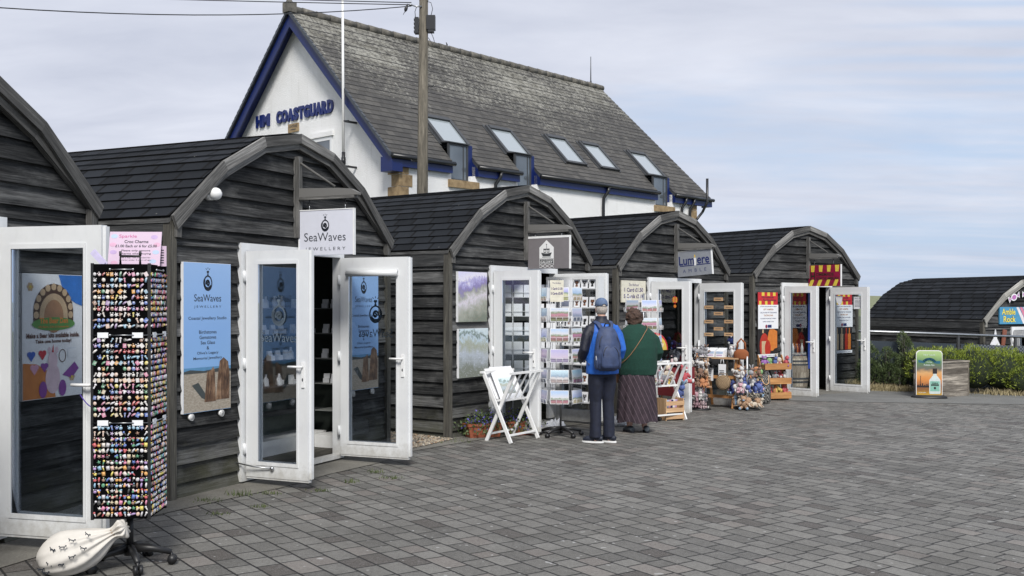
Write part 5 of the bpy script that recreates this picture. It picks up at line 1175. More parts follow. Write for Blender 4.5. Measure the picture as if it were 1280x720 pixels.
    n = thing('small_price_card', 'narrow pink card standing behind the right corner of the charm rack top', 'notice', (cx, cy, g), yaw); b = MB(); b.bx(.12, .21, .06, .063, 1.90, 2.03); b.build('card', 'pink_card' if 'pink_card' in M else _plain['pink_card'], n); fr = Fr((.12, .0595, 1.90), (1, 0, 0), (0, 0, 1)); b = MB()
    for i in range(6): b.frect(fr, .015, .075, .10 - i * .016, .106 - i * .016, .001, 0)
    b.build('lettering', 'ink', n)
    # the charms: a handful of moulded shapes
    shapes = []
    def mk(fn): b = MB(); fn(b); me = b.build('shoe_charm', 'charm'); shapes.append(me.data); bpy.data.objects.remove(me)
    f0 = Fr((0, 0, 0), (1, 0, 0), (0, 0, 1))
    mk(lambda b: b.ball((0, -.004, 0), (.0105, .005, .0115), 10, 6))
    mk(lambda b: b.bx(-.009, .009, -.007, 0, -.0115, .0115))
    mk(lambda b: (b.bx(-.003, .003, -.006, 0, -.014, .006), b.ball((0, -.004, .008), (.007, .004, .006), 8, 6)))
    mk(lambda b: (b.ball((-.005, -.004, .004), (.0065, .004, .006), 8, 6), b.ball((.005, -.004, .004), (.0065, .004, .006), 8, 6), b.ball((0, -.005, -.004), (.007, .004, .009), 8, 6)))
    mk(lambda b: b.prism([((.013 if i % 2 == 0 else .0055) * math.sin(R(i * 36)), -.006, (.013 if i % 2 == 0 else .0055) * math.cos(R(i * 36))) for i in range(10)], (0, .005, 0)))
    mk(lambda b: (b.ball((0, -.004, -.004), (.010, .005, .008), 8, 6), b.ball((-.006, -.004, .008), (.004, .003, .004), 6, 4), b.ball((.006, -.004, .008), (.004, .003, .004), 6, 4)))
    mk(lambda b: b.tube([(-.009, -.004, -.009), (0, -.005, .002), (.009, -.004, .010)], [.0045, .006, .004], 8))
    mk(lambda b: b.tube([(.010 * math.cos(R(a)), -.004, .010 * math.sin(R(a))) for a in range(0, 361, 45)], .0032, 6, cap=False))
    rr = random.Random(5); cells = []
    # row colour moods, like the sorted rows of the photograph
    moods = [[(.75, .72, .70), (.62, .52, .35), (.10, .18, .50)], [(.70, .35, .08), (.75, .70, .60)], [(.55, .08, .09), (.75, .72, .70)], [(.66, .30, .45), (.72, .60, .62)], [(.10, .18, .50), (.25, .45, .60)], [(.75, .55, .40), (.62, .30, .20)], [(.08, .30, .16), (.72, .70, .74), (.62, .22, .36)], [(.78, .76, .74), (.60, .58, .56)]]
    for ti, (z0, z1) in enumerate(tiers):
        n_ = int((z1 - z0 - .050) / .0355) + 1
        for row in range(n_):
            mood = moods[rr.randrange(8)]; sh = rr.choice([0, 1, 2, 3, 5, 5, 6, 2, 4]); z = z1 - .058 - row * .0355
            for face in (0, 1):
                for c in range(13):
                    if rr.random() < .07: continue
                    x = -W2 + .018 + c * .0258 + rr.uniform(-.002, .002)
                    loc = Vector((x, -W2 - .003, z)) if face == 0 else Vector((W2 + .003, x, z))
                    cells.append((face, loc, rr.choice(mood) if rr.random() < .42 else rr.choice(PAL), sh if rr.random() < .3 else rr.randrange(7), rr.uniform(-.7, .7)))
    front = [q for q in cells if q[0] == 0]; keep = set(i for i in range(len(cells)) if cells[i][0] == 0); order = sorted(keep, key=lambda i: (abs(cells[i][1].z - 1.55), i))[:298]; order = set(order); rest = MB()
    for i, (face, loc, colr, sh, tw) in enumerate(cells):
        if i in order:
            o = bpy.data.objects.new('shoe_charm', shapes[sh]); COL.objects.link(o); o.location = mw @ loc; o.scale = (rr.uniform(.95, 1.22),) * 3; o.rotation_euler = (0, tw, yaw + (R(90) if face else 0)); o.color = (*colr, 1); props(o, 'small moulded shoe charm pinned in rows on the upper front of the black rack', 'charm', 'shoe charms on the rack')
        else:
            m4 = Matrix.Translation(loc) @ Matrix.Rotation((R(90) if face else 0), 4, 'Z') @ Matrix.Rotation(tw, 4, 'Y') @ Matrix.Scale(1.1, 4); me = shapes[sh]
            rest.add([m4 @ v.co for v in me.vertices], [tuple(p.vertices) for p in me.polygons], None, 0, True)
    o = rest.build('shoe_charms', 'charm_mix', None, (cx, cy, g), yaw); props(o, 'remaining small charms on the lower front and right side of the black rack', 'charms', None, 'stuff')
charm_rack()
# white cloth bag with little dogs, slumped against the rack
def cloth_bag():
    x, y = -2.74, 6.17; g = GZ(x, y); r = thing('cloth_bag', 'white cloth drawstring bag printed with small black dogs, slumped under the charm rack', 'bag', (x, y, g), R(-8))
    b = MB(); ax = [(.27, .05, .30), (.235, .045, .285), (.20, .04, .265), (.165, .03, .245), (.11, .015, .215), (.03, 0, .17), (-.06, -.02, .135), (-.14, -.03, .11), (-.20, -.035, .09), (-.235, -.035, .075), (-.25, -.035, .06)]; ra = [.075, .050, .030, .045, .085, .135, .155, .145, .11, .065, .01]
    b.tube(ax, ra, 72, side=(0, 1, 0)); n = 72
    for i, v in enumerate(b.v):
        ring, k_ = divmod(i, n); c_ = Vector(ax[ring]); q = v - c_; th = 2 * math.pi * k_ / n; pl = [.25, .25, .3, .22, .12, .05, .025, .02, .02, .02, 0][ring]
        q = q * (1 + pl * math.sin(th * 9 + 2 * math.sin(th * 2)) + .10 * noise.noise(Vector((th * 1.5, ring * .8, 1))) + .07 * noise.noise(Vector((math.cos(th) * 3.2, math.sin(th) * 3.2, ring * 1.3))) + .035 * noise.noise(Vector((math.cos(th) * 8, math.sin(th) * 8, ring * 2.6)))); b.v[i] = c_ + q; b.v[i].z = max(.004, b.v[i].z * 1.0)
    o = b.build('sack', P('unbleached_cotton', (.60, .57, .52), .95, var=.06, scale=9, bump=.25), r); m_ = o.modifiers.new('smooth', 'SUBSURF'); m_.levels = m_.render_levels = 1
    rr = random.Random(2)
    for (px, pz) in ((-.14, .23), (-.09, .19), (-.02, .21), (.03, .25), (-.17, .06), (-.10, .10), (-.03, .10), (.04, .15), (-.14, .01 + .03), (.10, .20), (.11, .28)):
        # ray onto the ellipsoid-ish front
        zc = .165 + px * .42; Rr = .150 * math.sqrt(max(.05, 1 - ((px + .05) / .23) ** 2)); pz = max(zc - Rr * .85, min(zc + Rr * .85, pz)); yy = -.02 - math.sqrt(max(.0004, Rr * Rr - (pz - zc) ** 2)) - .012; fr = Fr((px, yy, pz), (1, rr.uniform(-.3, .3), rr.uniform(-.4, .2)), (0, .1 + (pz - .12) * 3, 1)); q = MB()
        q.fbox(fr, -.018, .014, 0, .007, 0, .002); q.fbox(fr, -.018, -.013, -.008, 0, 0, .002); q.fbox(fr, .007, .012, -.008, 0, 0, .002); q.fbox(fr, .012, .022, .005, .014, 0, .002); q.fbox(fr, -.024, -.018, .004, .012, 0, .002); q.build('dog_print', 'ink', r)
    r.scale = (.98, 1.0, .95); r.location.x += .10
    q = MB(); q.tube([(.20 + .034 * math.cos(R(a_)) * .6, .04 + .034 * math.sin(R(a_)), .265 - .034 * math.cos(R(a_)) * .8) for a_ in range(0, 361, 30)], .005, 6); q.build('drawstring', P('cord_brown', (.30, .22, .15), .8), r)
cloth_bag()
b = MB(); a, c = Vector((-2.80, 6.52, 1.14)), Vector((-2.59, 6.30, 1.08)); b.tube([a + (c - a) * (i / 8) - Z * .03 * math.sin(math.pi * i / 8) - a for i in range(9)], .004, 5); props(b.build('ribbon', P('purple_ribbon', (.10, .06, .35), .6), None, a), 'thin purple ribbon tied from the white door handle to the charm rack', 'ribbon')

# ------------------------------------------------------------------ white folding print browsers
def browser(loc, rz, label):
    """local x along the browser's length, y across"""
    r = thing('folding_print_stand', label, 'stand', loc, rz, 'white folding print stands'); L, Wd, H_ = .30, .19, .84
    for sx in (-1, 1):
        x = sx * L
        b = MB(); b.beam((x, -Wd, 0), (x, Wd + .03, H_), .022, .042, (0, 1, 0)); b.build('leg', 'white', r)
        b = MB(); b.beam((x - sx * .024, Wd, 0), (x - sx * .024, -Wd - .03, H_), .022, .042, (0, 1, 0)); b.build('leg', 'white', r)
    for y, z in ((-Wd - .03, H_), (Wd + .03, H_)): b = MB(); b.beam((-L - .05, y, z), (L + .05, y, z), .036, .026); b.build('top_rail', 'white', r)
    for y, z in ((-.03, .50), (.03, .50)): b = MB(); b.beam((-L + .03, y, z), (L - .03, y, z), .03, .022); b.build('lower_rail', 'white', r)
    for y in (-Wd * .82, Wd * .82): b = MB(); b.beam((-L + .02, y, .09), (L - .02, y, .09), .03, .02); b.build('stretcher', 'white', r)
    for s in (-1, 1):
        for x in (-.14, 0, .14): b = MB(); b.beam((x, s * .03, .505), (x + .01, s * (Wd + .03), H_ - .01), .018, .018, (1, 0, 0)); b.build('slat', 'white', r)
    return r
st1 = browser((-.0, 12.42, GZ(0, 12.4)), HY(3) + 0, 'white folding print stand holding mounted prints beside the two canvases')
st2 = browser((2.20, 14.75, GZ(2.2, 14.7)), HY(4) + R(-14), 'white folding print stand behind the woman in the green cardigan, holding soft toys')
def mounted_print(loc, rz, tilt, label, mat, w=.40, h=.50):
    r = thing('mounted_print', label, 'print', loc, rz); fr = Fr((-w / 2, 0, 0), (1, 0, 0), (0, tilt, 1)); b = MB(); b.fbox(fr, 0, w, 0, h, -.006, 0); b.build('mount', 'white_card', r); b = MB(); b.frect(fr, w * .20, w * .80, h * .17, h * .66, .001, 0); b.build('print', mat, r); return r
c3, s3 = math.cos(HY(3)), math.sin(HY(3))
mounted_print((.0, 12.44, .56), HY(3) - R(8), .52, 'white mounted print of a pale shore leaning in the folding stand', 'art_inlet', .40, .44)
mounted_print((-.05, 12.46, .57), HY(3) - R(10), .60, 'blank-faced white mount tucked behind the shore print in the folding stand', 'white_card', .40, .42)

# ------------------------------------------------------------------ postcard spinners
CARDS = ['card_a', 'card_b', 'card_c', 'card_d']
cardmesh = {}
for cm in CARDS:
    b = MB(); fr = Fr((-.115, -.004, 0), (1, 0, 0), (0, .08, 1)); b.fbox(fr, 0, .23, 0, .17, -.004, 0, 1); b.frect(fr, .006, .224, .006, .164, .0008, 0); o = b.build('greeting_card', [cm, 'white_card']); cardmesh[cm] = o.data; bpy.data.objects.remove(o)
def spinner(k, loc, rz, label, rows, z0, pitch, sides, rad, tag_, hub_top):
    r = thing('card_spinner', label, 'card rack', loc, rz, 'revolving card racks')
    b = MB(); b.tube([(0, 0, .08), (0, 0, hub_top)], .014, 10); b.build('pole', 'steel', r)
    for i in range(5):
        a = R(20 + i * 72); d = Vector((math.cos(a), math.sin(a), 0)); b = MB(); b.tube([d * .02 + Z * .10, d * .15 + Z * .09, d * .27 + Z * .06], [.028, .022, .016], 8); l = b.build('leg', 'black', r)
        b = MB(); sd_ = Z.cross(d); c = d * .275 + Z * .027; b.tube([c - sd_ * .022, c + sd_ * .022], .027, 12); b.build('castor', 'black', l)
    rr = random.Random(k * 7 + 1)
    for s in range(sides):
        a = 2 * math.pi * s / sides; b = MB(); dx = Vector((math.cos(a), math.sin(a), 0)); dn = Vector((math.sin(a), -math.cos(a), 0))
        for q in (-.12, .12): b.tube([dn * rad + dx * q + Z * (z0 - .03), dn * rad + dx * q + Z * (z0 + rows * pitch)], .0035, 5)
        for row in range(rows):
            z = z0 + row * pitch
            for q in (-.12, -.04, .04, .12): b.tube([dn * (rad + .002) + dx * q + Z * z, dn * (rad + .03) + dx * q + Z * (z - .004), dn * (rad + .034) + dx * q + Z * (z + .055)], .003, 5)
            b.tube([dn * (rad + .034) + dx * -.122 + Z * (z + .055), dn * (rad + .034) + dx * .122 + Z * (z + .055)], .003, 5); b.tube([dn * rad + dx * -.122 + Z * (z - .002), dn * rad + dx * .122 + Z * (z - .002)], .003, 5)
        b.build('wire_pocket', 'steel_white', r)
        if dn.y * math.cos(rz) + dn.x * math.sin(rz) > .65: continue
        for row in range(rows):
            z = z0 + row * pitch; o = bpy.data.objects.new('greeting_card', cardmesh[rr.choice(CARDS)]); COL.objects.link(o)
            m4 = Matrix.Translation(loc) @ Matrix.Rotation(rz, 4, 'Z') @ Matrix.Translation(dn * (rad + .018) + Z * z) @ Matrix.Rotation(a, 4, 'Z'); o.matrix_world = m4; props(o, 'small landscape greeting card in the wire pockets of ' + tag_, 'card', 'greeting cards on ' + tag_)
    return r
M['steel_white'] = P('white_wire', (.62, .63, .64), .4)
S1 = (.62, 12.82, GZ(.6, 12.8))
spinner(1, S1, R(-6), 'white wire card spinner on a black castor base, left of the man in blue', 6, .43, .258, 6, .235, 'the spinner left of the man', 2.0)
spinner(2, (1.93, 14.75, GZ(1.9, 14.7)), R(12), 'white wire card spinner mostly hidden behind the woman in the green cardigan', 5, .55, .258, 6, .235, 'the spinner behind the woman', 1.85)
for i in range(5): pass
# small leaflet rows between the pockets and the price sheet on the first spinner
r = thing('spinner_price_sheet', 'cream price sheet clipped at the top of the spinner left of the man', 'sign', (S1[0] - .06, S1[1] - .27, 0), R(-6)); b = MB(); b.bx(-.085, .085, -.004, 0, 1.76, 2.03); b.build('sheet', 'paper', r); fr = Fr((-.085, -.0048, 1.76), (1, 0, 0), (0, 0, 1)); b = MB()
b.text(fr, 'The Harbour', .085, .225, .11, .02, .001, 0, 0, 'C'); b.text(fr, '1 Card £1.50', .085, .15, .14, .030, .001, 0, .03, 'C'); b.text(fr, '5 Cards £5.00', .085, .09, .15, .030, .001, 0, .03, 'C'); b.build('lettering', _plain['purple_ink'], r)
# crumpled white bag under the spinner
r = thing('plastic_bag', 'crumpled white plastic bag on the ground under the card spinner', 'bag', (S1[0] - .12, S1[1] + .32, GZ(.5, 13))); b = MB(); b.ball((0, 0, .07), (.15, .10, .08), 24, 14); b.ball((.10, 0, .10), (.08, .07, .07), 18, 12)
for i, v in enumerate(b.v): b.v[i] = v * (1 + .35 * noise.noise(v * 26))
b.build('sack', 'white_card', r)
r = thing('plastic_bag', 'crumpled white plastic bag on the ground behind the woman', 'bag', (1.45, 13.95, GZ(1.5, 14))); b = MB(); b.ball((0, 0, .06), (.17, .11, .07), 26, 14)
for i, v in enumerate(b.v): b.v[i] = v * (1 + .4 * noise.noise(v * 24))
b.build('sack', 'white_card', r)

# display shelves with mugs / dog cards at the gallery's right-hand leaf
def shelf_unit():
    p = HW(3, .56, -.42, 0); r = thing('display_shelf', 'white shelf unit with rows of dog cards against the right gallery door', 'shelf', p, HY(3) - R(90)); 
    for s in (-1, 1): b = MB(); b.bx(s * .40 - .02, s * .40 + .02, -.06, .10, .05, 2.04); b.build('side_panel', 'upvc', r)
    for i in range(7): z = .30 + i * .262; b = MB(); b.bx(-.378, .378, -.055, .09, z - .008, z + .008); b.build('shelf', 'steel_white', r)
    b = MB(); b.bx(-.378, .378, -.06, .10, 2.0, 2.04); b.build('top', 'upvc', r)
    b = MB()
    bd = MB(); fr = Fr((-.05, -.004, 0), (1, 0, 0), (0, .1, 1)); bd.fbox(fr, 0, .10, 0, .14, -.004, 0, 0); bd.ell(fr, .05, .075, .022, .028, .001, 1, 14); bd.ell(fr, .029, .085, .010, .022, .0014, 2, 10); bd.ell(fr, .071, .085, .010, .022, .0014, 2, 10); bd.ell(fr, .05, .060, .011, .011, .0018, 3, 10); bd.frect(fr, .032, .068, .02, .048, .0012, 1)
    cols = [('dog_brown', (.20, .09, .05)), ('dog_black', (.02, .02, .02)), ('dog_grey', (.20, .20, .21))]; meshes = []
    for nm, c in cols: o = bd.build('dog_card', ['white_card', P(nm, c, .6), P(nm + '_ear', tuple(q * .5 for q in c), .6), 'ink']); meshes.append(o.data); bpy.data.objects.remove(o)
    rr = random.Random(9)
    for i in range(7):
        for j in range(6):
            if i < 2 and j < 3: continue
            o = bpy.data.objects.new('dog_card', meshes[rr.randrange(3)]); COL.objects.link(o); z = .309 + i * .262
            o.matrix_world = Matrix.Translation(p) @ Matrix.Rotation(HY(3) - R(90), 4, 'Z') @ Matrix.Translation((-.31 + j * .124, -.03, z)); props(o, 'white card with a dog face on the shelves against the right gallery door', 'card', 'dog cards on the shelves')
shelf_unit()
mounted_print(HW(3, .42, -.36, 1.55), HY(3) - R(90), .05, 'blue sky art print standing high behind the card spinner', 'card_d', .20, .46)
# inner wire rack with the white backs of cards, seen through the gallery's left leaf
def back_rack():
    p = Vector((.16, 13.95, GZ(.1, 13.9) + .03)); r = thing('card_rack', 'wire card rack inside the gallery doorway showing white card backs', 'card rack', p, R(-4))
    for x in (-.44, -.15, .15, .44): b = MB(); b.tube([(x, 0, .0), (x, 0, 2.0)], .008, 6); b.build('upright', 'steel_white', r)
    for i in range(6):
        z = .42 + i * .262; b = MB()
        for q in (z, z + .07): b.tube([(-.46, -.05, q), (.46, -.05, q)], .004, 5)
        b.build('rail', 'steel_white', r)
    rr = random.Random(4); b = MB(); b.bx(-.062, .062, -.002, .002, 0, .17); me = b.build('blank_card', 'white_card').data; bpy.data.objects.remove(bpy.data.objects['blank_card'])
    for i in range(6):
        for j in range(6):
            o = bpy.data.objects.new('blank_card', me); COL.objects.link(o); o.matrix_world = Matrix.Translation(p) @ Matrix.Rotation(R(-4), 4, 'Z') @ Matrix.Translation((-.375 + j * .15 + rr.uniform(-.01, .01), -.03, .425 + i * .262)) @ Matrix.Rotation(rr.uniform(-.08, .08), 4, 'Z'); props(o, 'white card back in the wire rack inside the gallery doorway', 'card', 'white card backs inside the gallery')
back_rack()

# flower troughs
def trough(loc, rz, ln, label, seed):
    r = thing('flower_trough', label, 'flower pot', loc, rz, 'terracotta troughs by the gallery'); b = MB(); h = .15
    b.hexa([(-ln / 2 + .03, -.07, 0), (ln / 2 - .03, -.07, 0), (ln / 2 - .03, .07, 0), (-ln / 2 + .03, .07, 0), (-ln / 2, -.09, h), (ln / 2, -.09, h), (ln / 2, .09, h), (-ln / 2, .09, h)]); b.bx(-ln / 2 - .012, ln / 2 + .012, -.102, .102, h + .001, h + .03); b.build('trough', 'terracotta', r)
    rr = random.Random(seed); f = MB(); g_ = MB()
    for n_, m, sz in ((1300, g_, .030), (240, f, .022)):
        for _ in range(n_):
            x = rr.gauss(0, ln * .30); y = rr.gauss(0, .085); z = h + .02 + abs(rr.gauss(0, .07)) * (1 - abs(x) / ln * .8); 
            if abs(x) > ln / 2 or abs(y) > .1: z = rr.uniform(.05, .22)
            if m is f: z += .02; y -= .03
            p = Vector((x, y, z)); u = Vector((rr.gauss(0, 1), rr.gauss(-.4, 1), rr.gauss(.4, .8))).normalized(); w = u.cross(Vector((rr.gauss(0, 1), 1, rr.gauss(0, 1)))).normalized(); s = sz * rr.uniform(.6, 1.2); m.add([p - w * s * .5, p + u * s * .6 - w * s * .3, p + u * s, p + w * s * .5], [(0, 1, 2, 3)], [[(0, 0)] * 4])
    g_.build('leaves', 'shrub_leaf', r); f.build('flowers', 'flower', r)
trough(HW(3, -1.30, -.20, -.01), HY(3) - R(30), .46, 'terracotta trough of purple flowers at the corner of the gallery hut', 3)
trough(HW(3, -.80, -.42, -.01), HY(3) - R(30), .40, 'terracotta trough half hidden behind the white print stand', 8)

# ------------------------------------------------------------------ jewellery hut interior
def display_case():
    p = HW(2, 0, 0, 0); r = thing('display_case', 'dark shelf unit of small white boxes inside the jewellery hut', 'shelf', p, HY(2))
    b = MB(); b.bx(-1.2, 1.45, 1.02, 1.06, 0, 2.1); b.build('back_panel', P('sage_green_panel', (.10, .13, .11), .8), r)
    for z in (.42, .72, 1.0, 1.28, 1.56): b = MB(); b.bx(-1.2, 1.45, .70, 1.015, z - .008, z); b.build('shelf', 'darkgrey', r)
    b = MB(); b.bx(-1.2, 1.45, .68, 1.01, .0, .16); b.build('plinth', 'white', r)
    rr = random.Random(3); me = {}
    b = MB(); b.bx(-.035, .035, -.03, .03, 0, .05); b.hexa([(-.035, .0, .05), (.035, .0, .05), (.035, .03, .05), (-.035, .03, .05), (-.035, .012, .10), (.035, .012, .10), (.035, .03, .10), (-.035, .03, .10)]); o = b.build('jewellery_box', 'white_card'); m0 = o.data; bpy.data.objects.remove(o)
    b = MB(); b.rings([((0, 0, 0), .04, .03), ((0, 0, .02), .035, .02), ((0, .01, .07), .045, .02), ((0, .01, .10), .015, .012), ((0, .01, .13), .014, .012)], 12); o = b.build('necklace_bust', 'white_card'); m1 = o.data; bpy.data.objects.remove(o)
    for z in (.72, 1.0, 1.28, 1.56):
        x = -1.1
        while x < 1.4:
            u = rr.random() < .72; o = bpy.data.objects.new('jewellery_box' if u else 'necklace_bust', m0 if u else m1); COL.objects.link(o); o.matrix_world = Matrix.Translation(p) @ Matrix.Rotation(HY(2), 4, 'Z') @ Matrix.Translation((x, 0.77 + rr.uniform(0, .1), z + .001)); 
            props(o, 'small white jewellery box on the dark shelves inside the hut' if u else 'small white necklace bust on the dark shelves inside the hut', 'box' if u else 'bust', 'white jewellery boxes on the shelves' if u else 'necklace busts on the shelves'); x += rr.uniform(.10, .19)
display_case()
def side_case():
    p = HW(2, 0, 0, 0); r = thing('side_shelves', 'narrow pale shelves of white boxes just inside the right of the jewellery hut doorway', 'shelf', p, HY(2))
    b = MB(); b.bx(1.60, 1.64, .14, .66, 0, 2.1); b.build('back_panel', _plain['sage_green_panel'], r)
    for z in (.42, .72, 1.0, 1.28, 1.56): b = MB(); b.bx(1.20, 1.598, .14, .66, z - .010, z); b.build('shelf', P('grey_shelf', (.20, .21, .20), .5), r)
    b = MB(); b.bx(1.20, 1.598, .14, .66, .0, .14); b.build('plinth', 'white', r); rr = random.Random(8)
    m0 = bpy.data.objects['jewellery_box'].data
    for z in (.72, 1.0, 1.28, 1.56):
        for q in range(4): o = bpy.data.objects.new('jewellery_box', m0); COL.objects.link(o); o.matrix_world = Matrix.Translation(p) @ Matrix.Rotation(HY(2) - R(50), 4, 'Z'); o.matrix_world = Matrix.Translation(HW(2, 1.27 + rr.uniform(0, .06), .20 + q * .125, z + .001)) @ Matrix.Rotation(HY(2) - R(70), 4, 'Z'); props(o, 'small white jewellery box on the side shelves seen through the door gap', 'box', 'white jewellery boxes by the door gap')
side_case()

# ------------------------------------------------------------------ barrel and bottles in the last hut
def barrel():
    p = HW(5, .42, .62, 0); r = thing('barrel', 'weathered oak barrel just inside the last hut doors', 'barrel', p, 0)
    prof = [(0, .225), (.10, .252), (.25, .275), (.38, .282), (.51, .275), (.66, .252), (.76, .225)]
    for i in range(22):
        a0, a1 = 2 * math.pi * i / 22, 2 * math.pi * (i + .97) / 22; b = MB()
        if i: continue
    b = MB()
    for i in range(22):
        a0, a1 = 2 * math.pi * i / 22, 2 * math.pi * (i + .96) / 22
        for (z0, r0), (z1, r1) in zip(prof, prof[1:]):
            b.quad((r0 * math.cos(a0), r0 * math.sin(a0), z0), (r0 * math.cos(a1), r0 * math.sin(a1), z0), (r1 * math.cos(a1), r1 * math.sin(a1), z1), (r1 * math.cos(a0), r1 * math.sin(a0), z1), 0, [(z0, i * .07), (z0, i * .07 + .06), (z1, i * .07 + .06), (z1, i * .07)])
    b.build('staves', 'barrel', r)
    for z, q in ((.04, .240), (.17, .268), (.24, .278), (.52, .279), (.59, .268), (.71, .243)): b = MB(); b.rings([((0, 0, z), q, q), ((0, 0, z + .035), q + (.003 if z < .3 else -.003), q + (.003 if z < .3 else -.003))], 36, 0, False); b.build('hoop', 'darkgrey', r)
    b = MB(); b.rings([((0, 0, .73), .215, .215), ((0, 0, .745), .215, .215)], 30); b.build('head', 'barrel', r)
    rr = random.Random(6); b = MB(); b.rings([((0, 0, 0), .030, .030), ((0, 0, .12), .030, .030), ((0, 0, .15), .024, .024), ((0, 0, .175), .011, .011), ((0, 0, .215), .011, .011)], 12); bodies = []
    for nm, c in (('bottle_clear', (.45, .50, .52)), ('bottle_dark', (.03, .03, .04)), ('bottle_amber', (.35, .12, .03))): q = P(nm, c, .15); o = b.build('bottle', q); bodies.append(o.data); bpy.data.objects.remove(o)
    for i in range(9):
        a = i * .7; d = .15 if i < 7 else .05; o = bpy.data.objects.new('bottle', bodies[i % 3]); COL.objects.link(o); o.location = p + Vector((math.cos(a) * d, math.sin(a) * d, .746)); props(o, 'small bottle standing on the oak barrel in the last hut', 'bottle', 'bottles on the barrel')
barrel()
r = thing('blue_banner', 'narrow bright blue banner hanging inside the doorway of the last hut', 'banner', HW(5, .62, .35, 0), HY(5)); b = MB(); b.bx(-.12, .10, 0, .01, .45, 2.05); b.build('banner', P('banner_blue', (.02, .06, .32), .5), r)

# ------------------------------------------------------------------ people
def hand(b, w, d, up, s=1):
    """wrist w, pointing d, back of the hand towards up; s = +1/-1 picks the thumb side"""
    w = Vector(w); d = Vector(d).normalized(); up = Vector(up); up = (up - d * up.dot(d)).normalized(); sd_ = d.cross(up) * s
    b.tube([w - d * .03, w, w + d * .045, w + d * .085], [.026, .028, .040, .036], 10, sq=.5, side=sd_)
    for i, (o, ln) in enumerate(((.030, .068), (.010, .078), (-.010, .072), (-.030, .055))):
        p = w + d * .08 + sd_ * o; b.tube([p - d * .02, p + d * ln * .45 - up * .006, p + d * ln * .8 - up * .026, p + d * ln * .92 - up * .044], [.0095, .009, .008, .0065], 7)
    p = w + d * .025 + sd_ * .032; b.tube([p - sd_ * .015, p + sd_ * .02 + d * .02, p + sd_ * .028 + d * .05 - up * .012, p + sd_ * .022 + d * .07 - up * .02], [.012, .011, .010, .008], 7)
def surf(tab, x, z, off=.008):
    """back surface of a ringed garment: tab of (z, rx, ry, yc)"""
    for (z0, a0, b0, c0), (z1, a1, b1, c1) in zip(tab, tab[1:]):
        if z0 <= z <= z1:
            t_ = (z - z0) / (z1 - z0); a, b_, c = a0 + (a1 - a0) * t_, b0 + (b1 - b0) * t_, c0 + (c1 - c0) * t_; return Vector((x, c - b_ * math.sqrt(max(0, 1 - (x / a) ** 2)) - off, z))
    return Vector((x, 0, z))
def head(b, c, tilt=Matrix.Identity(3), s=1.0):
    c = Vector(c)
    def P_(x, y, z): return c + tilt @ Vector((x, y, z)) * s
    b.ball(P_(0, -.010, .02), (.076 * s, .094 * s, .098 * s), 18, 14, rot=tilt); b.ball(P_(0, .020, -.045), (.056 * s, .064 * s, .065 * s), 14, 10, rot=tilt)
    b.tube([P_(0, .088, .01), P_(0, .108, -.018), P_(0, .086, -.03)], [.008, .015, .010], 8); b.ball(P_(0, .078, -.058), (.024 * s, .012 * s, .009 * s), 10, 6); b.ball(P_(0, .065, -.10), (.024, .018, .016), 10, 6)
    for sx in (-1, 1): b.ball(P_(sx * .078, -.006, -.004), (.010 * s, .020 * s, .031 * s), 10, 8); b.ball(P_(sx * .05, .05, -.03), (.022, .022, .022), 8, 6)
def eyes(par, c, tilt=Matrix.Identity(3)):
    for sx in (-1, 1):
        b = MB(); b.ball(Vector(c) + tilt @ Vector((sx * .030, .078, .002)), .0115, 10, 8); b.build('eye', 'ink', par)
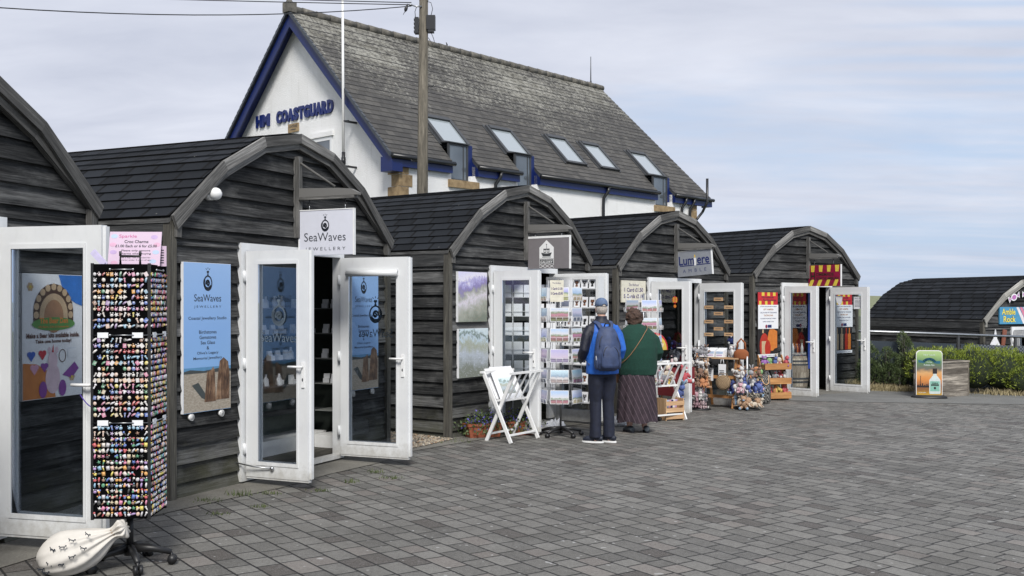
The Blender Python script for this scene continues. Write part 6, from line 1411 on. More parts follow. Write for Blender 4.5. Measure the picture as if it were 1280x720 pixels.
def man():
    g = GZ(1.1, 12.3); loc = (1.10, 12.29, g); rz = R(14); r = thing('person', 'man in a grey-blue cap, bright blue jacket and navy trousers, seen from behind', 'person', loc, rz); r.scale = (.87, .93, 1)
    J = [(.84, .232, .155, -.01), (.95, .238, .158, -.01), (1.10, .232, .152, -.01), (1.25, .236, .148, -.005), (1.36, .232, .138, 0), (1.43, .205, .118, .005), (1.475, .135, .095, .01), (1.51, .080, .078, .015), (1.545, .073, .076, .02)]
    hc = (0, .035, 1.635)
    b = MB(); head(b, hc); b.tube([(0, .0, 1.42), (0, .015, 1.52), (0, .03, 1.60)], [.062, .058, .060], 12)
    b.rings([((0, 0, .90), .15, .11), ((0, 0, 1.15), .16, .11), ((0, 0, 1.36), .17, .10), ((0, 0, 1.44), .10, .08)], 16)
    for s in (-1, 1):
        b.tube([(s * .18, 0, 1.39), (s * .27, -.03, 1.14)], [.055, .042], 10); b.tube([(s * .27, -.03, 1.14), (s * .24, .16, 1.02), (s * .20, .245, 1.03)], [.042, .034, .028], 10); hand(b, (s * .20, .245, 1.03), (-s * .25, .85, .12), (0, 0, 1), s)
        b.tube([(s * .085, 0, .92), (s * .09, .01, .50), (s * .10, -.01, .08)], [.085, .055, .038], 12)
        b.tube([(s * .10, -.04, .05), (s * .12, .10, .03)], [.035, .03], 8)
    o = organic(b.build('body', 'skin', r), .009, 1)
    eyes(r, hc)
    t = NT('blue_and_navy_softshell'); s_ = t.n('ShaderNodeSeparateXYZ'); t.L.new(t.obj(), s_.inputs[0]); ax = t.math('ABSOLUTE', s_.outputs[0])
    neg = t.math('MULTIPLY', s_.outputs[0], -1.0); arm = t.math('MAXIMUM', t.math('GREATER_THAN', t.math('ADD', neg, t.math('MULTIPLY', t.math('SUBTRACT', s_.outputs[2], 1.0), .25)), .245), t.math('GREATER_THAN', s_.outputs[0], .325)); up = t.math('GREATER_THAN', s_.outputs[2], 1.455)
    nz = t.noise(t.obj(), 9, 4, .6); t.base(t.mix(t.math('MAXIMUM', arm, up), t.ramp(nz, [(.3, (.010, .085, .40)), (.7, (.018, .14, .56))]), (.006, .008, .020))); t.rough(.6); t.bump(nz, .5, .02); M['jacket'] = t.m
    b = MB(); b.rings([((0, c, z), a, d) for z, a, d, c in J], 26)
    for s in (-1, 1): b.tube([(s * .165, .0, 1.395), (s * .235, -.015, 1.30), (s * .285, -.04, 1.13), (s * .285, .02, 1.07), (s * .255, .14, 1.02), (s * .215, .215, 1.03)], [.076, .074, .066, .064, .055, .045], 14)
    for i, v in enumerate(b.v): b.v[i] = v + Vector((v.x, v.y, 0)).normalized() * (.016 * noise.noise(v * 8) + .013 * noise.noise(Vector((v.x * 7, v.y * 7, v.z * 22)) + Vector((v.z * 4, 0, 0))))
    organic(b.build('jacket', 'jacket', r), .010, 2)
    b = MB()
    for s in (-1, 1):
        b.tube([(s * .085, -.005, .93), (s * .092, -.01, .72), (s * .094, .008, .50), (s * .098, -.008, .26), (s * .102, -.014, .065)], [.118, .108, .083, .080, .082], 18, sq=1.05)
    b.rings([((0, -.005, .80), .185, .125), ((0, -.005, .96), .19, .13)], 20)
    for i, v in enumerate(b.v): b.v[i] = v + Vector((v.x, v.y, 0)).normalized() * (.016 * noise.noise(Vector((v.x * 9, v.y * 9, v.z * 13))) + .010 * noise.noise(Vector((v.x * 16, v.y * 16, v.z * 34))))
    organic(b.build('trousers', P('navy_trousers', (.008, .011, .026), .8, var=.3, scale=20), r), .010, 1)
    for s, a in ((-1, R(58)), (1, R(40))):
        d = Vector((-math.sin(a), math.cos(a), 0)); c = Vector((s * .10, -.015, 0)); sd_ = d.cross(Z)
        b = MB()
        for q, w_, h in ((-.09, .034, .075), (-.03, .042, .095), (.05, .045, .07), (.13, .046, .05), (.185, .034, .038)): pass
        b.tube([c + d * -.10 + Z * .05, c + d * -.04 + Z * .065, c + d * .04 + Z * .058, c + d * .13 + Z * .043, c + d * .18 + Z * .034], [.034, .046, .044, .040, .022], 14, sq=.9, side=sd_); sh = organic(b.build('shoe', P('navy_shoe', (.012, .016, .03), .6), r), .008, 1)
        b = MB(); n = 16; pts = []
        for i in range(n): t_ = 2 * math.pi * i / n; pts.append(c + d * (.04 + .155 * math.cos(t_)) + sd_ * (.050 * math.sin(t_)))
        b.prism([p + Z * .002 for p in pts], Z * .020); b.build('sole', 'white', sh)
    b = MB(); hcv = Vector(hc); b.ball(hcv + Vector((0, -.015, .0)), (.084, .100, .088), 18, 12)
    b.v = [v for v in b.v]
    for i, v in enumerate(b.v): b.v[i] = v + Vector((0, 0, .004)) * noise.noise(v * 60)
    organic(b.build('hair', P('grey_hair', (.42, .38, .34), .9, var=.3, scale=60, bump=.6), r), .008, 0)
    b = MB(); c0 = hcv + Vector((0, -.008, .030)); b.rings([(c0 + Z * z, a, d) for z, a, d in ((0, .088, .106), (.03, .089, .107), (.06, .082, .098), (.085, .062, .074), (.10, .034, .04), (.104, .008, .01))], 24)
    cp = b.build('cap', P('faded_blue_cap', (.10, .145, .24), .85, var=.15, scale=30), r); b = MB()
    b.rings([(c0 + Vector((0, .10, 0)), .075, .075), (c0 + Vector((0, .105, .010)), .070, .070)], 20); b.build('peak', _plain['faded_blue_cap'], cp)
    b = MB(); b.arc(Fr(c0 + Vector((0, -.1085, -.002)), (1, 0, 0), (0, 0, 1)), 0, 0, .028, .026, .008, 0, 180, .002, 0); b.ell(Fr(c0 + Vector((0, -.1085, 0)), (1, 0, 0), (0, 0, 1)), 0, 0, .026, .022, .001, 1, 16, 0, 180); b.build('back_opening', ['navy_shoe' if 'navy_shoe' in M else _plain['navy_shoe'], _plain['grey_hair']], cp)
    # the rucksack he carries
    k = thing('backpack', 'slate-blue rucksack worn on the back of the man', 'backpack', loc, rz); k.scale = (.87, .93, 1)
    b = MB(); b.rings([((0, -.205 - dy, z), a, d) for z, a, d, dy in ((.885, .115, .05, 0), (.91, .160, .085, .01), (.98, .180, .115, .02), (1.10, .182, .125, .025), (1.22, .172, .115, .02), (1.32, .150, .095, .01), (1.39, .110, .065, 0), (1.42, .055, .035, 0))], 24)
    for i, v in enumerate(b.v): b.v[i] = v + Vector((v.x, v.y + .2, 0)).normalized() * (.016 * noise.noise(v * 8) + .006 * noise.noise(Vector((v.x * 14, v.y * 14, v.z * 30))))
    bm_ = P('slate_blue_nylon', (.035, .055, .125), .65, var=.25, scale=12, bump=.4)
    organic(b.build('main_bag', bm_, k), .009, 2)
    b = MB(); b.rings([((0, -.315, z), a, d) for z, a, d in ((.92, .10, .025), (.95, .128, .045), (1.05, .132, .052), (1.14, .118, .042), (1.20, .08, .022))], 20); organic(b.build('front_pocket', bm_, k), .009, 2)
    for s in (-1, 1): b = MB(); b.ball((s * .165, -.225, 1.0), (.03, .06, .10), 12, 8); organic(b.build('side_pocket', bm_, k), .008, 1)
    z_ = P('dark_zip', (.008, .009, .014), .5)
    def arcpts(zc, w_, h, y): return [(w_ * math.cos(R(a)), y(zc + h * math.sin(R(a))), zc + h * math.sin(R(a))) for a in range(-10, 191, 12)]
    b = MB(); b.tube(arcpts(1.18, .150, .17, lambda z: -.322 + max(0, z - 1.18) * .33), .005, 6); b.build('zip', z_, k)
    b = MB(); b.tube(arcpts(1.08, .11, .11, lambda z: -.366 + max(0, z - 1.08) * .30), .0045, 6); b.build('zip', z_, k)
    b = MB(); b.tube([(-.045, -.19, 1.40), (-.035, -.22, 1.455), (.035, -.22, 1.455), (.045, -.19, 1.40)], .010, 8); b.build('grab_handle', z_, k)
    for s in (-1, 1):
        b = MB(); pts = [Vector((s * .06, -.17, 1.385)), Vector((s * .095, -.11, 1.455)), Vector((s * .115, -.03, 1.478)), Vector((s * .125, .06, 1.45)), Vector((s * .14, .125, 1.36)), Vector((s * .17, .150, 1.18)), Vector((s * .21, .10, 1.02)), Vector((s * .20, -.08, .95))]
        b.tube(pts, .032, 10, sq=.3, side=(1, 0, 0)); b.build('shoulder_strap', bm_, k)
    b = MB(); b.bx(-.185, -.180, -.27, -.25, 1.02, 1.07); b.build('fabric_tag', 'white', k)
man()
def woman():
    x, y = 1.655, 13.33; g = GZ(x, y); loc = (x, y, g); rz = R(4); r = thing('person', 'woman with brown hair, dark green cardigan and long striped aubergine skirt, seen from behind', 'person', loc, rz)
    J = [(.76, .250, .185, -.01), (.84, .262, .198, -.01), (.98, .276, .205, -.012), (1.12, .272, .200, -.01), (1.24, .256, .180, .0), (1.32, .228, .155, .015), (1.38, .165, .122, .03), (1.42, .095, .088, .045), (1.44, .062, .066, .055)]
    tl = Matrix.Rotation(R(16), 3, 'X') ; tl = Matrix.Rotation(R(-16), 3, 'X') @ Matrix.Rotation(R(-6), 3, 'Y'); hc = (-.02, .095, 1.50)
    b = MB(); head(b, hc, tl, .95); b.tube([(0, .03, 1.33), (0, .06, 1.43), (-.01, .08, 1.48)], [.055, .05, .05], 12); b.rings([((0, 0, .80), .17, .13), ((0, 0, 1.1), .18, .14), ((0, .02, 1.30), .15, .10), ((0, .04, 1.38), .08, .07)], 16)
    for s in (-1, 1):
        b.tube([(s * .19, .02, 1.28), (s * .27, 0, 1.04)], [.05, .042], 10); b.tube([(s * .27, 0, 1.04), (s * .22, .20, .98), (s * .17, .29, 1.0)], [.042, .034, .027], 10); hand(b, (s * .17, .29, 1.0), (-s * .3, .8, .2), (0, 0, 1), s)
        b.tube([(s * .085, 0, .80), (s * .09, .01, .45), (s * .095, -.005, .20), (s * .10, -.01, .07)], [.10, .06, .050, .036], 12); b.tube([(s * .10, -.03, .05), (s * .115, .08, .03)], [.03, .026], 8)
    organic(b.build('body', P('fair_skin', (.50, .30, .24), .5, var=.06), r), .009, 1); eyes(r, hc, tl)
    b = MB(); b.rings([((0, c, z), a, d) for z, a, d, c in J], 28)
    for s in (-1, 1): b.tube([(s * .16, .02, 1.29), (s * .235, .01, 1.22), (s * .283, -.005, 1.05), (s * .280, .05, 1.0), (s * .235, .19, .985), (s * .185, .26, .995)], [.075, .078, .068, .066, .055, .044], 14)
    for i, v in enumerate(b.v): b.v[i] = v + Vector((v.x, v.y, 0)).normalized() * (.016 * noise.noise(v * 6) + .014 * noise.noise(Vector((v.x * 6 + v.z * 5, v.y * 6, v.z * 18))))
    organic(b.build('cardigan', P('bottle_green_knit', (.006, .040, .027), .95, var=.18, scale=55, bump=.4), r), .010, 2)
    t = NT('striped_aubergine_skirt'); ob = t.obj(); s_ = t.n('ShaderNodeSeparateXYZ'); t.L.new(ob, s_.inputs[0]); ph = t.math('ADD', t.math('MULTIPLY', s_.outputs[0], 16.0), t.math('MULTIPLY', s_.outputs[2], 7.0)); w = t.math('FRACT', ph); ln = t.math('LESS_THAN', w, .10)
    nz = t.noise(ob, 14, 4, .6); t.base(t.mix(t.math('MULTIPLY', ln, .75), t.ramp(nz, [(.3, (.018, .011, .016)), (.7, (.042, .026, .036))]), (.14, .10, .12))); t.rough(.85); M['skirt'] = t.m
    b = MB(); rs = []; n = 56; vs = []; fs = []; lv = [(.84, .215, .165), (.70, .238, .185), (.50, .252, .205), (.32, .262, .222), (.145, .268, .232)]
    for j, (z, a, d) in enumerate(lv):
        for k_ in range(n):
            q = 2 * math.pi * k_ / n; f = 1 + (.018 + .045 * j / 4) * math.sin(q * 11 + .6 * j + 1.2 * math.sin(q * 3)); vs.append((a * f * math.cos(q), d * f * math.sin(q) - .01, z + (.012 * math.sin(q * 5) if j == 4 else 0)))
    for j in range(4):
        for k_ in range(n): k2 = (k_ + 1) % n; fs.append(((j + 1) * n + k_, (j + 1) * n + k2, j * n + k2, j * n + k_))
    fs.append(tuple(range(n))); b.add(vs, fs, None, 0, True); b.build('skirt', 'skirt', r)
    for s, a in ((-1, R(22)), (1, R(-6))):
        d = Vector((-math.sin(a), math.cos(a), 0)); c = Vector((s * .10 + (.0 if s < 0 else .02), -.04, 0)); b = MB(); b.tube([c + d * -.07 + Z * .045, c + d * -.02 + Z * .055, c + d * .06 + Z * .045, c + d * .14 + Z * .03], [.034, .042, .040, .024], 14, sq=.9, side=d.cross(Z)); sh = organic(b.build('shoe', P('slate_slip_on', (.07, .085, .10), .7), r), .008, 1)
        pts = [c + d * (.03 + .125 * math.cos(2 * math.pi * i / 16)) + d.cross(Z) * (.045 * math.sin(2 * math.pi * i / 16)) for i in range(16)]; b = MB(); b.prism([p + Z * .002 for p in pts], Z * .020); b.build('sole', _plain['dark_zip'], sh)
    b = MB(); H_ = Vector(hc) + tl @ Vector((0, -.018, .018)); b.ball(H_, (.112, .118, .118), 30, 20); b.ball(H_ + Vector((0, -.045, -.06)), (.100, .070, .08), 22, 14)
    for i, v in enumerate(b.v): b.v[i] = v + (v - H_).normalized() * (.026 * noise.noise(v * 24) + .016 * noise.noise(v * 60))
    organic(b.build('hair', P('brown_curls', (.055, .030, .020), .8, var=.6, scale=45, bump=.9), r), .007, 0)
    k = thing('shoulder_bag', 'tan shoulder bag strap crossing the back of the woman in green', 'handbag', loc, rz)
    pts = [surf(J, q, z, .020) for q, z in ((.115, 1.36), (.075, 1.315), (.03, 1.25), (-.02, 1.18), (-.07, 1.11), (-.12, 1.04), (-.17, .98), (-.22, .93), (-.252, .90))]; pts = [Vector((.125, .05, 1.415)), Vector((.13, -.05, 1.392))] + pts + [Vector((-.29, .0, .87)), Vector((-.27, .10, .85))]
    b = MB(); b.tube(pts, .010, 8, sq=.4, side=(0, 0, 1)); b.build('strap', P('tan_leather', (.30, .16, .08), .5), k)
    b = MB(); b.bx(-.30, -.10, .17, .24, .64, .86); b.build('pouch', _plain['tan_leather'], k)
woman()

# ------------------------------------------------------------------ soft toys and wares outside the candle hut and last hut
FUR = {}
for nm, c in dict(cream=(.62, .52, .40), white=(.72, .70, .68), pink=(.62, .36, .42), pale_pink=(.68, .50, .52), brown=(.22, .10, .05), tan=(.42, .24, .12), grey=(.30, .30, .32), blue=(.05, .10, .36), sky=(.24, .40, .58), red=(.50, .03, .05), green=(.20, .42, .12), orange=(.55, .20, .05), black=(.012, .012, .013), purple=(.30, .10, .40), yellow=(.66, .46, .06), navy=(.02, .03, .12)).items(): FUR[nm] = P('plush_' + nm, tuple(q * .72 + .06 if nm not in ('black', 'navy') else q for q in c), .95, var=.3, scale=60, bump=.5)
def toy_mesh(kind, a, c):
    b = MB()
    if kind == 'bear':
        b.ball((0, 0, .055), (.042, .036, .052), 12, 8); b.ball((0, -.005, .128), (.036, .034, .033), 12, 8)
        for s in (-1, 1): b.ball((s * .027, 0, .156), (.013, .008, .013), 8, 6); b.tube([(s * .03, -.01, .085), (s * .058, -.03, .05)], [.017, .013], 8); b.tube([(s * .022, -.015, .02), (s * .045, -.06, .015)], [.020, .019], 8); b.ball((s * .045, -.072, .022), (.017, .010, .020), 8, 6, 1)
        b.ball((0, -.034, .120), (.016, .012, .012), 8, 6, 1)
    elif kind == 'puffin':
        b.ball((0, 0, .06), (.038, .038, .06), 12, 8); b.ball((0, -.015, .06), (.028, .03, .05), 10, 8, 1); b.ball((0, 0, .130), (.028, .03, .028), 10, 8); b.tube([(0, -.025, .128), (0, -.06, .120)], [.014, .004], 8, 1)
        for s in (-1, 1): b.ball((s * .036, .005, .065), (.010, .02, .038), 8, 6); b.ball((s * .018, -.025, .006), (.014, .022, .006), 8, 6, 1)
    elif kind == 'octopus':
        b.ball((0, 0, .085), (.045, .045, .045), 12, 8)
        for i in range(7): q = 2 * math.pi * i / 7; b.tube([(.025 * math.cos(q), .025 * math.sin(q), .05), (.045 * math.cos(q), .045 * math.sin(q), .02), (.062 * math.cos(q + .3), .062 * math.sin(q + .3), .008)], [.014, .012, .007], 6, i % 2)
    elif kind == 'rabbit':
        b.ball((0, 0, .05), (.036, .034, .048), 12, 8); b.ball((0, -.005, .115), (.028, .028, .028), 10, 8)
        for s in (-1, 1): b.tube([(s * .012, 0, .135), (s * .02, .002, .175), (s * .034, 0, .19)], [.009, .011, .006], 8, 1); b.tube([(s * .02, -.01, .02), (s * .03, -.055, .01)], [.015, .014], 8); b.tube([(s * .028, -.008, .075), (s * .044, -.02, .035)], [.012, .009], 8)
    else:
        b.ball((0, 0, .05), (.06, .034, .036), 12, 8); b.ball((-.06, -.01, .075), (.030, .028, .028), 10, 8); b.tube([(.05, 0, .05), (.09, 0, .07)], [.014, .006], 6, 1)
        for sx in (-.035, .035):
            for sy in (-.018, .018): b.tube([(sx, sy, .03), (sx, sy, .0)], [.013, .012], 6)
        for s in (-1, 1): b.ball((-.066, s * .022, .095), (.008, .007, .012), 6, 4, 1)
    o = b.build('soft_toy', [FUR[a], FUR[c]]); me = o.data; bpy.data.objects.remove(o); return me
_toy = {}
TOYNAME = {'bear': 'bear', 'puffin': 'sea bird', 'octopus': 'octopus', 'rabbit': 'rabbit', 'dog': 'dog'}
def toy(kind, a, c, loc, rz, s, where, tilt=0, group=None):
    key = (kind, a, c)
    if key not in _toy: _toy[key] = toy_mesh(*key)
    o = bpy.data.objects.new('soft_toy', _toy[key]); COL.objects.link(o); o.location = loc; o.rotation_euler = (tilt, 0, rz); o.scale = (s, s, s)
    if a == c: c2 = a.replace('_', ' ')
    else: c2 = a.replace('_', ' ') + ' and ' + c.replace('_', ' ')
    props(o, c2 + ' soft toy ' + TOYNAME[kind] + ' ' + where, 'soft toy', group); return o
def cluster(base, rz, rings_, where, seed, s=1.3, group=None):
    s *= .80; rings_ = [(z, q, int(n * 1.6), c) for z, q, n, c in rings_]
    rr = random.Random(seed); kinds = list(TOYNAME)
    for (z, rad, n, cols) in rings_:
        for i in range(n):
            a = 2 * math.pi * i / n + rr.uniform(-.2, .2); c = rr.choice(cols); d = rr.choice(cols); toy(rr.choice(kinds), c, d, (base[0] + rad * math.cos(a), base[1] + rad * math.sin(a), base[2] + z + rr.uniform(-.02, .02)), a + R(90) + rr.uniform(-.5, .5), s * rr.uniform(.85, 1.15), where, rr.uniform(-.4, .4), group)
def wire_stand(loc, label, h, tiers, basket=None):
    r = thing('toy_stand', label, 'stand', loc, 0); b = MB(); b.tube([(0, 0, .01), (0, 0, h)], .014, 8); b.build('pole', 'steel_white', r); b = MB(); b.rings([((0, 0, 0), .20, .20), ((0, 0, .018), .19, .19)], 24); b.build('base', 'black', r)
    for z, q in tiers: b = MB(); b.tube([(q * math.cos(R(a)), q * math.sin(R(a)), z) for a in range(0, 361, 20)], .004, 5, cap=False); [b.tube([(0, 0, z), (q * math.cos(R(a)), q * math.sin(R(a)), z)], .003, 4) for a in range(0, 360, 60)]; b.build('wire_tier', 'darkgrey', r)
    if basket:
        b = MB(); q, hh = basket
        for i in range(6): z = .02 + hh * i / 5; b.tube([((q + .01 * i / 5) * math.cos(R(a)), (q + .01 * i / 5) * math.sin(R(a)), z) for a in range(0, 361, 20)], .0035, 5, cap=False)
        for a in range(0, 360, 20): b.tube([(q * math.cos(R(a)), q * math.sin(R(a)), .02), ((q + .01) * math.cos(R(a)), (q + .01) * math.sin(R(a)), .02 + hh)], .0028, 4)
        b.build('wire_basket', 'black', r)
    return r
A_ = Vector((3.03, 16.32, GZ(3.0, 16.3)))
wire_stand(A_, 'wire toy stand with a round basket at its foot, by the right candle hut door', 1.12, [(.40, .13), (.62, .14), (.84, .14), (1.02, .12)], (.155, .24))
cluster(A_, 0, [(.03, .07, 4, ['pale_pink', 'white', 'pink']), (.14, .08, 5, ['pale_pink', 'white', 'pink', 'grey']), (.22, .05, 3, ['pink', 'white'])], 'piled in the wire basket', 1, 1.3, 'toys in the wire basket')
cluster(A_, 0, [(.36, .12, 6, ['tan', 'brown', 'orange']), (.52, .12, 6, ['brown', 'tan', 'cream'])], 'low above the wire basket', 2, 1.25, 'brown toys low on the basket stand')
cluster(A_, 0, [(.70, .12, 6, ['white', 'grey', 'tan']), (.90, .11, 6, ['white', 'brown', 'grey'])], 'high above the wire basket', 3, 1.15, 'pale toys high on the basket stand')
B_ = Vector((3.84, 16.42, GZ(3.8, 16.4)))
wire_stand(B_, 'low wire toy stand before the right candle hut door', .86, [(.16, .20), (.40, .22), (.66, .19)])
cluster(B_, 0, [(.06, .19, 9, ['cream', 'pale_pink', 'tan', 'sky'])], 'on the bottom ring of the low wire stand', 4, 1.45, 'toys on the bottom ring')
cluster(B_, 0, [(.28, .21, 10, ['blue', 'white', 'pink', 'navy', 'sky']), (.36, .12, 4, ['blue', 'white'])], 'on the middle ring of the low wire stand', 5, 1.4, 'toys on the middle ring')
cluster(B_, 0, [(.54, .18, 8, ['green', 'white', 'orange', 'brown', 'grey'])], 'on the top ring of the low wire stand', 6, 1.35, 'toys on the top ring')
def trestle():
    p = Vector((3.50, 16.74, GZ(3.4, 16.8))); rz = R(-36); r = thing('trestle_table', 'small wooden A-frame display table below the hanging plaques', 'table', p, rz)
    b = MB(); b.bx(-.34, .34, -.13, .13, .80, .825, 0, (1, 0, 0)); b.build('top', 'plywood', r)
    for x in (-.27, .27):
        for s in (-1, 1): b = MB(); b.beam((x, s * .20, 0), (x, s * .05, .80), .045, .025, (1, 0, 0)); b.build('leg', 'pine', r)
    for z in (.16, .48): b = MB(); b.bx(-.32, .32, -.16, -.14, z, z + .05, 0, (1, 0, 0)); b.build('rail', 'pine', r)
    def T(x, y, z): c, s = math.cos(rz), math.sin(rz); return p + Vector((c * x - s * y, s * x + c * y, z))
    for i, lab in enumerate(('left', 'middle', 'right')):
        o = thing('card_box', lab + ' white box of notebooks on the wooden display table', 'box', T(-.33 + i * .16, -.02, .828), rz); b = MB(); b.hexa([(-.07, -.08, 0), (.07, -.08, 0), (.07, .08, 0), (-.07, .08, 0), (-.07, -.06, .10), (.07, -.06, .10), (.07, .08, .15), (-.07, .08, .15)]); b.build('box', 'white_card', o); b = MB(); fr = Fr((-.06, -.081, .01), (1, 0, 0), (0, .02, .1)); b.frect(fr, .0, .12, .05, .085, .001, 0); b.frect(fr, .01, .11, .015, .03, .001, 1); b.build('print', [_plain['pale_blue'], _plain['pale_lilac']], o)
    toy('puffin', 'white', 'grey', T(.17, -.03, .83), rz, 1.2, 'standing on the right of the display table top'); toy('puffin', 'white', 'orange', T(-.40, -.08, .70), rz, 1.4, 'perched at the left end of the display table'); toy('rabbit', 'sky', 'white', T(.25, .03, .83), rz, 1.2, 'at the back right of the display table top')
    o = thing('handbag', 'rust brown felt handbag on the right end of the display table', 'handbag', T(.36, -.06, .80), rz + R(15)); b = MB(); b.rings([((0, 0, 0), .08, .05), ((0, 0, .03), .125, .06), ((0, 0, .12), .12, .055), ((0, 0, .17), .07, .03)], 20); b.build('pouch', P('rust_felt', (.24, .075, .025), .9), o)
    b = MB(); b.tube([(-.07, 0, .15), (-.06, 0, .27), (0, 0, .34), (.06, 0, .27), (.07, 0, .15)], .016, 8); b.build('strap', _plain['rust_felt'], o)
    for i, (x, lab, w_) in enumerate(((-.17, 'left white tote bag hanging under the display table', .085), (.08, 'right white tote bag hanging under the display table', .06))):
        o = thing('tote_bag', lab, 'bag', T(x, -.18, .44), rz); b = MB(); b.hexa([(-w_, -.012, 0), (w_, -.012, 0), (w_, .012, 0), (-w_, .012, 0), (-w_ * 1.1, -.004, .28), (w_ * 1.1, -.004, .28), (w_ * 1.1, .004, .28), (-w_ * 1.1, .004, .28)]); b.build('bag', 'white_card', o); b = MB(); b.tube([(-w_ * .5, 0, .28), (-w_ * .3, 0, .36), (w_ * .3, 0, .36), (w_ * .5, 0, .28)], .005, 6); b.build('handle', 'white_card', o)
        b = MB(); fr = Fr((-w_ * .7, -.0135, .05), (1, 0, 0), (0, 0, 1)); [b.frect(fr, 0, w_ * 1.4, .03 * q, .03 * q + .012, .001, 0) for q in range(5)]; b.build('print', _plain['dog_grey'], o)
    toy('dog', 'black', 'black', T(-.05, -.20, .66), rz + 1, 1.6, 'dangling from the front of the display table')
    o = thing('patterned_bag', 'dark blue bag with white pattern hanging at the left of the display table', 'bag', T(-.42, -.12, .34), rz); b = MB(); b.rings([((0, 0, 0), .03, .02), ((0, 0, .05), .085, .035), ((0, 0, .28), .08, .035), ((0, 0, .42), .05, .02)], 18)
    t = NT('blue_print_cloth'); v = t.n('ShaderNodeTexVoronoi'); t.L.new(t.mapp(t.obj(), (18, 18, 9)), v.inputs['Vector']); t.base(t.mix(t.math('LESS_THAN', v.outputs['Distance'], .28), (.012, .04, .16), (.55, .55, .52))); t.rough(.9); M['blueprint'] = t.m; b.build('bag', 'blueprint', o); b = MB(); b.tube([(-.04, 0, .40), (0, 0, .50), (.04, 0, .40)], .006, 6); b.build('strap', _plain['navy_ink'], o)
    o = thing('straw_bag', 'round woven straw bag hanging on the leg of the display table', 'bag', T(.13, -.24, .42), rz + R(10)); b = MB(); b.rings([((0, 0, 0), .11, .11), ((0, 0, .015), .125, .125), ((0, 0, .05), .12, .12), ((0, 0, .065), .06, .06)], 26)
    for i, v in enumerate(b.v): b.v[i] = Matrix.Rotation(R(80), 3, 'X') @ v
    t = NT('woven_straw'); w = t.n('ShaderNodeTexWave', wave_type='RINGS'); w.rings_direction = 'Y'; t.L.new(t.obj(), w.inputs[0]); w.inputs['Scale'].default_value = 14; w.inputs['Distortion'].default_value = 1.5; t.base(t.ramp(w.outputs[0], [(.2, (.10, .065, .035)), (.7, (.34, .24, .14))])); t.rough(.9); t.bump(w.outputs[0], .5, .01); M['woven'] = t.m
    b.build('basket', 'woven', o); b = MB(); b.tube([(-.10, -.03, .05), (-.06, -.03, .15), (.06, -.03, .15), (.10, -.03, .05)], .007, 6); b.build('handle', 'woven', o)
trestle()
def rope_bag(loc, label, w, h, light):
    r = thing('rope_bag', label, 'bag', loc, R(12)); t = NT('rope_net_' + ('pale' if light else 'dark')); wv = t.n('ShaderNodeTexWave'); wv.bands_direction = 'DIAGONAL'; t.L.new(t.mapp(t.obj(), (1, 1, .55)), wv.inputs[0]); wv.inputs['Scale'].default_value = 16; wv.inputs['Distortion'].default_value = 9; wv.inputs['Detail'].default_value = 2
    lo, hi = ((.05, .045, .04), (.45, .40, .32)) if light else ((.015, .015, .015), (.24, .23, .21)); t.base(t.ramp(wv.outputs[0], [(.35, lo), (.6, hi)])); t.rough(.95); t.bump(wv.outputs[0], .8, .02)
    b = MB(); b.rings([((0, 0, 0), w * .75, w * .6), ((0, 0, .04), w, w * .8), ((0, 0, h * .5), w * 1.04, w * .8), ((0, 0, h * .9), w * .88, w * .5), ((0, 0, h), w * .8, w * .35)], 28)
    for i, v in enumerate(b.v): b.v[i] = v + Vector((v.x, v.y, 0)).normalized() * .014 * noise.noise(v * 18)
    b.build('net', t.m, r); b = MB(); b.tube([(-w * .6, -.03, h * .98), (-w * .4, -.09, h * .72), (0, -.10, h * .66), (w * .4, -.09, h * .72), (w * .6, -.03, h * .98)], .010, 8); b.build('handle', 'plywood', r)
rope_bag(Vector((4.36, 17.42, GZ(4.4, 17.4))), 'large dark rope net bag standing left of the three-tier wooden shelf', .125, .50, False)
rope_bag(Vector((4.16, 17.3, GZ(4.2, 17.3) + .08)), 'pale rope net bag hanging behind the low wire toy stand', .11, .36, True)
def tier_shelf():
    p = Vector((4.72, 18.22, GZ(4.7, 18.2))); rz = R(14); r = thing('tiered_shelf', 'orange pine three-tier tray shelf of toys by the last hut doors', 'shelf', p, rz)
    for s in (-1, 1): b = MB(); b.prism([(s * .235 - .008, -.16, 0), (s * .235 - .008, .10, 0), (s * .235 - .008, .12, .80), (s * .235 - .008, .09, .80), (s * .235 - .008, -.04, .55), (s * .235 - .008, -.10, .2)], (.016, 0, 0)); b.build('side_panel', 'pine', r)
    for i, z in enumerate((.04, .30, .56)):
        b = MB(); b.hexa([(-.24, -.19, z), (.24, -.19, z), (.24, .06, z + .03), (-.24, .06, z + .03), (-.24, -.19, z + .015), (.24, -.19, z + .015), (.24, .06, z + .045), (-.24, .06, z + .045)]); b.bx(-.26, .26, -.215, -.195, z - .01, z + .10, 0, (1, 0, 0)); b.bx(-.258, -.246, -.194, .06, z - .005, z + .085, 0, (0, 1, 0)); b.bx(.246, .258, -.194, .06, z - .005, z + .085, 0, (0, 1, 0)); b.build('tray', 'pine', r)
        cols = (['yellow', 'red', 'orange'], ['white', 'black', 'grey', 'red'], ['purple', 'green', 'blue', 'cream', 'red'])[i]; rr = random.Random(i); c, s = math.cos(rz), math.sin(rz)
        for q in range(5):
            x, y = -.18 + q * .09, -.08 + rr.uniform(-.04, .04); toy(rr.choice(list(TOYNAME)), cols[q % len(cols)], cols[(q + 1) % len(cols)], p + Vector((c * x - s * y, s * x + c * y, z + .04 + rr.uniform(0, .03))), rz + rr.uniform(-.8, .8), 1.15, ('in the bottom tray', 'in the middle tray', 'in the top tray')[i] + ' of the pine tiered shelf', rr.uniform(-.3, .3), 'toys in the ' + ('bottom', 'middle', 'top')[i] + ' pine tray')
tier_shelf()
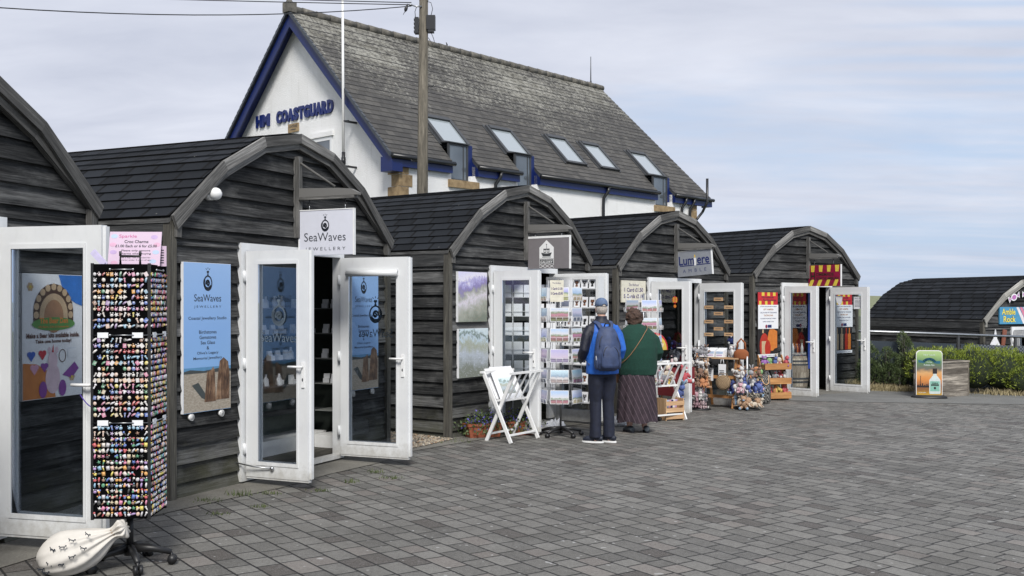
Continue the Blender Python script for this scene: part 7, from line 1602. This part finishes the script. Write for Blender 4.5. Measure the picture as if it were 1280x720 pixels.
# striped red and yellow parasol standing by the left leaf
def parasol():
    p = Vector((2.24, 15.75, GZ(2.2, 15.7))); r = thing('striped_parasol', 'red and yellow striped parasol half hidden by the shoulder of the woman', 'parasol', p, 0); b = MB(); n = 16; m = 6; vs = []; 
    for j in range(m + 1):
        for i in range(n + 1):
            a = R(180) * i / n; q = .20 * math.sin(R(90) * j / m * 1.0 + .001); vs.append((q * math.cos(a) * 1.0, -.02 - .10 * math.cos(R(90) * j / m), q * math.sin(a) * 1.35))
    for j in range(m):
        for i in range(n): b.add([vs[j * (n + 1) + i], vs[j * (n + 1) + i + 1], vs[(j + 1) * (n + 1) + i + 1], vs[(j + 1) * (n + 1) + i]], [(0, 1, 2, 3)], None, (j // 2) % 2, False)
    o = b.build('canopy', [P('parasol_red', (.36, .015, .02), .7), P('parasol_yellow', (.50, .36, .06), .7)], r, (0, 0, .98)); b = MB(); b.tube([(0, -.03, 0), (0, -.03, 1.0)], .012, 8); b.build('pole', 'white', r)
parasol()
def side_table():
    p = Vector((2.62, 16.05, GZ(2.6, 16))); r = thing('side_table', 'small table in a dark red cloth between the woman and the candle hut door', 'table', p, R(35)); b = MB(); b.bx(-.24, .24, -.16, .16, .66, .69); b.build('top', 'plywood', r); b = MB(); b.hexa([(-.24, -.18, .25), (.24, -.18, .25), (.24, .18, .25), (-.24, .18, .25), (-.245, -.165, .695), (.245, -.165, .695), (.245, .165, .695), (-.245, .165, .695)]); b.build('cloth', P('dark_red_cloth', (.14, .01, .015), .9), r)
    for x, y in ((-.2, -.12), (.2, -.12), (-.2, .12), (.2, .12)): b = MB(); b.tube([(x, y, 0), (x, y, .66)], .016, 8); b.build('leg', 'plywood', r)
    cluster(p, 0, [(.72, .14, 9, ['white', 'sky', 'red', 'pale_pink', 'grey']), (.80, .05, 3, ['white', 'grey'])], 'heaped on the red-clothed side table', 12, 1.35, 'toys on the red side table')
    cluster(p + Vector((0, 0, 0)), 0, [(.98, .10, 4, ['black', 'navy', 'brown'])], 'hanging darkly above the red-clothed side table', 13, 1.3, 'dark toys above the side table')
side_table()
for i, (dx, dy, z, k_, a, c, lab, tl) in enumerate((( .02, .02, .52, 'bear', 'red', 'white', 'hung highest beside the second print stand', 0), (-.10, -.08, .30, 'rabbit', 'blue', 'sky', 'hung lowest beside the second print stand', .5), (-.20, .0, .46, 'octopus', 'yellow', 'black', 'hung between two others by the second print stand', 0))): toy(k_, a, c, (2.62 + dx, 15.45 + dy, z), R(40), 1.7, lab, tl)
for i, (dx, dz, a, c, k_) in enumerate(((-.12, .60, 'pink', 'white', 'rabbit'), (.05, .58, 'grey', 'white', 'dog'), (.16, .62, 'cream', 'pink', 'bear'))):
    c4, s4 = math.cos(HY(4)), math.sin(HY(4)); toy(k_, a, c, (2.20 + c4 * dx, 14.75 + s4 * dx, dz), R(20), 1.3, 'lying in the second white folding print stand')
def crate():
    p = Vector((2.33, 14.80, GZ(2.3, 14.8))); r = thing('wooden_crate', 'pale wooden crate of small books under the second print stand', 'crate', p, R(25)); b = MB()
    for x in (-.15, .15): b.bx(x - .008, x + .008, -.12, .12, .0, .32)
    b.build('end_panel', 'plywood', r)
    for y in (-.12, .12):
        for z in (.02, .12, .22): b = MB(); b.bx(-.16, .16, y - .006, y + .006, z, z + .06, 0, (1, 0, 0)); b.build('slat', 'plywood', r)
    b = MB(); b.bx(-.14, .14, -.11, .11, .16, .17); b.build('shelf', 'plywood', r)
    for i in range(5): o = MB(); o.bx(-.045, .045, -.008, .008, 0, .12); q = o.build('book', [_plain['pale_blue'], _plain['pale_rose'], _plain['navy_ink'], 'white_card', _plain['pale_lilac']][i]); q.location = p + Vector((-.08 + i * .035, -.06 + i * .03, .175)); q.rotation_euler = (.2, 0, R(25)); props(q, ['pale blue', 'rose pink', 'navy', 'white', 'lilac'][i] + ' thin book standing in the pale wooden crate', 'book', 'books in the wooden crate')
crate()
# wooden plaques hung on the glass of the right-hand leaf of the candle hut
pw = [(898, 374), (886, 384), (911, 384), (898, 392), (886, 402), (911, 402), (898, 411), (886, 418), (911, 418)]
names = ['topmost centre', 'upper left', 'upper right', 'second centre', 'middle left', 'middle right', 'lowest centre', 'bottom left', 'bottom right']
hx, hy, ha, hd = HUT[4]
for i, (u, v) in enumerate(pw):
    d = Vector(((u - 640) / FPX, 1, -(v - HOR) / FPX)); rot = Matrix.Rotation(-ha, 3, 'Z'); P0 = rot @ (Vector((0, 0, CAMH)) - Vector((hx, hy, hd))); D = rot @ d; t_ = (.690 - P0.x) / D.x; q = P0 + D * t_
    r = thing('wooden_plaque', names[i] + ' of nine small wooden plaques on strings on the glass door', 'plaque', HW(4, q.x, q.y, q.z), ha - R(90), 'wooden plaques on the door glass'); b = MB(); b.bx(-.085, .085, -.006, .006, -.028, .028, 0, (1, 0, 0)); b.build('plaque', 'plywood', r)
    b = MB(); b.tube([(-.07, -.004, .028), (0, -.004, .105), (.07, -.004, .028)], .0022, 5); b.ball((0, -.004, .105), .010, 8, 6); b.build('string', 'ink', r); b = MB(); fr = Fr((-.085, -.0068, -.028), (1, 0, 0), (0, 0, 1)); b.frect(fr, .03, .14, .024, .032, .0005, 0); b.build('lettering', 'ink', r)
lf = leaves(4)[0]; b = MB(); fr = Fr((0, -.007, 0), (1, 0, 0), (0, 0, 1)); b.ell(fr, .42, 1.80, .05, .055, .001, 0, 18)
for q in (-.03, 0, .03): b.frect(fr, .42 + q - .006, .42 + q + .006, 1.76, 1.84, .002, 1)
b.ell(fr, .42, 1.70, .026, .026, .001, 2, 14); b.build('balloon_sticker', ['red', 'yellow', 'orange_bag'], lf)
for i, (a, c, z) in enumerate((('navy', 'white', 1.02), ('red', 'pink', .82), ('black', 'white', .78))): toy('bear', a, c, HW(4, 1.62 + (.08 if i == 1 else 0), -.12, z), HY(4) - R(50), 1.1, ('highest', 'middle', 'lowest')[i] + ' of three keyring toys by the corner post')
# strip light glow line of bunting beads over the side table is left to the toys; door mat
